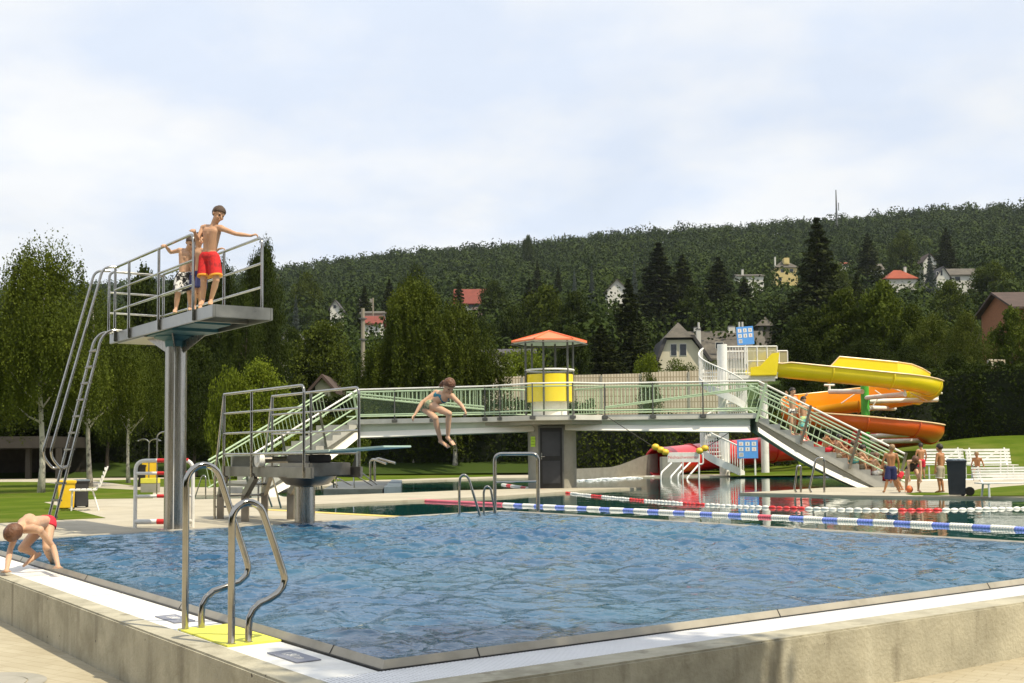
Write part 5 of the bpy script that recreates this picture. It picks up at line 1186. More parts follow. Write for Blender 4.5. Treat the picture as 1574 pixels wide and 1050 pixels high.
def crown_birch(seed, w_=7, h0=1.0, h1=8.6, leaf=.10, n_str=2500, m='birch', z_end=1.1, strand=2.4):
    rs = np.random.RandomState(seed); L = lobes(rs, 34, w_, h0+2.6, h1-.5); pts = []; out_ = []
    CLs = []
    for i in range(n_str//7):
        c = L[rs.randint(len(L))]; d = rnd_dirs(1, rs)[0]; d[2] = abs(d[2])*.7; CLs.append((c[:3] + d*c[3]*rs.uniform(.7,1.25), d, rs.uniform(.4,1.1)))
    for i in range(n_str):
        p0_, d, l0_ = CLs[rs.randint(len(CLs))]; p = p0_ + rs.normal(size=3)*np.array([.13,.13,.10]); ln = l0_*rs.uniform(.7,1.1)*strand*(.35+.65*min(1,(np.hypot(p[0],p[1])/(w_*.35)))); k = int(ln/.07); 
        sway = rs.normal(size=2)*.05; zz = np.arange(k)*.07; q = np.stack([p[0]+sway[0]*zz+rs.normal(size=k)*.06+d[0]*.25*np.sqrt(zz+.01), p[1]+sway[1]*zz+rs.normal(size=k)*.06+d[1]*.25*np.sqrt(zz+.01), p[2]-zz], 1); q = q[q[:,2] > z_end+rs.uniform(-.4,.5)]; pts.append(q)
    P_ = np.concatenate(pts)
    n2 = 13000; idx = rs.randint(len(L), size=n2); d = rnd_dirs(n2, rs); P2 = L[idx,:3] + d*(L[idx,3]*rs.rand(n2)**.4*1.15)[:,None]; P_ = np.concatenate([P_, P2])
    return mesh_only('crown', quads_at(P_, leaf, rs, None, 0, .75), m=LM[m])
def crown_spruce(seed, w_=5, h=12, n=11000, leaf=.30, m='spruce', z0=.8):
    rs = np.random.RandomState(seed); pts = []; outs = []; lv = int(h*2.0)
    for j in range(lv):
        u = j/(lv-1); z = z0 + (h-z0)*u; R_ = w_/2*(1-u)**.85*rs.uniform(.82,1.12)+.08; nb = int(5+9*(1-u)); a0 = rs.uniform(0,6.28)
        for k in range(nb):
            a = a0 + 2*math.pi*k/nb + rs.uniform(-.25,.25); Lb = R_*rs.uniform(.65,1.12); nn = max(4, int(n/lv/nb*(.4+1.5*(1-u)))); t = rs.rand(nn)**.7; x = np.cos(a)*Lb*t; y = np.sin(a)*Lb*t; dz = -.42*Lb*t**1.4 + .12*Lb*t**4
            side = rs.normal(size=nn)*.16*Lb*(.3+t); q = np.stack([x - np.sin(a)*side, y + np.cos(a)*side, z+dz-np.abs(rs.normal(size=nn))*.16], 1); pts.append(q); outs.append(np.tile([np.cos(a)*.5, np.sin(a)*.5, .8], (nn,1)))
    P_ = np.concatenate(pts); return mesh_only('crown', quads_at(P_, leaf, rs, np.concatenate(outs), .8, .45), m=LM[m])
def crown_bush(seed, w_=5, h=3.5, n=9000, leaf=.16, m='bright', n_l=40):
    rs = np.random.RandomState(seed); L = []
    for i in range(n_l):
        a = rs.uniform(0,6.28); u = rs.rand()**.8; r = w_/2*math.sqrt(rs.rand())*.85*math.sqrt(max(.05,1-u*u*.8)); L.append((r*math.cos(a), r*math.sin(a), h*.88*u+.1, w_*rs.uniform(.10,.17)))
    L = np.array(L); idx = rs.randint(len(L), size=n); d = rnd_dirs(n, rs); P_ = L[idx,:3] + d*(L[idx,3]*rs.rand(n)**.3)[:,None]; P_ = P_[P_[:,2] > .02]; 
    return mesh_only('crown', quads_at(P_, leaf, rs, None, 0, .6), m=LM[m])
PROTO = {}
def proto(key, crown, trunk, w_, h): PROTO[key] = (crown, trunk, w_, h)
def tmesh(b, m):
    me = bpy.data.meshes.new('trunk'); me.from_pydata(b.v, [], b.f); me.materials.append(m); me.polygons.foreach_set('use_smooth', [True]*len(me.polygons)); me.update(); return me
for i in range(3): proto('dec%d' % i, crown_dec(10+i, 8, 1.6, 10, 120, .30, 14000), tmesh(trunk_mb(8.6,.22,i+1,'bark'), M['bark']), 8, 10)
for i in range(2): proto('near%d' % i, crown_dec(20+i, 8, 1.0, 9, 190, .17, 34000), tmesh(trunk_mb(8,.2,i+4,'bark'), M['bark']), 8, 9)
for i in range(2): proto('birch%d' % i, crown_birch(30+i), tmesh(trunk_mb(8.0,.15,i+7,'birch', 9, .3, .3, .012, 7), M['birch_bark']), 7, 8.8)
for i in range(2): proto('birchf%d' % i, crown_birch(34+i, 6.5, .6, 10.4, .15, 1700, 'birch', 1.0, 3.0), tmesh(trunk_mb(9.6,.17,i+9,'birch', 9, .25, .3, .012, 7), M['birch_bark']), 6.5, 10.6)
for i in range(3): proto('spruce%d' % i, crown_spruce(40+i), tmesh(trunk_mb(11.6,.2,i+12,'bark', 0, curve=.0), M['bark']), 5, 12)
for i in range(2): proto('bush%d' % i, crown_bush(50+i), tmesh(trunk_mb(2.2,.08,i+15,'bark',5,.1,.3,.02,4), M['bark']), 5, 3.7)
proto('conif', crown_spruce(48, 3.6, 10, 16000, .15, 'dark', .4), tmesh(trunk_mb(9.6,.16,18,'bark',0,curve=0), M['bark']), 3.6, 10)
# ivy-clad/round dense shrub tree
proto('round', crown_bush(55, 8, 8.2, 20000, .26, 'mid', 110), tmesh(trunk_mb(5,.2,19,'bark',5,.1,.3,.02,7), M['bark']), 8, 8.6)
def tree(kind, px, ytop, wpx, Y, name, label, mt=None, group=None, cat='tree', depth=None, z_base=None, cut=0.0):
    cr, tr, w_, h = PROTO[kind]; X = XR(px, Y); zb_ = tz(X, Y) if z_base is None else z_base; zb_ -= .05; zt = D(px, ytop, Y).z; H = zt - zb_; W = wpx/F*Y; sx = W/w_; sz = H/h
    t = thing(name, label, cat, (X, Y, zb_), group); t.rotation_euler = (0,0,random.uniform(0,6.28)); t.scale = (sx, sx, sz)
    o = bpy.data.objects.new('crown', cr); COL.objects.link(o); o.parent = t
    if mt: o.material_slots[0].link = 'OBJECT'; o.material_slots[0].material = LM[mt]
    o2 = bpy.data.objects.new('trunk', tr); COL.objects.link(o2); o2.parent = t
    return t
G1 = 'birches around the pools'
tree('birch0', 62, 386, 225, 36.5, 'birch_tree', 'tall weeping birch with mottled white trunk at the left, behind the tower ladder', group=G1, z_base=0)
tree('birch1', -45, 425, 210, 41, 'birch_tree', 'birch cut off by the left edge of the picture beside the tallest left birch', group=G1, z_base=0)
tree('birch1', 140, 436, 185, 43, 'birch_tree', 'weeping birch between the tall left birch and the diving tower column', group=G1, z_base=0)
tree('birch1', 200, 480, 125, 48, 'birch_tree', 'small narrow birch just left of the tower column', group=G1, z_base=0)
tree('birchf0', 640, 428, 150, 65, 'birch_tree', 'tallest middle birch with light green top above the jumping girl', group=G1, z_base=0)
tree('birchf1', 696, 466, 138, 64, 'birch_tree', 'broad middle birch right behind the jumping girl', group=G1, z_base=0)
tree('birchf1', 592, 535, 125, 66, 'birch_tree', 'lower middle birch in front of the concrete pole', group=G1, z_base=0)
G2 = 'dark trees behind the diving tower'
for px, yt, wp, Y, k, mt, lb in ((215,402,92,74,'dec0','dark','dark leafy tree showing above the rear rails of the tower platform'), (272,420,105,72,'near1','dark','dark leafy tree directly behind the tower column'), (338,398,108,73,'near0','dark','dark broad tree right behind the boys on the platform'),
    (392,388,84,70,'near0','dark','slim dark tree rising right of the tower platform front'), (406,368,84,72,'near1','dark','pointed narrow dark tree just right of the tower platform'), (372,440,90,66,'near1','dark','dark tree under the platform front, above the bright bush'),
    (170,470,110,64,'near0','dark','dark tree behind the tower ladder'), (110,520,150,66,'dec1','dark','low dark tree behind the tall left birch'), (20,540,150,66,'dec2','dark','low dark tree at the far left above the shelter'), (300,520,120,62,'near0','dark','dark shrubby tree between the column and the bright bush')):
    tree(k, px, yt, wp, Y, 'broadleaf_tree', lb, mt, G2)
tree('near1', 398, 553, 155, 55, 'bright_bush', 'large bright yellow-green bush behind the springboard railings', 'bright', z_base=-.8, cat='bush')
tree('bush0', 345, 570, 75, 54, 'bright_bush', 'smaller bright green bush at the left end of the large one', 'bright', z_base=0, cat='bush')
tree('bush1', 520, 625, 110, 58, 'dark_shrub', 'dark shrub seen through the left bridge stairs', 'mid', z_base=0, cat='bush')
tree('round', 490, 484, 128, 92, 'round_tree', 'dense round-headed tree above the springboard railings', 'birch')
tree('dec2', 448, 500, 70, 100, 'broadleaf_tree', 'dark tree at the left shoulder of the round-headed tree', 'dark', 'trees at the foot of the hill')
for px, yt, wp, Y, k, mt, lb in ((800,538,125,82,'bush0','bright','light green bushy hedge tree left of the kiosk roof'), (866,560,80,80,'bush1','bright','light green bush seen through the kiosk posts'), (745,560,60,84,'bush1','mid','green bush beside the middle birch at the left end of the fence'),
    (996,546,62,86,'bush0','bright','bright bush in front of the fence left of the pyramid-roofed house'), (1045,548,70,96,'bush1','mid','leafy bush in front of the pyramid-roofed house gable'), (1090,556,60,96,'bush0','mid','low bush right of the white gable'), (999,566,42,76,'bush1','mid','ivy clump hanging over the middle of the cream fence')):
    tree(k, px, yt, wp, Y, 'leafy_bush', lb, mt, 'bushes along the cream fence', 'bush')
G3 = 'spruces on the slope'
for px, yt, wp, Y, mt, lb in ((1016,374,112,232,'spruce','broad twin-topped spruce above the pyramid-roofed house'), (1052,392,84,236,'spruce','spruce close to the right of the broad twin-topped one'), (1108,396,92,240,'spruce','dark spruce left of the flat-roofed hillside house'),
    (1148,430,66,232,'spruce','short dark spruce below the flat-roofed hillside house'), (1262,336,118,165,'spruce','tallest dark spruce standing right of the yellow hillside house'), (968,430,88,125,'spruce','tall spruce behind the kiosk roof on its right'), (925,500,92,112,'spruce','lower olive spruce close to the kiosk roof on the right'),
    (706,430,44,240,'spruce','slim dark spruce left of the red-roofed chalet'), (560,440,48,260,'spruce','slim dark spruce above the concrete pole'), (598,430,50,250,'spruce','spruce between concrete pole and middle birch'), (815,430,52,230,'spruce','dark spruce above the kiosk roof to the left'),
    (828,402,38,330,'spruce','distant pale spruce right of the chalet'), (860,410,34,340,'spruce','distant spruce above the kiosk'), (1340,360,64,330,'spruce','dark spruce on the slope above the red-roofed right house'), (1462,352,56,360,'spruce','dark spruce above the white house with grey roof'),
    (770,500,52,150,'spruce','small dark spruce above the fence left end'), (1205,470,70,150,'spruce','dark spruce in front of the yellow house foot'), (1322,420,60,200,'spruce','spruce between the tallest spruce and the red-roofed right house')):
    tree('spruce%d' % (abs(hash(lb)) % 3 if False else (px % 3)), px, yt, wp*(1.35 if wp > 40 else 1.1), Y, 'spruce_tree', lb, mt, G3)
for px, yt, wp, Y, lb in ((454,455,34,210,'blue-grey spruce left of the round-headed tree'), (912,410,26,300,'small blue-grey spruce above the white gable in the trees'), (978,402,24,310,'blue-grey spruce to the right of the white gable in the trees'), (885,414,22,310,'smallest blue-grey spruce left of the white gable'), (1436,388,36,280,'blue-grey spruce left of the white house with grey roof')):
    tree('spruce1', px, yt, wp, Y, 'blue_spruce', lb, 'blue', 'blue-grey spruces among the houses')
G4 = 'broadleaf trees at the foot of the hill'
for px, yt, wp, Y, k, mt, lb in ((840,436,112,160,'dec0','mid','large green tree above the kiosk roof'), (790,470,80,140,'dec1','dark','dark green tree between middle birch and kiosk'), (885,446,90,135,'dec2','dark','dark tree above the kiosk roof on its right side'), (745,485,70,130,'dec0','dark','dark tree behind the right shoulder of the middle birch'),
    (880,500,80,100,'dec1','dark','dark low tree directly behind the kiosk roof'), (1068,440,90,228,'dec2','dark','dark tree rising behind the pyramid roof'), (1130,452,95,224,'dec1','dark','dark tree behind the long grey roof'), (1190,455,90,224,'dec0','dark','dark tree behind the blue board'),
    (1228,505,90,92,'dec1','dark','dark tree right of the upper blue board'), (1248,470,110,98,'dec0','dark','dark tree above the yellow slide start'), (1300,442,120,96,'dec2','mid','large tree above the middle of the yellow slide'), (1360,428,115,94,'dec0','mid','large pale-flecked tree below the red-roofed right house'), (1405,470,90,90,'dec1','mid','tree above the right end of the yellow slide'),
    (1440,482,110,80,'near0','olive','yellowish flowering tree right of the yellow slide'), (1488,478,90,76,'near1','olive','yellowish flowering tree left of the timber house'), (1560,470,85,84,'dec2','mid','green tree partly covering the timber house at the right edge'), (1620,440,120,90,'dec0','mid','green tree cut by the right edge'),
    (1240,560,110,74,'near1','dark','dark low tree behind the slide start'), (1330,520,130,78,'near0','dark','dark tree mass directly behind the slide pole'), (1400,530,110,74,'near1','dark','dark low tree behind the slide bend'), (1470,545,90,72,'dec1','dark','dark low tree left of the small wooden fence'),
    (1190,590,70,70,'near0','dark','dark low tree behind the slide platform'), (1395,355,60,420,'dec1','mid','pale round tree on the slope right of the tallest spruce'), (1465,430,80,210,'dec2','mid','tree below the white house with grey roof'), (1530,400,90,260,'dec0','mid','light green tree above the timber house'), (1290,405,70,300,'dec0','mid','round tree behind the tallest spruce'),
    (470,420,70,330,'dec1','mid','tree on the slope above the round-headed tree'), (640,405,66,340,'dec2','dark','dark tree behind the top of the tallest middle birch'), (760,430,66,250,'dec0','dark','dark tree right of the red-roofed chalet'), (520,495,50,180,'dec2','mid','tree below the small white gable house'), (814,360,26,640,'dec0','dark','lone round tree standing out on the ridge line')):
    tree(k, px, yt, wp, Y, 'broadleaf_tree', lb, mt, G4)
# young tree beside the paving, out of view to the right, shading the corner of the wall
t_ = thing('young_tree', 'slender young tree on the paved plaza right of the pool corner, outside the picture', 'tree', (4.4, 3.4, -.39)); t_.scale = (.52,.52,1.05)
for nm_, me_ in (('crown', PROTO['dec0'][0]), ('trunk', PROTO['dec0'][1])):
    o_ = bpy.data.objects.new(nm_, me_); COL.objects.link(o_); o_.parent = t_
# hedges
def hedge(name, pts, h, th, label, leaf=.17, dens=95, mt='hedge', seed=1):
    rs = np.random.RandomState(seed); t = thing(name, label, 'hedge', tuple(pts[0])); P_ = []; O_ = []
    core = MB(); base = Vector(pts[0])
    for a, c in zip(pts, pts[1:]):
        d = (c-a).normalized(); a = a - d*.45; c = c + d*.45; d = (c-a); L_ = d.length; d.normalize(); n = Vector((-d.y, d.x, 0)).normalized()
        if n.y > 0: n = -n   # towards camera
        ha = h; za, zc = a.z, c.z
        for side in ('front','top','back'):
            area = L_*(ha if side != 'top' else th); k = int(area*dens*(1 if side != 'back' else .3)); u = rs.rand(k); v_ = rs.rand(k)
            bump = .16*np.sin(u*L_*1.7)+.12*np.sin(u*L_*4.1+v_*5)+.10*np.sin(v_*9+u*L_*2.3)+rs.normal(size=k)*.10
            zz = za+(zc-za)*u
            if side == 'top': X = a.x+d.x*L_*u - n.x*th*v_; Yy = a.y+d.y*L_*u - n.y*th*v_; Zz = zz+ha+bump*.8; nn = np.tile([0,0,1.],(k,1))
            else:
                s = 1 if side == 'front' else -1; off = 0 if side == 'front' else th; X = a.x+d.x*L_*u - n.x*off + n.x*s*bump; Yy = a.y+d.y*L_*u - n.y*off + n.y*s*bump; Zz = zz+ha*v_; nn = np.tile([n.x*s, n.y*s, .35],(k,1))
            P_.append(np.stack([X,Yy,Zz],1)); O_.append(nn)
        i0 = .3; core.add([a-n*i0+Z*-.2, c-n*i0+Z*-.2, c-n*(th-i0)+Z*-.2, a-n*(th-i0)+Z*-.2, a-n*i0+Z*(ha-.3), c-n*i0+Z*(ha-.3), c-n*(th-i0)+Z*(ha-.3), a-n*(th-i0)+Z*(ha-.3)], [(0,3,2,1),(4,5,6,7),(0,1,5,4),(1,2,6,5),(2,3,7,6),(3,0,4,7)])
    co = quads_at(np.concatenate(P_) - np.array(base), leaf, rs, np.concatenate(O_), .7, .65); me = mesh_only('foliage', co, m=LM[mt]); o = bpy.data.objects.new('foliage', me); COL.objects.link(o); o.parent = t
    core.build('dark_core', mat('hedge_core_' + name + str(seed), (.012,.018,.005), .95, 0, .3, 3), t)  # solid dark box core filling the hedge behind its leaves
    return t
def tzv(px, Y, dz=0): X = XR(px, Y); return Vector((X, Y, tz(X, Y)+dz))
hedge('clipped_hedge', [tzv(-500,66), tzv(250,66), tzv(560,66.5)], 3.5, 2.2, 'long dark clipped hedge behind the left lawn and the diving tower', seed=1)
hedge('clipped_hedge', [tzv(560,64.6), tzv(800,64.5), tzv(900,64)], 3.2, 2.0, 'dark hedge under the left half of the footbridge behind the middle birches', seed=2)
hedge('clipped_hedge', [tzv(885,61.5), tzv(1010,61.5), tzv(1215,62.5)], 2.75, 2.0, 'leafy hedge behind the steel chute and the spiral staircase', seed=3, mt='mid')
hedge('clipped_hedge', [tzv(1190,64.5), tzv(1330,64.5), tzv(1420,64)], 2.6, 2.0, 'dark hedge behind the foot of the slide and the right stairs', seed=4)
hedge('tall_hedge', [tzv(1405,66), tzv(1500,65), tzv(1620,62.5), tzv(1900,58)], 3.95, 2.5, 'tall dark hedge at the top of the grass bank on the right', seed=5, dens=95)
# far wood on the hillside
rs = np.random.RandomState(99)
HOUSES_CLEAR = []   # (px0, px1, row_base, Y)
def clear(px0, px1, row, Y): HOUSES_CLEAR.append((px0, px1, row, Y))
clear(692,756,476,325); clear(502,530,474,300); clear(545,595,498,230); clear(930,972,438,300); clear(1132,1182,423,420); clear(1192,1236,424,500); clear(1366,1420,424,340); clear(1434,1512,426,330); clear(1505,1640,505,150); clear(1010,1190,572,190); clear(1422,1452,418,420); clear(418,470,540,170); clear(745,822,548,110); clear(1346,1368,418,400); clear(1296,1320,405,480)
Pq = []; cnt = 0
def dome(px, Y, H, W, nq, s):
    X = XR(px, Y); z = tz(X, Y); con = rs.rand() < .16; H *= rs.choice([.85,1,1,1.15]); W *= rs.uniform(.85,1.3)
    d = rnd_dirs(nq, rs)
    if con:
        u = rs.rand(nq)**.8; a = rs.rand(nq)*6.28; r = W*.36*(1-u)*(.75+.5*rs.rand(nq)); P_ = np.stack([X+np.cos(a)*r, Y+np.sin(a)*r, z+H*.15+H*.95*u],1); o_ = np.stack([np.cos(a),np.sin(a),np.full(nq,.5)],1); return quads_at(P_, s*.8, rs, o_, 2.2, .7)
    d[:,2] = d[:,2]*.9+.1; nl = 5; cl = rs.normal(size=(nl,3))*np.array([W*.2,W*.2,H*.12]); ii = rs.randint(nl, size=nq)
    P_ = np.array([X,Y,z+H*.62]) + cl[ii] + d*np.array([W*.34,W*.34,H*.30])*(.75+.35*rs.rand(nq))[:,None]; return quads_at(P_, s*1.2, rs, d, 6, .9)
for Y0, Y1, step, nq, s in ((100,170,8.5,520,.42),(170,300,9,330,.60),(300,480,9.0,200,.85),(480,700,9.5,130,1.1),(700,905,9.5,105,1.2)):
    Y = Y0
    while Y < Y1:
        px = -250.0
        while px < 1900:
            dpx = step/Y*F; q = px + rs.uniform(-.9,.9)*dpx; Yj = Y + rs.uniform(-1.1,1.1)*step; H = rs.uniform(9.5,12.5) if Yj > 690 else rs.uniform(8.5,13.5) if Yj > 300 else rs.uniform(6,10); W = rs.uniform(8,12); ok = True
            X = XR(q, Yj); zt = tz(X, Yj) + H; rowt = ROW(q) - (zt-HC)/Yj*F
            for (a, c, rb, Yh) in HOUSES_CLEAR:
                hw = W/2/Yj*F
                if a-hw < q < c+hw and Yj < Yh+12 and (rowt < rb or abs(Yj-Yh) < 14): ok = False; break
            if ok: Pq.append(dome(q, Yj, H, W, nq, s)); cnt += 1
            px += dpx
        Y += step*.95
co = np.concatenate(Pq); fo_ = bpy.data.objects.new('hillside_forest', mesh_only('hillside_forest', co, m=LM['forest'])); COL.objects.link(fo_); structure(fo_, 'stuff')
print('forest trees', cnt, 'quads', len(co)//4)
# belt of trees closing the grounds on the side the picture is taken from (seen only mirrored in steel and water)
Pb = []
for i in range(46):
    a = math.pi*(1.03 + .94*i/45); r_ = 34 + rs.uniform(-4,4); cx_, cy_ = math.cos(a)*r_*1.25, math.sin(a)*r_; H = rs.uniform(9,13); nq = 420
    d = rnd_dirs(nq, rs); cl = rs.normal(size=(6,3))*np.array([1.6,1.6,1.6]); ii = rs.randint(6, size=nq); Pb.append(quads_at(np.array([cx_,cy_,H*.5]) + cl[ii] + d*np.array([3.2,3.2,H*.42]), 1.3, rs, d, 3, .9))
ob_ = bpy.data.objects.new('tree_belt', mesh_only('tree_belt', np.concatenate(Pb), m=LM['mid'])); COL.objects.link(ob_); structure(ob_, 'stuff')
# ================= BUILDINGS =================
HM = {'cream': mat('cream_render', (.62,.56,.42), .85, 0, .06, .8), 'white': mat('white_render', (.60,.58,.52), .85, 0, .05, .8), 'ochre': mat('ochre_render', (.58,.46,.20), .85, 0, .06, .8), 'timber': mat('orange_timber', (.30,.12,.05), .8, 0, .2, 2, stretch=(1,1,8)),
      'r_red': mat('red_tiles', (.18,.04,.025), .8, 0, .2, .8, bump=.5, bscale=6), 'r_orange': mat('orange_tiles', (.27,.055,.022), .8, 0, .18, .8, bump=.5, bscale=6), 'r_grey': mat('grey_shingles', (.085,.075,.06), .85, 0, .25, .9, bump=.5, bscale=6, stain=(.13,.115,.09), stain_scale=.6),
      'r_brown': mat('brown_shingles', (.07,.045,.035), .85, 0, .25, .8, bump=.5, bscale=5), 'glassw': mat('window_pane', (.02,.025,.03), .12, 0, .2, 1), 'r_dark': mat('dark_slate', (.055,.05,.05), .8, 0, .2, 1)}
def house(px0, px1, row_eave, row_ridge, Y, wallm, roofm, label, name='house', dep=8, gable_front=False, over=.5, windows=(), chimneys=(), row_base=None, hip=False, z_drop=3.0, cat='house', group='houses on the hillside', balc=False):
    X0_, X1_ = XR(px0, Y), XR(px1, Y); cx = (X0_+X1_)/2; r = ROW((px0+px1)/2); zE = HC + (r-row_eave)/F*Y; zR = HC + (r-row_ridge)/F*Y; zB = (HC + (r-row_base)/F*Y) if row_base else min(tz(cx,Y), tz(cx,Y+dep)); zB = min(zB, tz(cx,Y)) - z_drop
    t = thing(name, label, cat, (cx, Y, zB), group)
    b = MB(); b.box(X0_, Y, zB, X1_, Y+dep, zE); b.build('wall', HM[wallm], t)
    o = over
    if gable_front:
        b = MB(); b.add([(X0_,Y,zE),(X1_,Y,zE),(cx,Y,zR),(X0_,Y+dep,zE),(X1_,Y+dep,zE),(cx,Y+dep,zR)], [(0,1,2),(5,4,3)]); b.build('gable', HM[wallm], t)
        k = (zR-zE)/(cx-X0_); b = MB(); tk = .28
        for s, xe in ((-1,X0_-o),(1,X1_+o)):
            ze = zE - k*o; b.add([(xe,Y-o,ze),(cx,Y-o,zR),(cx,Y+dep+o,zR),(xe,Y+dep+o,ze),(xe,Y-o,ze+tk),(cx,Y-o,zR+tk),(cx,Y+dep+o,zR+tk),(xe,Y+dep+o,ze+tk)], [(0,3,2,1) if s < 0 else (0,1,2,3),(4,5,6,7) if s < 0 else (7,6,5,4),(0,1,5,4),(1,2,6,5),(2,3,7,6),(3,0,4,7)])
        rf = b.build('roof', HM[roofm], t)
    else:
        yc = Y+dep/2; k = (zR-zE)/(dep/2); tk = .28; b = MB(); ins_ = (dep/2)*.9 if hip else 0
        for s, ye in ((-1,Y-o),(1,Y+dep+o)):
            ze = zE - k*o; b.add([(X0_-o,ye,ze),(X1_+o,ye,ze),(X1_+o-ins_,yc,zR),(X0_-o+ins_,yc,zR),(X0_-o,ye,ze+tk),(X1_+o,ye,ze+tk),(X1_+o-ins_,yc,zR+tk),(X0_-o+ins_,yc,zR+tk)], [(0,1,2,3),(7,6,5,4),(0,4,5,1),(1,5,6,2),(2,6,7,3),(3,7,4,0)])
        if hip:
            ze = zE - k*o
            for xe, xi in ((X0_-o, X0_-o+ins_),(X1_+o, X1_+o-ins_)): b.add([(xe,Y-o,ze+tk),(xe,Y+dep+o,ze+tk),(xi,yc,zR+tk)], [(0,1,2),(2,1,0)][:1])
        rf = b.build('roof', HM[roofm], t)
        if not hip:
            b = MB(); b.add([(X0_,Y,zE),(X0_,Y+dep,zE),(X0_,yc,zR)], [(0,2,1)]); b.build('gable', HM[wallm], t); b = MB(); b.add([(X1_,Y,zE),(X1_,Y+dep,zE),(X1_,yc,zR)], [(0,1,2)]); b.build('gable', HM[wallm], t)
    def wz(row): return HC + (r-row)/F*Y
    for (wa, wb, ra, rb_) in windows:
        x_, x2, z1, z2 = XR(wa,Y), XR(wb,Y), wz(rb_), wz(ra); b = MB(); fr_ = .08
        b.box(x_-fr_, Y-.05, z1-fr_, x2+fr_, Y+.02, z2+fr_); wi = b.build('window', HM['white'], t); b = MB(); b.box(x_, Y-.075, z1, x2, Y-.04, z2); b.build('pane', HM['glassw'], wi)
    for (ca, cb_, ra, rb_, dy) in chimneys:
        b = MB(); b.box(XR(ca,Y), Y+dy, wz(rb_)-1.5, XR(cb_,Y), Y+dy+1.0, wz(ra)); ch_ = b.build('chimney', HM['white'], rf); b = MB(); b.box(XR(ca,Y)-.08, Y+dy-.08, wz(ra), XR(cb_,Y)+.08, Y+dy+1.08, wz(ra)+.12); b.build('chimney_cap', HM['r_dark'], rf)
    return t, rf, wz
# pyramid-roofed house complex
Yp_ = 190.0; rr0 = ROW(1050)
def wz(row): return HC + (rr0-row)/F*Yp_
t = thing('house', 'cream house with steep pyramid roof over its cut gable, seen above the fence', 'house', (XR(1050,Yp_), Yp_, wz(590)), 'houses on the hillside')
def slabpoly(name, pr, y0_, y1_, m, par):
    b = MB(); n = len(pr); va = [(XR(a,Yp_), y0_, wz(r)) for a, r in pr]; vb = [(x, y1_, z) for x, y, z in va]; b.add(va+vb, [tuple(range(n)), tuple(reversed(range(n,2*n)))] + [(i, n+i, n+(i+1)%n, (i+1)%n) for i in range(n)]); o = b.build(name, m, par)
    bm = bmesh.new(); bm.from_mesh(o.data); bmesh.ops.recalc_face_normals(bm, faces=bm.faces); bm.to_mesh(o.data); bm.free(); return o
slabpoly('wall', [(1013,590),(1013,556),(1026,522),(1065,522),(1089,553),(1089,590)], Yp_, Yp_+10, HM['cream'], t)
slabpoly('roof', [(1063,515),(1068,515),(1096,556),(1091,556)], Yp_-.7, Yp_+10.5, HM['r_dark'], t)
slabpoly('roof', [(1021,520),(1027,520),(1011,560),(1006,560)], Yp_-.4, Yp_+10.5, HM['r_dark'], t)
for (wa, wb) in ((1032.5,1041),(1046.5,1056)):
    b = MB(); b.box(XR(wa,Yp_)-.1, Yp_-.06, wz(547), XR(wb,Yp_)+.1, Yp_+.02, wz(528)); wi = b.build('window', HM['white'], t); b = MB(); b.box(XR(wa,Yp_), Yp_-.09, wz(546), XR(wb,Yp_), Yp_-.05, wz(529)); b.build('pane', HM['glassw'], wi)
t2, rf2, _ = house(1064, 1182, 550, 505, 197, 'cream', 'r_grey', 'long grey-roofed wing with white chimneys right of the pyramid roof', dep=13, chimneys=((1073.5,1080,505,530,.5),(1078,1088,496.5,506,6),(1132.5,1143,495,507,6)), windows=((1102,1113,526,535),), row_base=575)
b = MB(); hx = [Vector((XR(1023,189.5),189.2,wz(519))), Vector((XR(1067,189.5),189.2,wz(519))), Vector((XR(1067,189.5),196,wz(519))), Vector((XR(1023,189.5),196,wz(519)))]; ap = Vector((XR(1045,192),192.6,wz(492)))
b.add(hx+[ap,], [(0,1,4),(1,2,4),(2,3,4),(3,0,4),(3,2,1,0)]); b.build('pyramid_roof', HM['r_grey'], t)
for pxa in (1076, 1138.5, 1143.5):
    b = MB(); b.tube([V3(pxa,198,wz(505)), V3(pxa,198,wz(487))], .18, 6); b.build('flue', HM['white'], t2)
b = MB(); Yp = 215; c = V3(1176, Yp, 0); zz = D(1176,502,Yp).z; ap = D(1176,487,Yp); b.add([(c.x-1.7,Yp-1.7,zz),(c.x+1.7,Yp-1.7,zz),(c.x+1.7,Yp+1.7,zz),(c.x-1.7,Yp+1.7,zz),tuple(ap)], [(0,1,4),(1,2,4),(2,3,4),(3,0,4),(3,2,1,0)]); b.box(c.x-1.3,Yp-1.3,tz(c.x,Yp)-1,c.x+1.3,Yp+1.3,zz-.01)
tag(b.build('turret', HM['r_grey']), 'small grey pyramid turret behind the long grey roof, right of the blue board', 'turret')
house(704, 744, 461, 442, 325, 'white', 'r_red', 'white chalet with bright red roof on the slope above the middle birches', over=1.2, dep=7, windows=((708,715,464,470),(720,738,466,473)), row_base=486)
house(728, 758, 487, 469, 300, 'white', 'r_brown', 'brown-roofed house with a roof window just right of the red-roofed chalet', dep=10, row_base=494)
house(507, 522, 472, 461, 300, 'white', 'r_dark', 'small white gabled house above the round-headed tree', gable_front=True, windows=((512,516,468,473),), row_base=480)
house(552, 568, 468, 457, 320, 'white', 'r_grey', 'grey-roofed house behind the top of the concrete pole', row_base=474)
house(556, 588, 482, 477, 232, 'white', 'r_grey', 'flat white house top right of the concrete pole', dep=6, row_base=500)
house(560, 584, 497, 484, 225, 'white', 'r_red', 'red-roofed house part just right of the concrete pole', dep=7, row_base=505)
house(936, 966, 444, 429, 300, 'white', 'r_grey', 'white gabled house half hidden among spruces above the kiosk', gable_front=True, row_base=452)
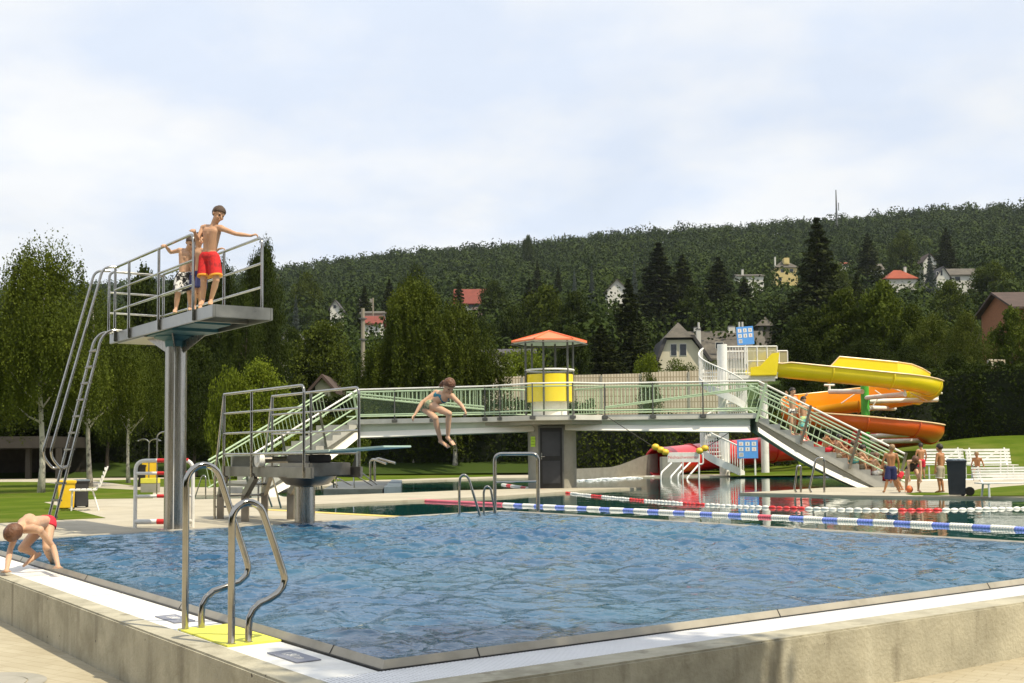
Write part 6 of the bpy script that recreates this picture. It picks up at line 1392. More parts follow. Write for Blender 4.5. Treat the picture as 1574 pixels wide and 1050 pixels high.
house(1138, 1178, 423, 419, 420, 'white', 'r_grey', 'low flat-roofed grey house on the slope left of the yellow one', dep=8, row_base=432, chimneys=((1146,1149,411,419,2),))
t, rf, wz = house(1197, 1231, 409, 396, 500, 'ochre', 'r_grey', 'yellow house with grey mansard roof and dormer on the slope', dep=11, hip=True, windows=((1205,1210,412,417),(1219,1224,412,417),(1201,1206,425,430)), row_base=433, chimneys=((1196.5,1198.5,392,405,1),))
b = MB(); b.box(XR(1211,500), 500.5, wz(404), XR(1219,500), 504, wz(394)); b.build('dormer', HM['ochre'], rf)
house(1370, 1414, 426, 412, 340, 'white', 'r_orange', 'house with long bright orange-red roof behind the trees on the right slope', hip=True, row_base=436, chimneys=((1402,1405,406,413,3),), dep=8)
house(1348, 1364, 413, 402, 400, 'white', 'r_grey', 'small pale house with grey roof just behind the orange-red roof', row_base=420)
house(1298, 1310, 404, 401, 480, 'white', 'r_orange', 'tiny pale house beside the tallest spruce', row_base=409, dep=6)
house(1446, 1466, 424, 409, 330, 'white', 'r_dark', 'white gabled front of the house with grey roof on the right slope', gable_front=True, windows=((1446,1448.5,416,421),(1452,1455,414,422)), row_base=440, dep=9)
house(1467, 1512, 421, 409, 331, 'white', 'r_grey', 'long grey-roofed rear wing of the white house on the right slope', row_base=438, dep=9, windows=((1474,1482,424,430),))
house(1426, 1446, 400, 388, 420, 'white', 'r_brown', 'reddish brown roofed house above the white one on the right slope', row_base=418, gable_front=True)
t, rf, wz = house(1566, 1690, 470, 442, 150, 'timber', 'r_brown', 'brown-roofed timber house with orange boards at the right edge', dep=11, over=.8, windows=((1580,1588,482,498),), row_base=512)
house(422, 466, 530, 506, 175, 'cream', 'r_dark', 'pale house glimpsed through trees right of the tower platform', row_base=555, gable_front=True, windows=((432,438,520,528),))
house(746, 818, 546, 535, 112, 'cream', 'r_dark', 'low building with flat grey roof behind the bushes left of the kiosk', dep=8, row_base=570)
house(484, 507, 594, 581, 86, 'cream', 'r_brown', 'small cream gable glimpsed above the springboard railings', dep=5, row_base=606, gable_front=True, z_drop=1)
# antenna mast on the ridge, concrete pole
Ym = 800; p = V3(1293.5, Ym, tz(XR(1293.5,Ym),Ym)); zt = D(1293.5,292,Ym).z; am = thing('antenna_mast', 'thin lattice antenna mast rising from the wooded ridge', 'mast', tuple(p)); b = MB(); b.tube([p, Vector((p.x,p.y,zt))], [1.0,.35], 6); b.build('mast', M['grey_post'], am); b = MB(); b.tube([Vector((p.x+1.6,p.y,p.z+18)), Vector((p.x+1.6,p.y,zt-9))], .3, 5); b.build('side_antenna', M['grey_post'], am)
Yc = 88; p = V3(557.5, Yc, tz(XR(557.5,Yc),Yc)); zt = D(557.5,474,Yc).z; cp = thing('utility_pole', 'weathered concrete utility pole with two iron bands by the middle birches', 'pole', tuple(p)); b = MB(); b.tube([p, Vector((p.x,p.y,zt))], [.19,.14], 10); b.build('shaft', M['wood_pole'], cp)
for row in (490, 522):
    z_ = D(557.5,row,Yc).z; b = MB(); b.tube([(p.x,p.y,z_-.06),(p.x,p.y,z_+.06)], .24, 10); b.tube([(p.x-.32,p.y,z_),(p.x+.32,p.y,z_)], .04, 6); b.build('iron_band', M['grey_post'], cp)
Yl = 230; p = V3(573.2, Yl, tz(XR(573,Yl),Yl)); b = MB(); b.tube([p, D(573.2,458,Yl)], .16, 6); tag(b.build('thin_pole', M['wood_pole']), 'thin distant pole behind the white house near the concrete pole', 'pole')
# cream fence on the bank behind the bridge
def fence_seg(px0, px1, Y, r_top0, r_top1, r_bot, label):
    t = thing('slatted_fence', label, 'fence', tuple(V3(px0, Y, 1)), 'cream fences behind the pools'); n = max(1, int((px1-px0)/54)); fm_ = M['fence']
    for i in range(n):
        a = px0+(px1-px0)*i/n; c = px0+(px1-px0)*(i+1)/n; ra = r_top0+(r_top1-r_top0)*i/n; rc = r_top0+(r_top1-r_top0)*(i+1)/n; b = MB(); A_1 = D(a+1,ra,Y); B_1 = D(c-1,rc,Y); zb_ = D(a,r_bot,Y).z
        b.add([(A_1.x,Y,zb_),(B_1.x,Y,zb_),tuple(B_1),tuple(A_1),(A_1.x,Y+.1,zb_),(B_1.x,Y+.1,zb_),(B_1.x,Y+.1,B_1.z),(A_1.x,Y+.1,A_1.z)], [(0,1,2,3),(7,6,5,4),(3,2,6,7),(0,4,5,1),(1,5,6,2),(0,3,7,4)]); b.build('panel', fm_, t)
        b = MB(); q = D(a,ra,Y); b.box(q.x-.07, Y-.05, zb_, q.x+.07, Y+.12, q.z-.06); b.build('post', M['conc_grey'], t)
M['fence'] = mat('cream_slat_fence', (.66,.58,.44), .85, 0, .1, 1.0)
nt = M['fence'].node_tree; bs = nt.nodes['Principled BSDF']; src = bs.inputs['Base Color'].links[0].from_socket; tcf = nt.nodes.new('ShaderNodeTexCoord'); bk = nt.nodes.new('ShaderNodeTexBrick'); mpf = nt.nodes.new('ShaderNodeMapping'); mpf.inputs['Rotation'].default_value = (R(90),0,0)
nt.links.new(tcf.outputs['Object'], mpf.inputs[0]); nt.links.new(mpf.outputs[0], bk.inputs[0]); bk.offset = 0; bk.inputs['Scale'].default_value = 1; bk.inputs['Brick Width'].default_value = .20; bk.inputs['Row Height'].default_value = .42; bk.inputs['Mortar Size'].default_value = .035; bk.inputs['Color1'].default_value = (1,1,1,1); bk.inputs['Color2'].default_value = (.88,.86,.82,1); bk.inputs['Mortar'].default_value = (.55,.50,.43,1)
mxf = nt.nodes.new('ShaderNodeMixRGB'); mxf.blend_type = 'MULTIPLY'; mxf.inputs[0].default_value = 1; nt.links.new(src, mxf.inputs[1]); nt.links.new(bk.outputs[0], mxf.inputs[2]); nt.links.new(mxf.outputs[0], bs.inputs['Base Color'])
fence_seg(742, 985, 78, 580, 574, 660, 'cream slatted fence behind the kiosk, left stretch')
fence_seg(985, 1132, 78, 573, 567, 660, 'cream slatted fence left of the spiral staircase, right stretch')
fence_seg(1520, 1546, 72, 552, 553, 566, 'short brown slatted fence piece above the tall hedge on the right')
# ================= PEOPLE =================
def skin_mat(name, c):
    m = mat(name, c, .5, 0, .07, 9, detail=4, spec=.35, bump=.08, bscale=60); b = m.node_tree.nodes['Principled BSDF']; b.inputs['Subsurface Weight'].default_value = .12; b.inputs['Subsurface Radius'].default_value = (.02,.008,.004); return m
SK = [skin_mat('skin_light', (.52,.30,.18)), skin_mat('skin_fair', (.56,.345,.22)), skin_mat('skin_tanned', (.42,.20,.09))]
HAIR = {'brown': mat('brown_hair', (.075,.042,.022), .5, 0, .35, 25, bump=.6, bscale=60, stretch=(3,3,1)), 'dark': mat('dark_hair', (.02,.014,.010), .45, 0, .3, 25, bump=.6, bscale=60), 'blond': mat('blond_hair', (.30,.19,.09), .5, 0, .3, 25, bump=.6, bscale=60), 'auburn': mat('auburn_hair', (.14,.06,.028), .45, 0, .35, 25, bump=.6, bscale=60)}
def cloth(name, c, **k): return mat(name, c, .8, 0, .12, 12, bump=.3, bscale=30, **k)
CL = {'red': cloth('red_trunks', (.62,.015,.015), stain=(.22,.01,.01), stain_scale=12), 'redp': cloth('plain_red_trunks', (.60,.02,.04)), 'navy': cloth('navy_trunks', (.02,.025,.10)), 'black': cloth('black_trunks', (.012,.012,.018)), 'khaki': cloth('khaki_trunks', (.38,.33,.24)), 'orange_hem': cloth('orange_hem', (.75,.32,.03)), 'white': cloth('white_cloth', (.75,.73,.70)),
      'teal': cloth('teal_bikini', (.02,.17,.24)), 'aqua': cloth('aqua_shorts', (.10,.42,.45), stain=(.75,.72,.12), stain_scale=7), 'blackwhite': cloth('black_white_floral', (.80,.79,.76), stain=(.01,.01,.01), stain_scale=11), 'pink': cloth('pink_swimsuit', (.65,.18,.25)), 'olivepr': cloth('patterned_bikini', (.20,.25,.15), stain=(.6,.5,.3), stain_scale=25)}
for n_d in CL['blackwhite'].node_tree.nodes:
    if n_d.type == 'VALTORGB' and abs(n_d.color_ramp.elements[0].position-.48) < .01: n_d.color_ramp.elements[0].position = .47; n_d.color_ramp.elements[1].position = .52
EYE = mat('eye_dark', (.02,.015,.012), .2); LIP = mat('lip', (.45,.13,.10), .5)
def capsule(b, p, q, r1, r2, n=12, flat=False):
    p = Vector(p); q = Vector(q); d = q-p; L_ = max(d.length, 1e-4); t = d/L_
    if flat: pts = [p, q]; rr = [r1, r2]
    else:
        pts = []; rr = []
        for k in range(5): a = math.pi/2*(k+.35)/5; pts.append(p - t*r1*math.cos(a)); rr.append(max(.001, r1*math.sin(a)))
        pts.append(p); rr.append(r1); pts.append(q); rr.append(r2)
        for k in range(4,-1,-1): a = math.pi/2*(k+.35)/5; pts.append(q + t*r2*math.cos(a)); rr.append(max(.001, r2*math.sin(a)))
    b.tube(pts, rr, n)
def remesh(b, name, m, parent, vox, sm_=2, fac=.5):
    o = b.build(name, m, parent); bm = bmesh.new(); bm.from_mesh(o.data); bmesh.ops.recalc_face_normals(bm, faces=bm.faces); bm.to_mesh(o.data); bm.free()
    md = o.modifiers.new('r', 'REMESH'); md.mode = 'VOXEL'; md.voxel_size = vox; md.use_smooth_shade = True
    if sm_: ms = o.modifiers.new('s', 'SMOOTH'); ms.iterations = sm_; ms.factor = fac
    dg = bpy.context.evaluated_depsgraph_get(); me = bpy.data.meshes.new_from_object(o.evaluated_get(dg)); me.name = name; o.modifiers.clear(); old = o.data; o.data = me; bpy.data.meshes.remove(old)
    if not me.materials: me.materials.append(m)
    me.polygons.foreach_set('use_smooth', [True]*len(me.polygons)); return o
def person(label, J, S=1.4, skin=0, hair='brown', long_hair=False, bottoms=None, look=None, group=None, vox=.009, top=None, hands=None, hem=None, feet=True, legs_len=.5, belly=1.0, briefs=False):
    """J: dict of joint positions (world). Keys: head neck chest pelvis, {sh,el,wr,hip,kn,an,toe}+{L,R}; optional handL/handR (fingertip target)"""
    k = S/1.4; base = Vector(J['pelvis']).copy(); t = thing('person', label, 'person', (base.x, base.y, min(J['anL'].z, J['anR'].z)-.06*k), group); b = MB(); m = SK[skin]; hk = k*1.02
    neck, head, chest, pel = J['neck'], J['head'], J['chest'], J['pelvis']; look = Vector(look).normalized(); up = (head-neck).normalized(); side = look.cross(up).normalized(); fw = up.cross(side).normalized()
    Mh = Matrix((side, fw, up)).transposed(); H = lambda x, y, z: head + Mh @ (Vector((x,y,z))*hk)
    # head: skull, jaw, nose, ears, brow, chin
    b.ball(head + Mh @ Vector((0,-.008,.02))*hk, .083*hk, 16, (.88,1.05,1.06), Mh); b.ball(H(0,.018,-.035), .062*hk, 14, (.86,.95,1.12), Mh); b.ball(H(0,.050,-.085), .022*k, 10, (1.1,1,1), Mh)
    capsule(b, H(0,.083,.008), H(0,.098,-.022), .007*k, .012*k, 8); capsule(b, H(-.04,.066,.022), H(.04,.066,.022), .012*k, .012*k, 8)
    for s in (-1,1): b.ball(H(s*.078,-.006,-.005), .021*k, 10, (.45,.8,1.2), Mh); b.ball(H(s*.035,.058,-.03), .024*k, 8)
    capsule(b, H(0,.088,-.052), H(0,.084,-.052), .013*k, .013*k, 8)
    capsule(b, neck - (head-neck)*.1, head - up*.05*k - fw*.012*k, .05*k, .048*k)
    # torso
    shL, shR = J['shL'], J['shR']; hL, hR = J['hipL'], J['hipR']; sv = (shR-shL).normalized()
    capsule(b, shL.lerp(neck,.18)-up*.0, shR.lerp(neck,.18), .044*k, .044*k); capsule(b, neck, chest, .05*k, .08*k)
    cL, cR = chest.lerp(shL,.36), chest.lerp(shR,.36); capsule(b, cL, cR, .079*k, .079*k, 14)
    wst = chest.lerp(pel,.62); capsule(b, cL, wst.lerp(hL,.42), .078*k, .066*k*belly); capsule(b, cR, wst.lerp(hR,.42), .078*k, .066*k*belly); capsule(b, wst.lerp(hL,.42), wst.lerp(hR,.42), .066*k*belly, .066*k*belly)
    capsule(b, wst.lerp(hL,.42), hL.lerp(pel,.3), .066*k, .075*k); capsule(b, wst.lerp(hR,.42), hR.lerp(pel,.3), .066*k, .075*k); capsule(b, hL.lerp(pel,.25), hR.lerp(pel,.25), .078*k, .078*k)
    for s in 'LR':
        sh, el, wr, hp, kn, an, toe = (J[q+s] for q in ('sh','el','wr','hip','kn','an','toe'))
        b.ball(sh, .046*k, 12); capsule(b, sh, el, .039*k, .029*k); capsule(b, el, el.lerp(wr,.35), .029*k, .031*k); capsule(b, el.lerp(wr,.35), wr, .031*k, .019*k)
        tip = J.get('hand'+s); hd = ((tip - wr) if tip is not None else (wr-el)).normalized(); pn = J.get('palm'+s); pn = Vector(pn).normalized() if pn is not None else hd.orthogonal().normalized(); ac = hd.cross(pn).normalized(); pn = ac.cross(hd).normalized()
        # palm
        for q in (-.022,-.007,.008,.022): capsule(b, wr + ac*q*.5*k, wr + hd*.062*k + ac*q*k, .015*k, .012*k, 8)
        curl = J.get('curl'+s, .35)
        for i, (q, ln) in enumerate(((-.026,.050),(-.009,.060),(.009,.064),(.027,.056))):
            p0 = wr + hd*.062*k + ac*q*k; d1 = (hd*math.cos(curl*.8) + pn*math.sin(curl*.8) + ac*q*3).normalized(); p1 = p0 + d1*ln*.5*k; d2 = (hd*math.cos(curl*2) + pn*math.sin(curl*2) + ac*q*3).normalized(); p2 = p1 + d2*ln*.5*k
            capsule(b, p0, p1, .0092*k, .0085*k, 6); capsule(b, p1, p2, .0085*k, .0075*k, 6)
        p0 = wr + hd*.018*k - ac*.022*k; d1 = (hd*.75 - ac*.75 + pn*.25).normalized(); p1 = p0 + d1*.03*k; p2 = p1 + (hd*.9 - ac*.35 + pn*.35*curl).normalized()*.028*k; capsule(b, p0, p1, .0115*k, .0095*k, 6); capsule(b, p1, p2, .0095*k, .0085*k, 6)
        # legs
        capsule(b, hp, kn, .070*k, .045*k, 14); b.ball(kn, .046*k, 12); sd = (kn-hp).normalized(); cal = kn.lerp(an,.30) - (toe-an).normalized()*.012*k; capsule(b, kn, cal, .041*k, .045*k); capsule(b, cal, an, .045*k, .027*k)
        if feet:
            fd = (toe-an); fd2 = fd.normalized(); heel = an - fd2*.028*k + (an-kn).normalized()*.022*k; capsule(b, heel, an.lerp(toe,.62), .026*k, .025*k, 10); capsule(b, an, an.lerp(toe,.6), .028*k, .023*k, 10); ct = fd2.cross((an-kn).normalized()); 
            if ct.length < .05: ct = side.copy()
            ct.normalize(); capsule(b, an.lerp(toe,.55)-ct*.018*k, toe-ct*.022*k, .021*k, .015*k, 8); capsule(b, an.lerp(toe,.55)+ct*.015*k, toe+ct*.016*k, .02*k, .013*k, 8)
    body = remesh(b, 'body', m, t, vox)
    # hair
    hb = MB(); rs = np.random.RandomState(abs(hash(label)) % 1000 if False else len(label)); n = 22; rows = 14
    hc = head + Mh @ Vector((0,-.012,.024))*hk; grid = {}
    for j in range(rows+1):
        th = math.pi*.74*j/rows
        for i in range(n):
            a = 2*math.pi*i/n; d = Vector((math.sin(th)*math.cos(a), math.sin(th)*math.sin(a), math.cos(th))); front = d.y
            lim = 1.0
            if front > .15: lim = .44 + .26*(1-front)
            f_ = min(1, th/(math.pi*.74)/lim) if lim < 1 else th/(math.pi*.74)
            th2 = th*lim if front > .15 else th*(1 if True else 1); d = Vector((math.sin(th2)*math.cos(a), math.sin(th2)*math.sin(a), math.cos(th2)))
            r = .095*hk*(1 + rs.uniform(-.03,.035)) * (1.0 if th2 < 1.6 else 1.0-.10*(th2-1.6)); p = hc + Mh @ Vector((d.x*r*.93, d.y*r*1.08, d.z*r*1.08)); hb.v.append(tuple(p))
    for j in range(rows):
        for i in range(n): i2 = (i+1) % n; hb.f.append((j*n+i, (j+1)*n+i, (j+1)*n+i2, j*n+i2)); hb.mi.append(0)
    ho = hb.build('hair', HAIR[hair], t, smooth=True); md = ho.modifiers.new('t', 'SOLIDIFY'); md.thickness = .012*k; md.offset = -1
    if long_hair:
        lb_ = MB(); back = -fw
        for q in range(9):
            x = (q-4)/4*.062; p0 = H(x,-.075,.02); pts = [p0, H(x*1.1,-.098,-.05), H(x*1.15,-.10-rs.uniform(0,.03),-.12-rs.uniform(0,.03))]; lb_.tube(pts, [.022*k,.02*k,.006*k], 6)
        lb_.build('long_hair', HAIR[hair], t, smooth=True)
    for s in (-1,1):
        e = MB(); e.ball(H(s*.031,.0745,.004), .0105*k, 8, (1.2,.55,.7), Mh); e.build('eye', EYE, t, smooth=True)
    e = MB(); e.ball(H(0,.0985,-.054), .013*k, 8, (1.3,.35,.42), Mh); e.build('mouth', LIP, t, smooth=True)
    # clothes
    if bottoms:
        c = MB(); le = legs_len
        capsule(c, hL.lerp(pel,.25), hR.lerp(pel,.25), .090*k, .090*k, 14)
        if not briefs:
            wv = (chest-pel).normalized(); 
            for s in 'LR': hp, kn = J['hip'+s], J['kn'+s]; c.tube([hp + (hp-kn).normalized()*.03*k, hp, hp.lerp(kn,le)], [.080*k,.088*k,.074*k+.018*k], 16)
        else:
            for s in 'LR': hp, kn = J['hip'+s], J['kn'+s]; c.tube([hp, hp.lerp(kn,.16)], [.084*k,.078*k], 16)
        so_ = remesh(c, 'swim_trunks', CL[bottoms], t, max(vox, .009), 1)
        if hem:
            for s in 'LR': hp, kn = J['hip'+s], J['kn'+s]; c = MB(); a0 = hp.lerp(kn,le-.06); a1 = hp.lerp(kn,le+.005); c.tube([a0,a1], [.0935*k,.0955*k], 20); c.build('hem', CL[hem], so_, smooth=True)
            c = MB(); wv = (wst-pel).normalized(); q0 = pel + wv*.070*k; c.tube([q0, q0+wv*.022*k], [.088*k,.088*k], 20); 
    if top:
        c = MB(); capsule(c, cL + (cL-pel)*.0 - up*.0, cR, .0835*k, .0835*k, 14); dn = (pel-chest).normalized()
        if top == 'suit': capsule(c, cL, wst.lerp(hL,.42), .082*k, .071*k); capsule(c, cR, wst.lerp(hR,.42), .082*k, .071*k); capsule(c, wst.lerp(hL,.42), hL.lerp(pel,.3), .070*k, .080*k); capsule(c, wst.lerp(hR,.42), hR.lerp(pel,.3), .070*k, .080*k); mt = CL['black']
        else: mt = CL[top]; c = MB(); q0 = chest + dn*.035*k; capsule(c, q0.lerp(cL+dn*.035*k,.85), q0.lerp(cR+dn*.035*k,.85), .083*k, .083*k, 14)
        to = remesh(c, 'swim_top', mt, t, max(vox,.009), 1)
        for s in 'LR':
            st = MB(); cc = chest.lerp(J['sh'+s], .45); f2_ = fw; st.tube([cc + f2_*.075*k, J['sh'+s].lerp(neck,.55) + up*.045*k + f2_*.02*k, neck - f2_*.04*k], .008*k, 6); st.build('strap', mt, to, smooth=True)
    return t
def Dj(dct): return {k: (D(*v) if isinstance(v, tuple) and len(v) == 3 and not isinstance(v, Vector) else v) for k, v in dct.items()}
# ---- boy in red trunks at the front of the platform
fp = frame(cT); Yb = 15.95
zf = 3.17
J = dict(head=(336,330,Yb-.02), neck=(329.5,345,Yb), chest=(325,360,Yb), pelvis=(321.5,392,Yb+.02), shL=(312.5,350.5,Yb+.10), shR=(341.5,351.5,Yb-.08), elL=(303.5,368,Yb+.02), wrL=(299,357,Yb-.28), elR=(362,359.5,Yb-.10), wrR=(386,362.5,Yb-.02),
         hipL=(315.5,396,Yb+.05), hipR=(328.5,396,Yb-.03), knL=(313,432,Yb-.02), knR=(332.5,431,Yb-.08), anL=(312,461,Yb+.02), anR=(324,462,Yb+.02), toeL=(308.5,468.5,Yb-.12), toeR=(323.5,467.5,Yb-.14))
J = Dj(J); J['handL'] = D(297,353,Yb-.34); J['handR'] = D(397,359,Yb); J['curlL'] = .8; J['curlR'] = .9; J['palmL'] = Vector((0,0,-1)); J['palmR'] = Vector((0,0,-1))
person('boy in bright red trunks with orange hem standing at the platform front edge', J, 1.40, 0, 'brown', bottoms='red', look=(.62,-.62,-.42), hem='orange_hem', vox=.0075, legs_len=.82)
# ---- boy in black and white floral trunks behind him
Yb = 16.75
J = Dj(dict(head=(294,374,Yb-.05), neck=(289,386,Yb), chest=(286,396,Yb), pelvis=(283.5,422,Yb), shL=(276,385,Yb+.02), shR=(301,388,Yb), elL=(262.5,388,Yb+.05), wrL=(254.5,378.5,Yb-.12), elR=(307,404,Yb-.05), wrR=(312,396,Yb-.3),
         hipL=(278,426,Yb), hipR=(290.5,426,Yb), knL=(273,454,Yb-.05), knR=(292,452,Yb-.05), anL=(270.5,474,Yb), anR=(292.5,470,Yb), toeL=(269,480,Yb-.12), toeR=(292.5,476,Yb-.14)))
J['handL'] = D(251,375.5,Yb-.2); J['curlL'] = .8; J['palmL'] = Vector((0,0,-1))
person('boy in black and white floral swim trunks on the platform', J, 1.3, 1, 'brown', bottoms='blackwhite', look=(.5,-.8,-.35), vox=.0085, legs_len=.85)
# ---- third boy hidden behind, hand on the far rail
Yb = 16.55
J = Dj(dict(head=(306,369,Yb+.1), neck=(305,383,Yb+.1), chest=(305,393,Yb+.1), pelvis=(305.5,420,Yb+.1), shL=(296,386,Yb+.15), shR=(317,386,Yb), elL=(292,402,Yb+.2), wrL=(295,415,Yb+.1), elR=(326,390,Yb-.1), wrR=(336,383,Yb-.1),
         hipL=(300,424,Yb+.1), hipR=(311,424,Yb+.1), knL=(299,450,Yb+.05), knR=(309,450,Yb+.05), anL=(299,470,Yb+.1), anR=(308,469,Yb+.1), toeL=(298,477,Yb), toeR=(308,475,Yb)))
J['handR'] = D(344,381,Yb-.1); J['curlR'] = .7; J['palmR'] = Vector((0,0,-1))
person('boy in navy trunks mostly hidden behind the boy in red trunks on the platform', J, 1.27, 0, 'dark', bottoms='navy', look=(.6,-.75,-.3), vox=.0095, legs_len=.75)
# ---- girl jumping
Yg = 15.2
J = Dj(dict(head=(690,593.5,Yg-.14), neck=(683,606,Yg-.04), chest=(679.5,611,Yg+.02), pelvis=(654,623,Yg+.16), shL=(670,603.5,Yg+.10), shR=(695,609,Yg-.14), elL=(648.5,619,Yg+.02), wrL=(637.5,638,Yg-.06), elR=(708.5,622,Yg-.22), wrR=(714.5,631,Yg-.30),
         hipL=(651.5,626,Yg+.18), hipR=(660,622,Yg+.04), knL=(669.5,643,Yg-.18), knR=(690.5,636,Yg-.24), anL=(677.5,678,Yg-.12), anR=(688.5,672,Yg-.16), toeL=(690,687.5,Yg-.20), toeR=(698,684,Yg-.26)))
J['handL'] = D(632,645,Yg-.1); J['handR'] = D(717,637,Yg-.33); J['curlL'] = .6; J['curlR'] = 1.0; J['palmL'] = Vector((1,0,0)); J['palmR'] = Vector((-1,0,0))
person('girl in teal bikini jumping in mid air before the footbridge', J, 1.22, 1, 'auburn', bottoms='olivepr', briefs=True, top='teal', look=(.50,-.78,-.30), vox=.0075, long_hair=True)
# flying hair strands
# ---- boy climbing out bottom left
Yc_ = P(70, 875).y
J = Dj(dict(head=(21.5,817.5,Yc_-.50), neck=(33,809,Yc_-.38), chest=(45,801,Yc_-.26), pelvis=(70,798,Yc_+.20), shL=(27,815,Yc_-.34), shR=(61,815,Yc_-.44), elL=(15.5,845,Yc_-.44), wrL=(10,872,Yc_-.46), elR=(82,841,Yc_-.30), wrR=(91,866,Yc_-.10),
         hipL=(67,806,Yc_+.26), hipR=(75,806,Yc_+.14), knL=(34,843,Yc_+.02), knR=(72,842,Yc_-.04), anL=(55,853,Yc_+.12), anR=(82,866,Yc_+.22), toeL=(38,869,Yc_-.02), toeR=(88,874,Yc_+.30)))
J['handL'] = P(0.5, 879, .012); J['handR'] = P(78, 872.5, .06); J['curlL'] = .12; J['curlR'] = .12; J['palmL'] = Vector((0,0,-1)); J['palmR'] = Vector((0,0,-1)); J['wrL'] = P(10, 878, .05); J['wrR'] = P(90, 872, .09)
person('boy in red trunks bent over, climbing out at the left pool rim', J, 1.34, 1, 'auburn', bottoms='redp', briefs=True, look=(-.45,-.70,-.62), vox=.0075)
# ---- generic poses for the smaller figures
def pose(kind, p, yaw, S, var=0):
    k = S/1.4; c = math.cos(yaw); s = math.sin(yaw); L = lambda x, y, z: Vector(p) + Vector((x*c - y*s, x*s + y*c, z))*k   # +y = facing
    if kind == 'stand':
        J = dict(head=L(0,.02,1.28), neck=L(0,0,1.14), chest=L(0,0,1.02), pelvis=L(0,0,.74), shL=L(-.155,0,1.10), shR=L(.155,0,1.10), elL=L(-.21,.0,.88), elR=L(.21,.0,.88), wrL=L(-.20,.06,.68), wrR=L(.20,.06,.68), hipL=L(-.07,0,.70), hipR=L(.07,0,.70), knL=L(-.08,.02,.38), knR=L(.09,.03,.38), anL=L(-.08,0,.07), anR=L(.10,0,.07), toeL=L(-.10,.14,.025), toeR=L(.12,.14,.025))
    elif kind == 'stoop':
        J = dict(head=L(0,.36,1.10), neck=L(0,.25,1.05), chest=L(0,.17,.97), pelvis=L(0,-.08,.72), shL=L(-.15,.23,1.02), shR=L(.15,.23,1.02), elL=L(-.20,.28,.80), elR=L(.20,.28,.80), wrL=L(-.15,.32,.60), wrR=L(.15,.32,.60), hipL=L(-.08,-.08,.69), hipR=L(.08,-.08,.69), knL=L(-.12,.04,.38), knR=L(.12,.04,.38), anL=L(-.14,-.10,.07), anR=L(.14,-.06,.07), toeL=L(-.16,.04,.025), toeR=L(.16,.08,.025))
    elif kind == 'crouch':
        J = dict(head=L(0,.44,.86), neck=L(0,.32,.84), chest=L(0,.22,.80), pelvis=L(0,-.08,.66), shL=L(-.15,.30,.82), shR=L(.15,.30,.82), elL=L(-.17,.36,.60), elR=L(.17,.36,.60), wrL=L(-.14,.38,.38), wrR=L(.14,.38,.38), hipL=L(-.09,-.08,.63), hipR=L(.09,-.08,.63), knL=L(-.16,.10,.38), knR=L(.16,.10,.38), anL=L(-.16,-.08,.07), anR=L(.16,-.04,.07), toeL=L(-.19,.06,.025), toeR=L(.19,.10,.025))
    elif kind == 'sit':
        J = dict(head=L(0,.06,.62), neck=L(0,0,.50), chest=L(0,-.01,.39), pelvis=L(0,-.04,.10), shL=L(-.15,0,.46), shR=L(.15,0,.46), elL=L(-.20,.12,.28), elR=L(.20,.12,.28), wrL=L(-.12,.28,.24), wrR=L(.12,.28,.24), hipL=L(-.08,0,.08), hipR=L(.08,0,.08), knL=L(-.11,.34,.16), knR=L(.11,.34,.18), anL=L(-.11,.38,-.16), anR=L(.11,.42,-.16), toeL=L(-.12,.52,-.20), toeR=L(.12,.56,-.20))
    elif kind == 'bench_sit':
        J = dict(head=L(0,.10,1.06), neck=L(0,.03,.93), chest=L(0,0,.82), pelvis=L(0,-.05,.53), shL=L(-.15,.02,.89), shR=L(.15,.02,.89), elL=L(-.22,-.06,.70), elR=L(.22,.0,.70), wrL=L(-.26,-.04,.50), wrR=L(.24,.02,.50), hipL=L(-.08,0,.50), hipR=L(.08,0,.50), knL=L(-.12,.30,.50), knR=L(.12,.16,.34), anL=L(-.14,.38,.10), anR=L(.12,.06,.08), toeL=L(-.15,.52,.03), toeR=L(.12,.20,.03))
    rr_ = random.Random(var)
    for q in ('elL','elR','wrL','wrR','knL','knR'): J[q] = J[q] + Vector((rr_.uniform(-.03,.03), rr_.uniform(-.03,.03), rr_.uniform(-.015,.015)))
    look = Vector((-s*1.0, c*1.0, -.15 if kind != 'crouch' else -.7)); return J, look
def small(kind, px, row, yaw, S, label, z=0.0, Y=None, **kw):
    p = P(px, row, z) if Y is None else Vector((XR(px, Y), Y, z)); J, lk = pose(kind, p, R(yaw), S, len(label)); lk = kw.pop('look', lk); adj = kw.pop('adj', None)
    if adj: 
        for q, v in adj.items(): J[q] = J[q] + Vector(v)
    return person(label, J, S, kw.pop('skin', 0), kw.pop('hair', 'brown'), look=lk, vox=.013, **kw)
PG = 'children at the foot of the right stairs'
# standing children on the deck (yaw 0 = back to camera)
small('stand', 1371, 758, -12, 1.24, 'boy in long navy trunks seen from behind at the foot of the stairs', bottoms='navy', legs_len=.95, skin=2, hair='blond', adj=dict(anL=(-.12,-.02,0), toeL=(-.14,-.06,0), knL=(-.06,0,0), anR=(.10,.05,0), toeR=(.12,.05,0), head=(.03,0,0)))
small('crouch', 1403, 757.5, 172, 1.36, 'red-haired child in black swimsuit bending forward over the orange ball', top='suit', bottoms='black', briefs=True, hair='auburn', skin=1)
small('crouch', 1383, 754.5, 80, 1.00, 'child crouching half hidden behind the boy in navy trunks', bottoms='redp', hair='dark', skin=2, legs_len=.6)
small('stand', 1417, 736.5, 4, 1.32, 'boy in plain red shorts standing with his back turned near the white rail', bottoms='redp', legs_len=.75, skin=2, hair='dark')
small('stand', 1447, 758, 40, 1.24, 'dark-haired boy in khaki and white trunks walking left of the wheeled bin', bottoms='khaki', legs_len=.85, skin=2, hair='dark', hem='white')
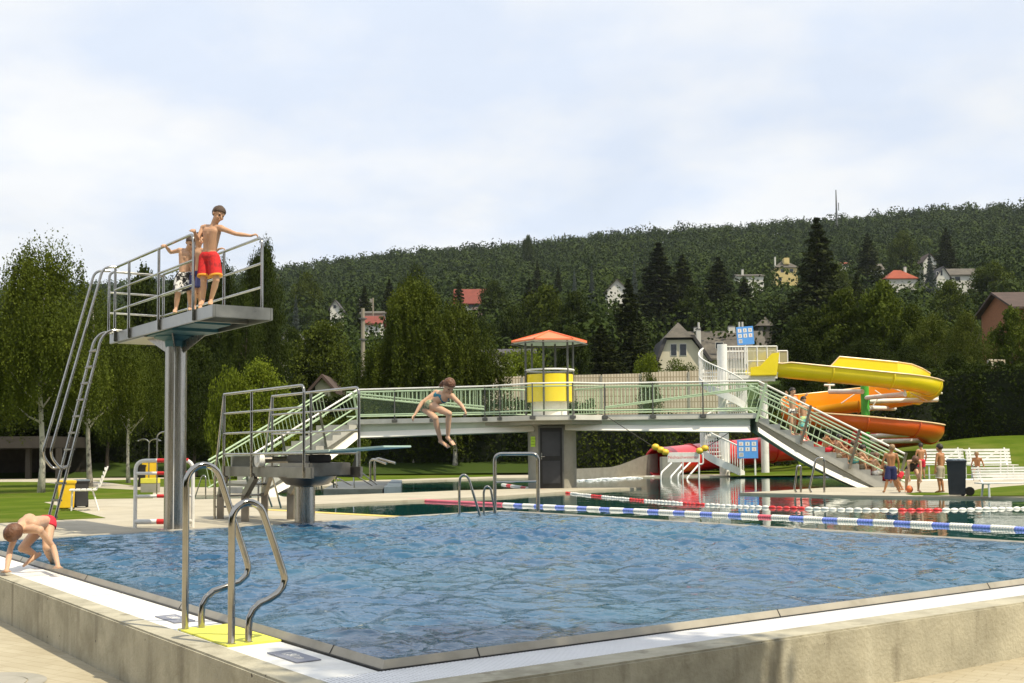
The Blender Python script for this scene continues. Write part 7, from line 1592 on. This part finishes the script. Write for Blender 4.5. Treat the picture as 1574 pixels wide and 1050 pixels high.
small('bench_sit', 1503, 739, 150, 1.18, 'blond child in short black trunks perched on the end of the far white bench', bottoms='black', briefs=True, hair='blond', skin=2)
# on the stairs
def on_stair(u, w_, hz=0.0):
    T, Fo, d, run, rise, st, W = sR; i = int(u*13); x = st*(i+.55); return T + d*x + W*w_ + Z*(ZD - rise*(i+1) + hz)
def stair_person(kind, u, w_, yaw, S, label, **kw):
    p = on_stair(u, w_); J, lk = pose(kind, p, R(yaw), S, len(label)); adj = kw.pop('adj', None)
    if adj:
        for q, v in adj.items(): J[q] = J[q] + Vector(v)
    return person(label, J, S, kw.pop('skin', 0), kw.pop('hair', 'brown'), look=kw.pop('look', lk), vox=.013, **kw)
stair_person('stand', .275, .35, 215, 1.46, 'dark-haired child standing high on the stairs, hands raised to the face', bottoms='blackwhite', briefs=True, hair='dark', skin=1, adj=dict(elL=(.02,-.12,.10), wrL=(.16,-.20,.50), elR=(.0,-.12,.12), wrR=(-.10,-.20,.52)))
stair_person('stand', .36, .35, 200, 1.36, 'boy in aqua and yellow shorts standing on the stairs below the dark-haired child', bottoms='aqua', legs_len=.85, hair='dark', skin=0)
seat = [(.50,.35,-70,'redp','dark',2,1.12,'child in red trunks sitting highest of the seated children on the stairs'), (.56,.75,-75,'redp','brown',1,1.1,'child seated by the rear railing, second of the seated row'), (.60,.30,-80,'khaki','dark',0,1.2,'child leaning back on the steps in front of the second raking post'),
        (.68,.65,-75,'orange_hem','auburn',1,1.15,'auburn-haired child seated beside the rear balusters in the middle of the group'), (.70,.25,-80,'khaki','dark',1,1.25,'dark-haired child with arms resting on knees, middle of the seated group'), (.80,.40,-75,'pink','brown',2,1.15,'child in pink seated low on the stairs'),
        (.84,.75,-70,'navy','blond',0,1.12,'blond child seated low by the rear railing'), (.92,.35,-70,'redp','brown',2,1.1,'lowest child sitting on the stairs, right behind the boy in navy trunks')]
seat += [(.64,.12,-85,'aqua','brown',0,1.15,'child in aqua shorts seated at the near edge of the steps between the raking posts'), (.77,.12,-80,'white','auburn',1,1.12,'child in white trunks seated at the near edge of the steps, low in the row'), (.87,.12,-75,'redp','dark',0,1.15,'child in red trunks on the near edge of the last steps')]
for u, w_, yaw, cl, hr, sk, S, lb in seat: stair_person('sit', u, w_, yaw, S*1.12, lb, bottoms=cl, briefs=(cl in ('pink','khaki')), hair=hr, skin=sk)
# ================= AIR =================
hz = MB(); hz.box(-900, -60, -1.39, 1100, 1400, 260)
ho_ = hz.build('haze', []) if False else None
me = bpy.data.meshes.new('haze'); me.from_pydata(hz.v, [], hz.f); hm = bpy.data.materials.new('haze_air'); hm.use_nodes = True; hn = hm.node_tree
for n in list(hn.nodes):
    if n.type == 'BSDF_PRINCIPLED': hn.nodes.remove(n)
pv_ = hn.nodes.new('ShaderNodeVolumePrincipled'); pv_.inputs['Color'].default_value = (.80,.88,1,1); pv_.inputs['Density'].default_value = 0.00006; pv_.inputs['Anisotropy'].default_value = .2
hn.links.new(pv_.outputs[0], hn.nodes['Material Output'].inputs['Volume']); me.materials.append(hm); ho_ = bpy.data.objects.new('haze', me); COL.objects.link(ho_); structure(ho_, 'stuff')
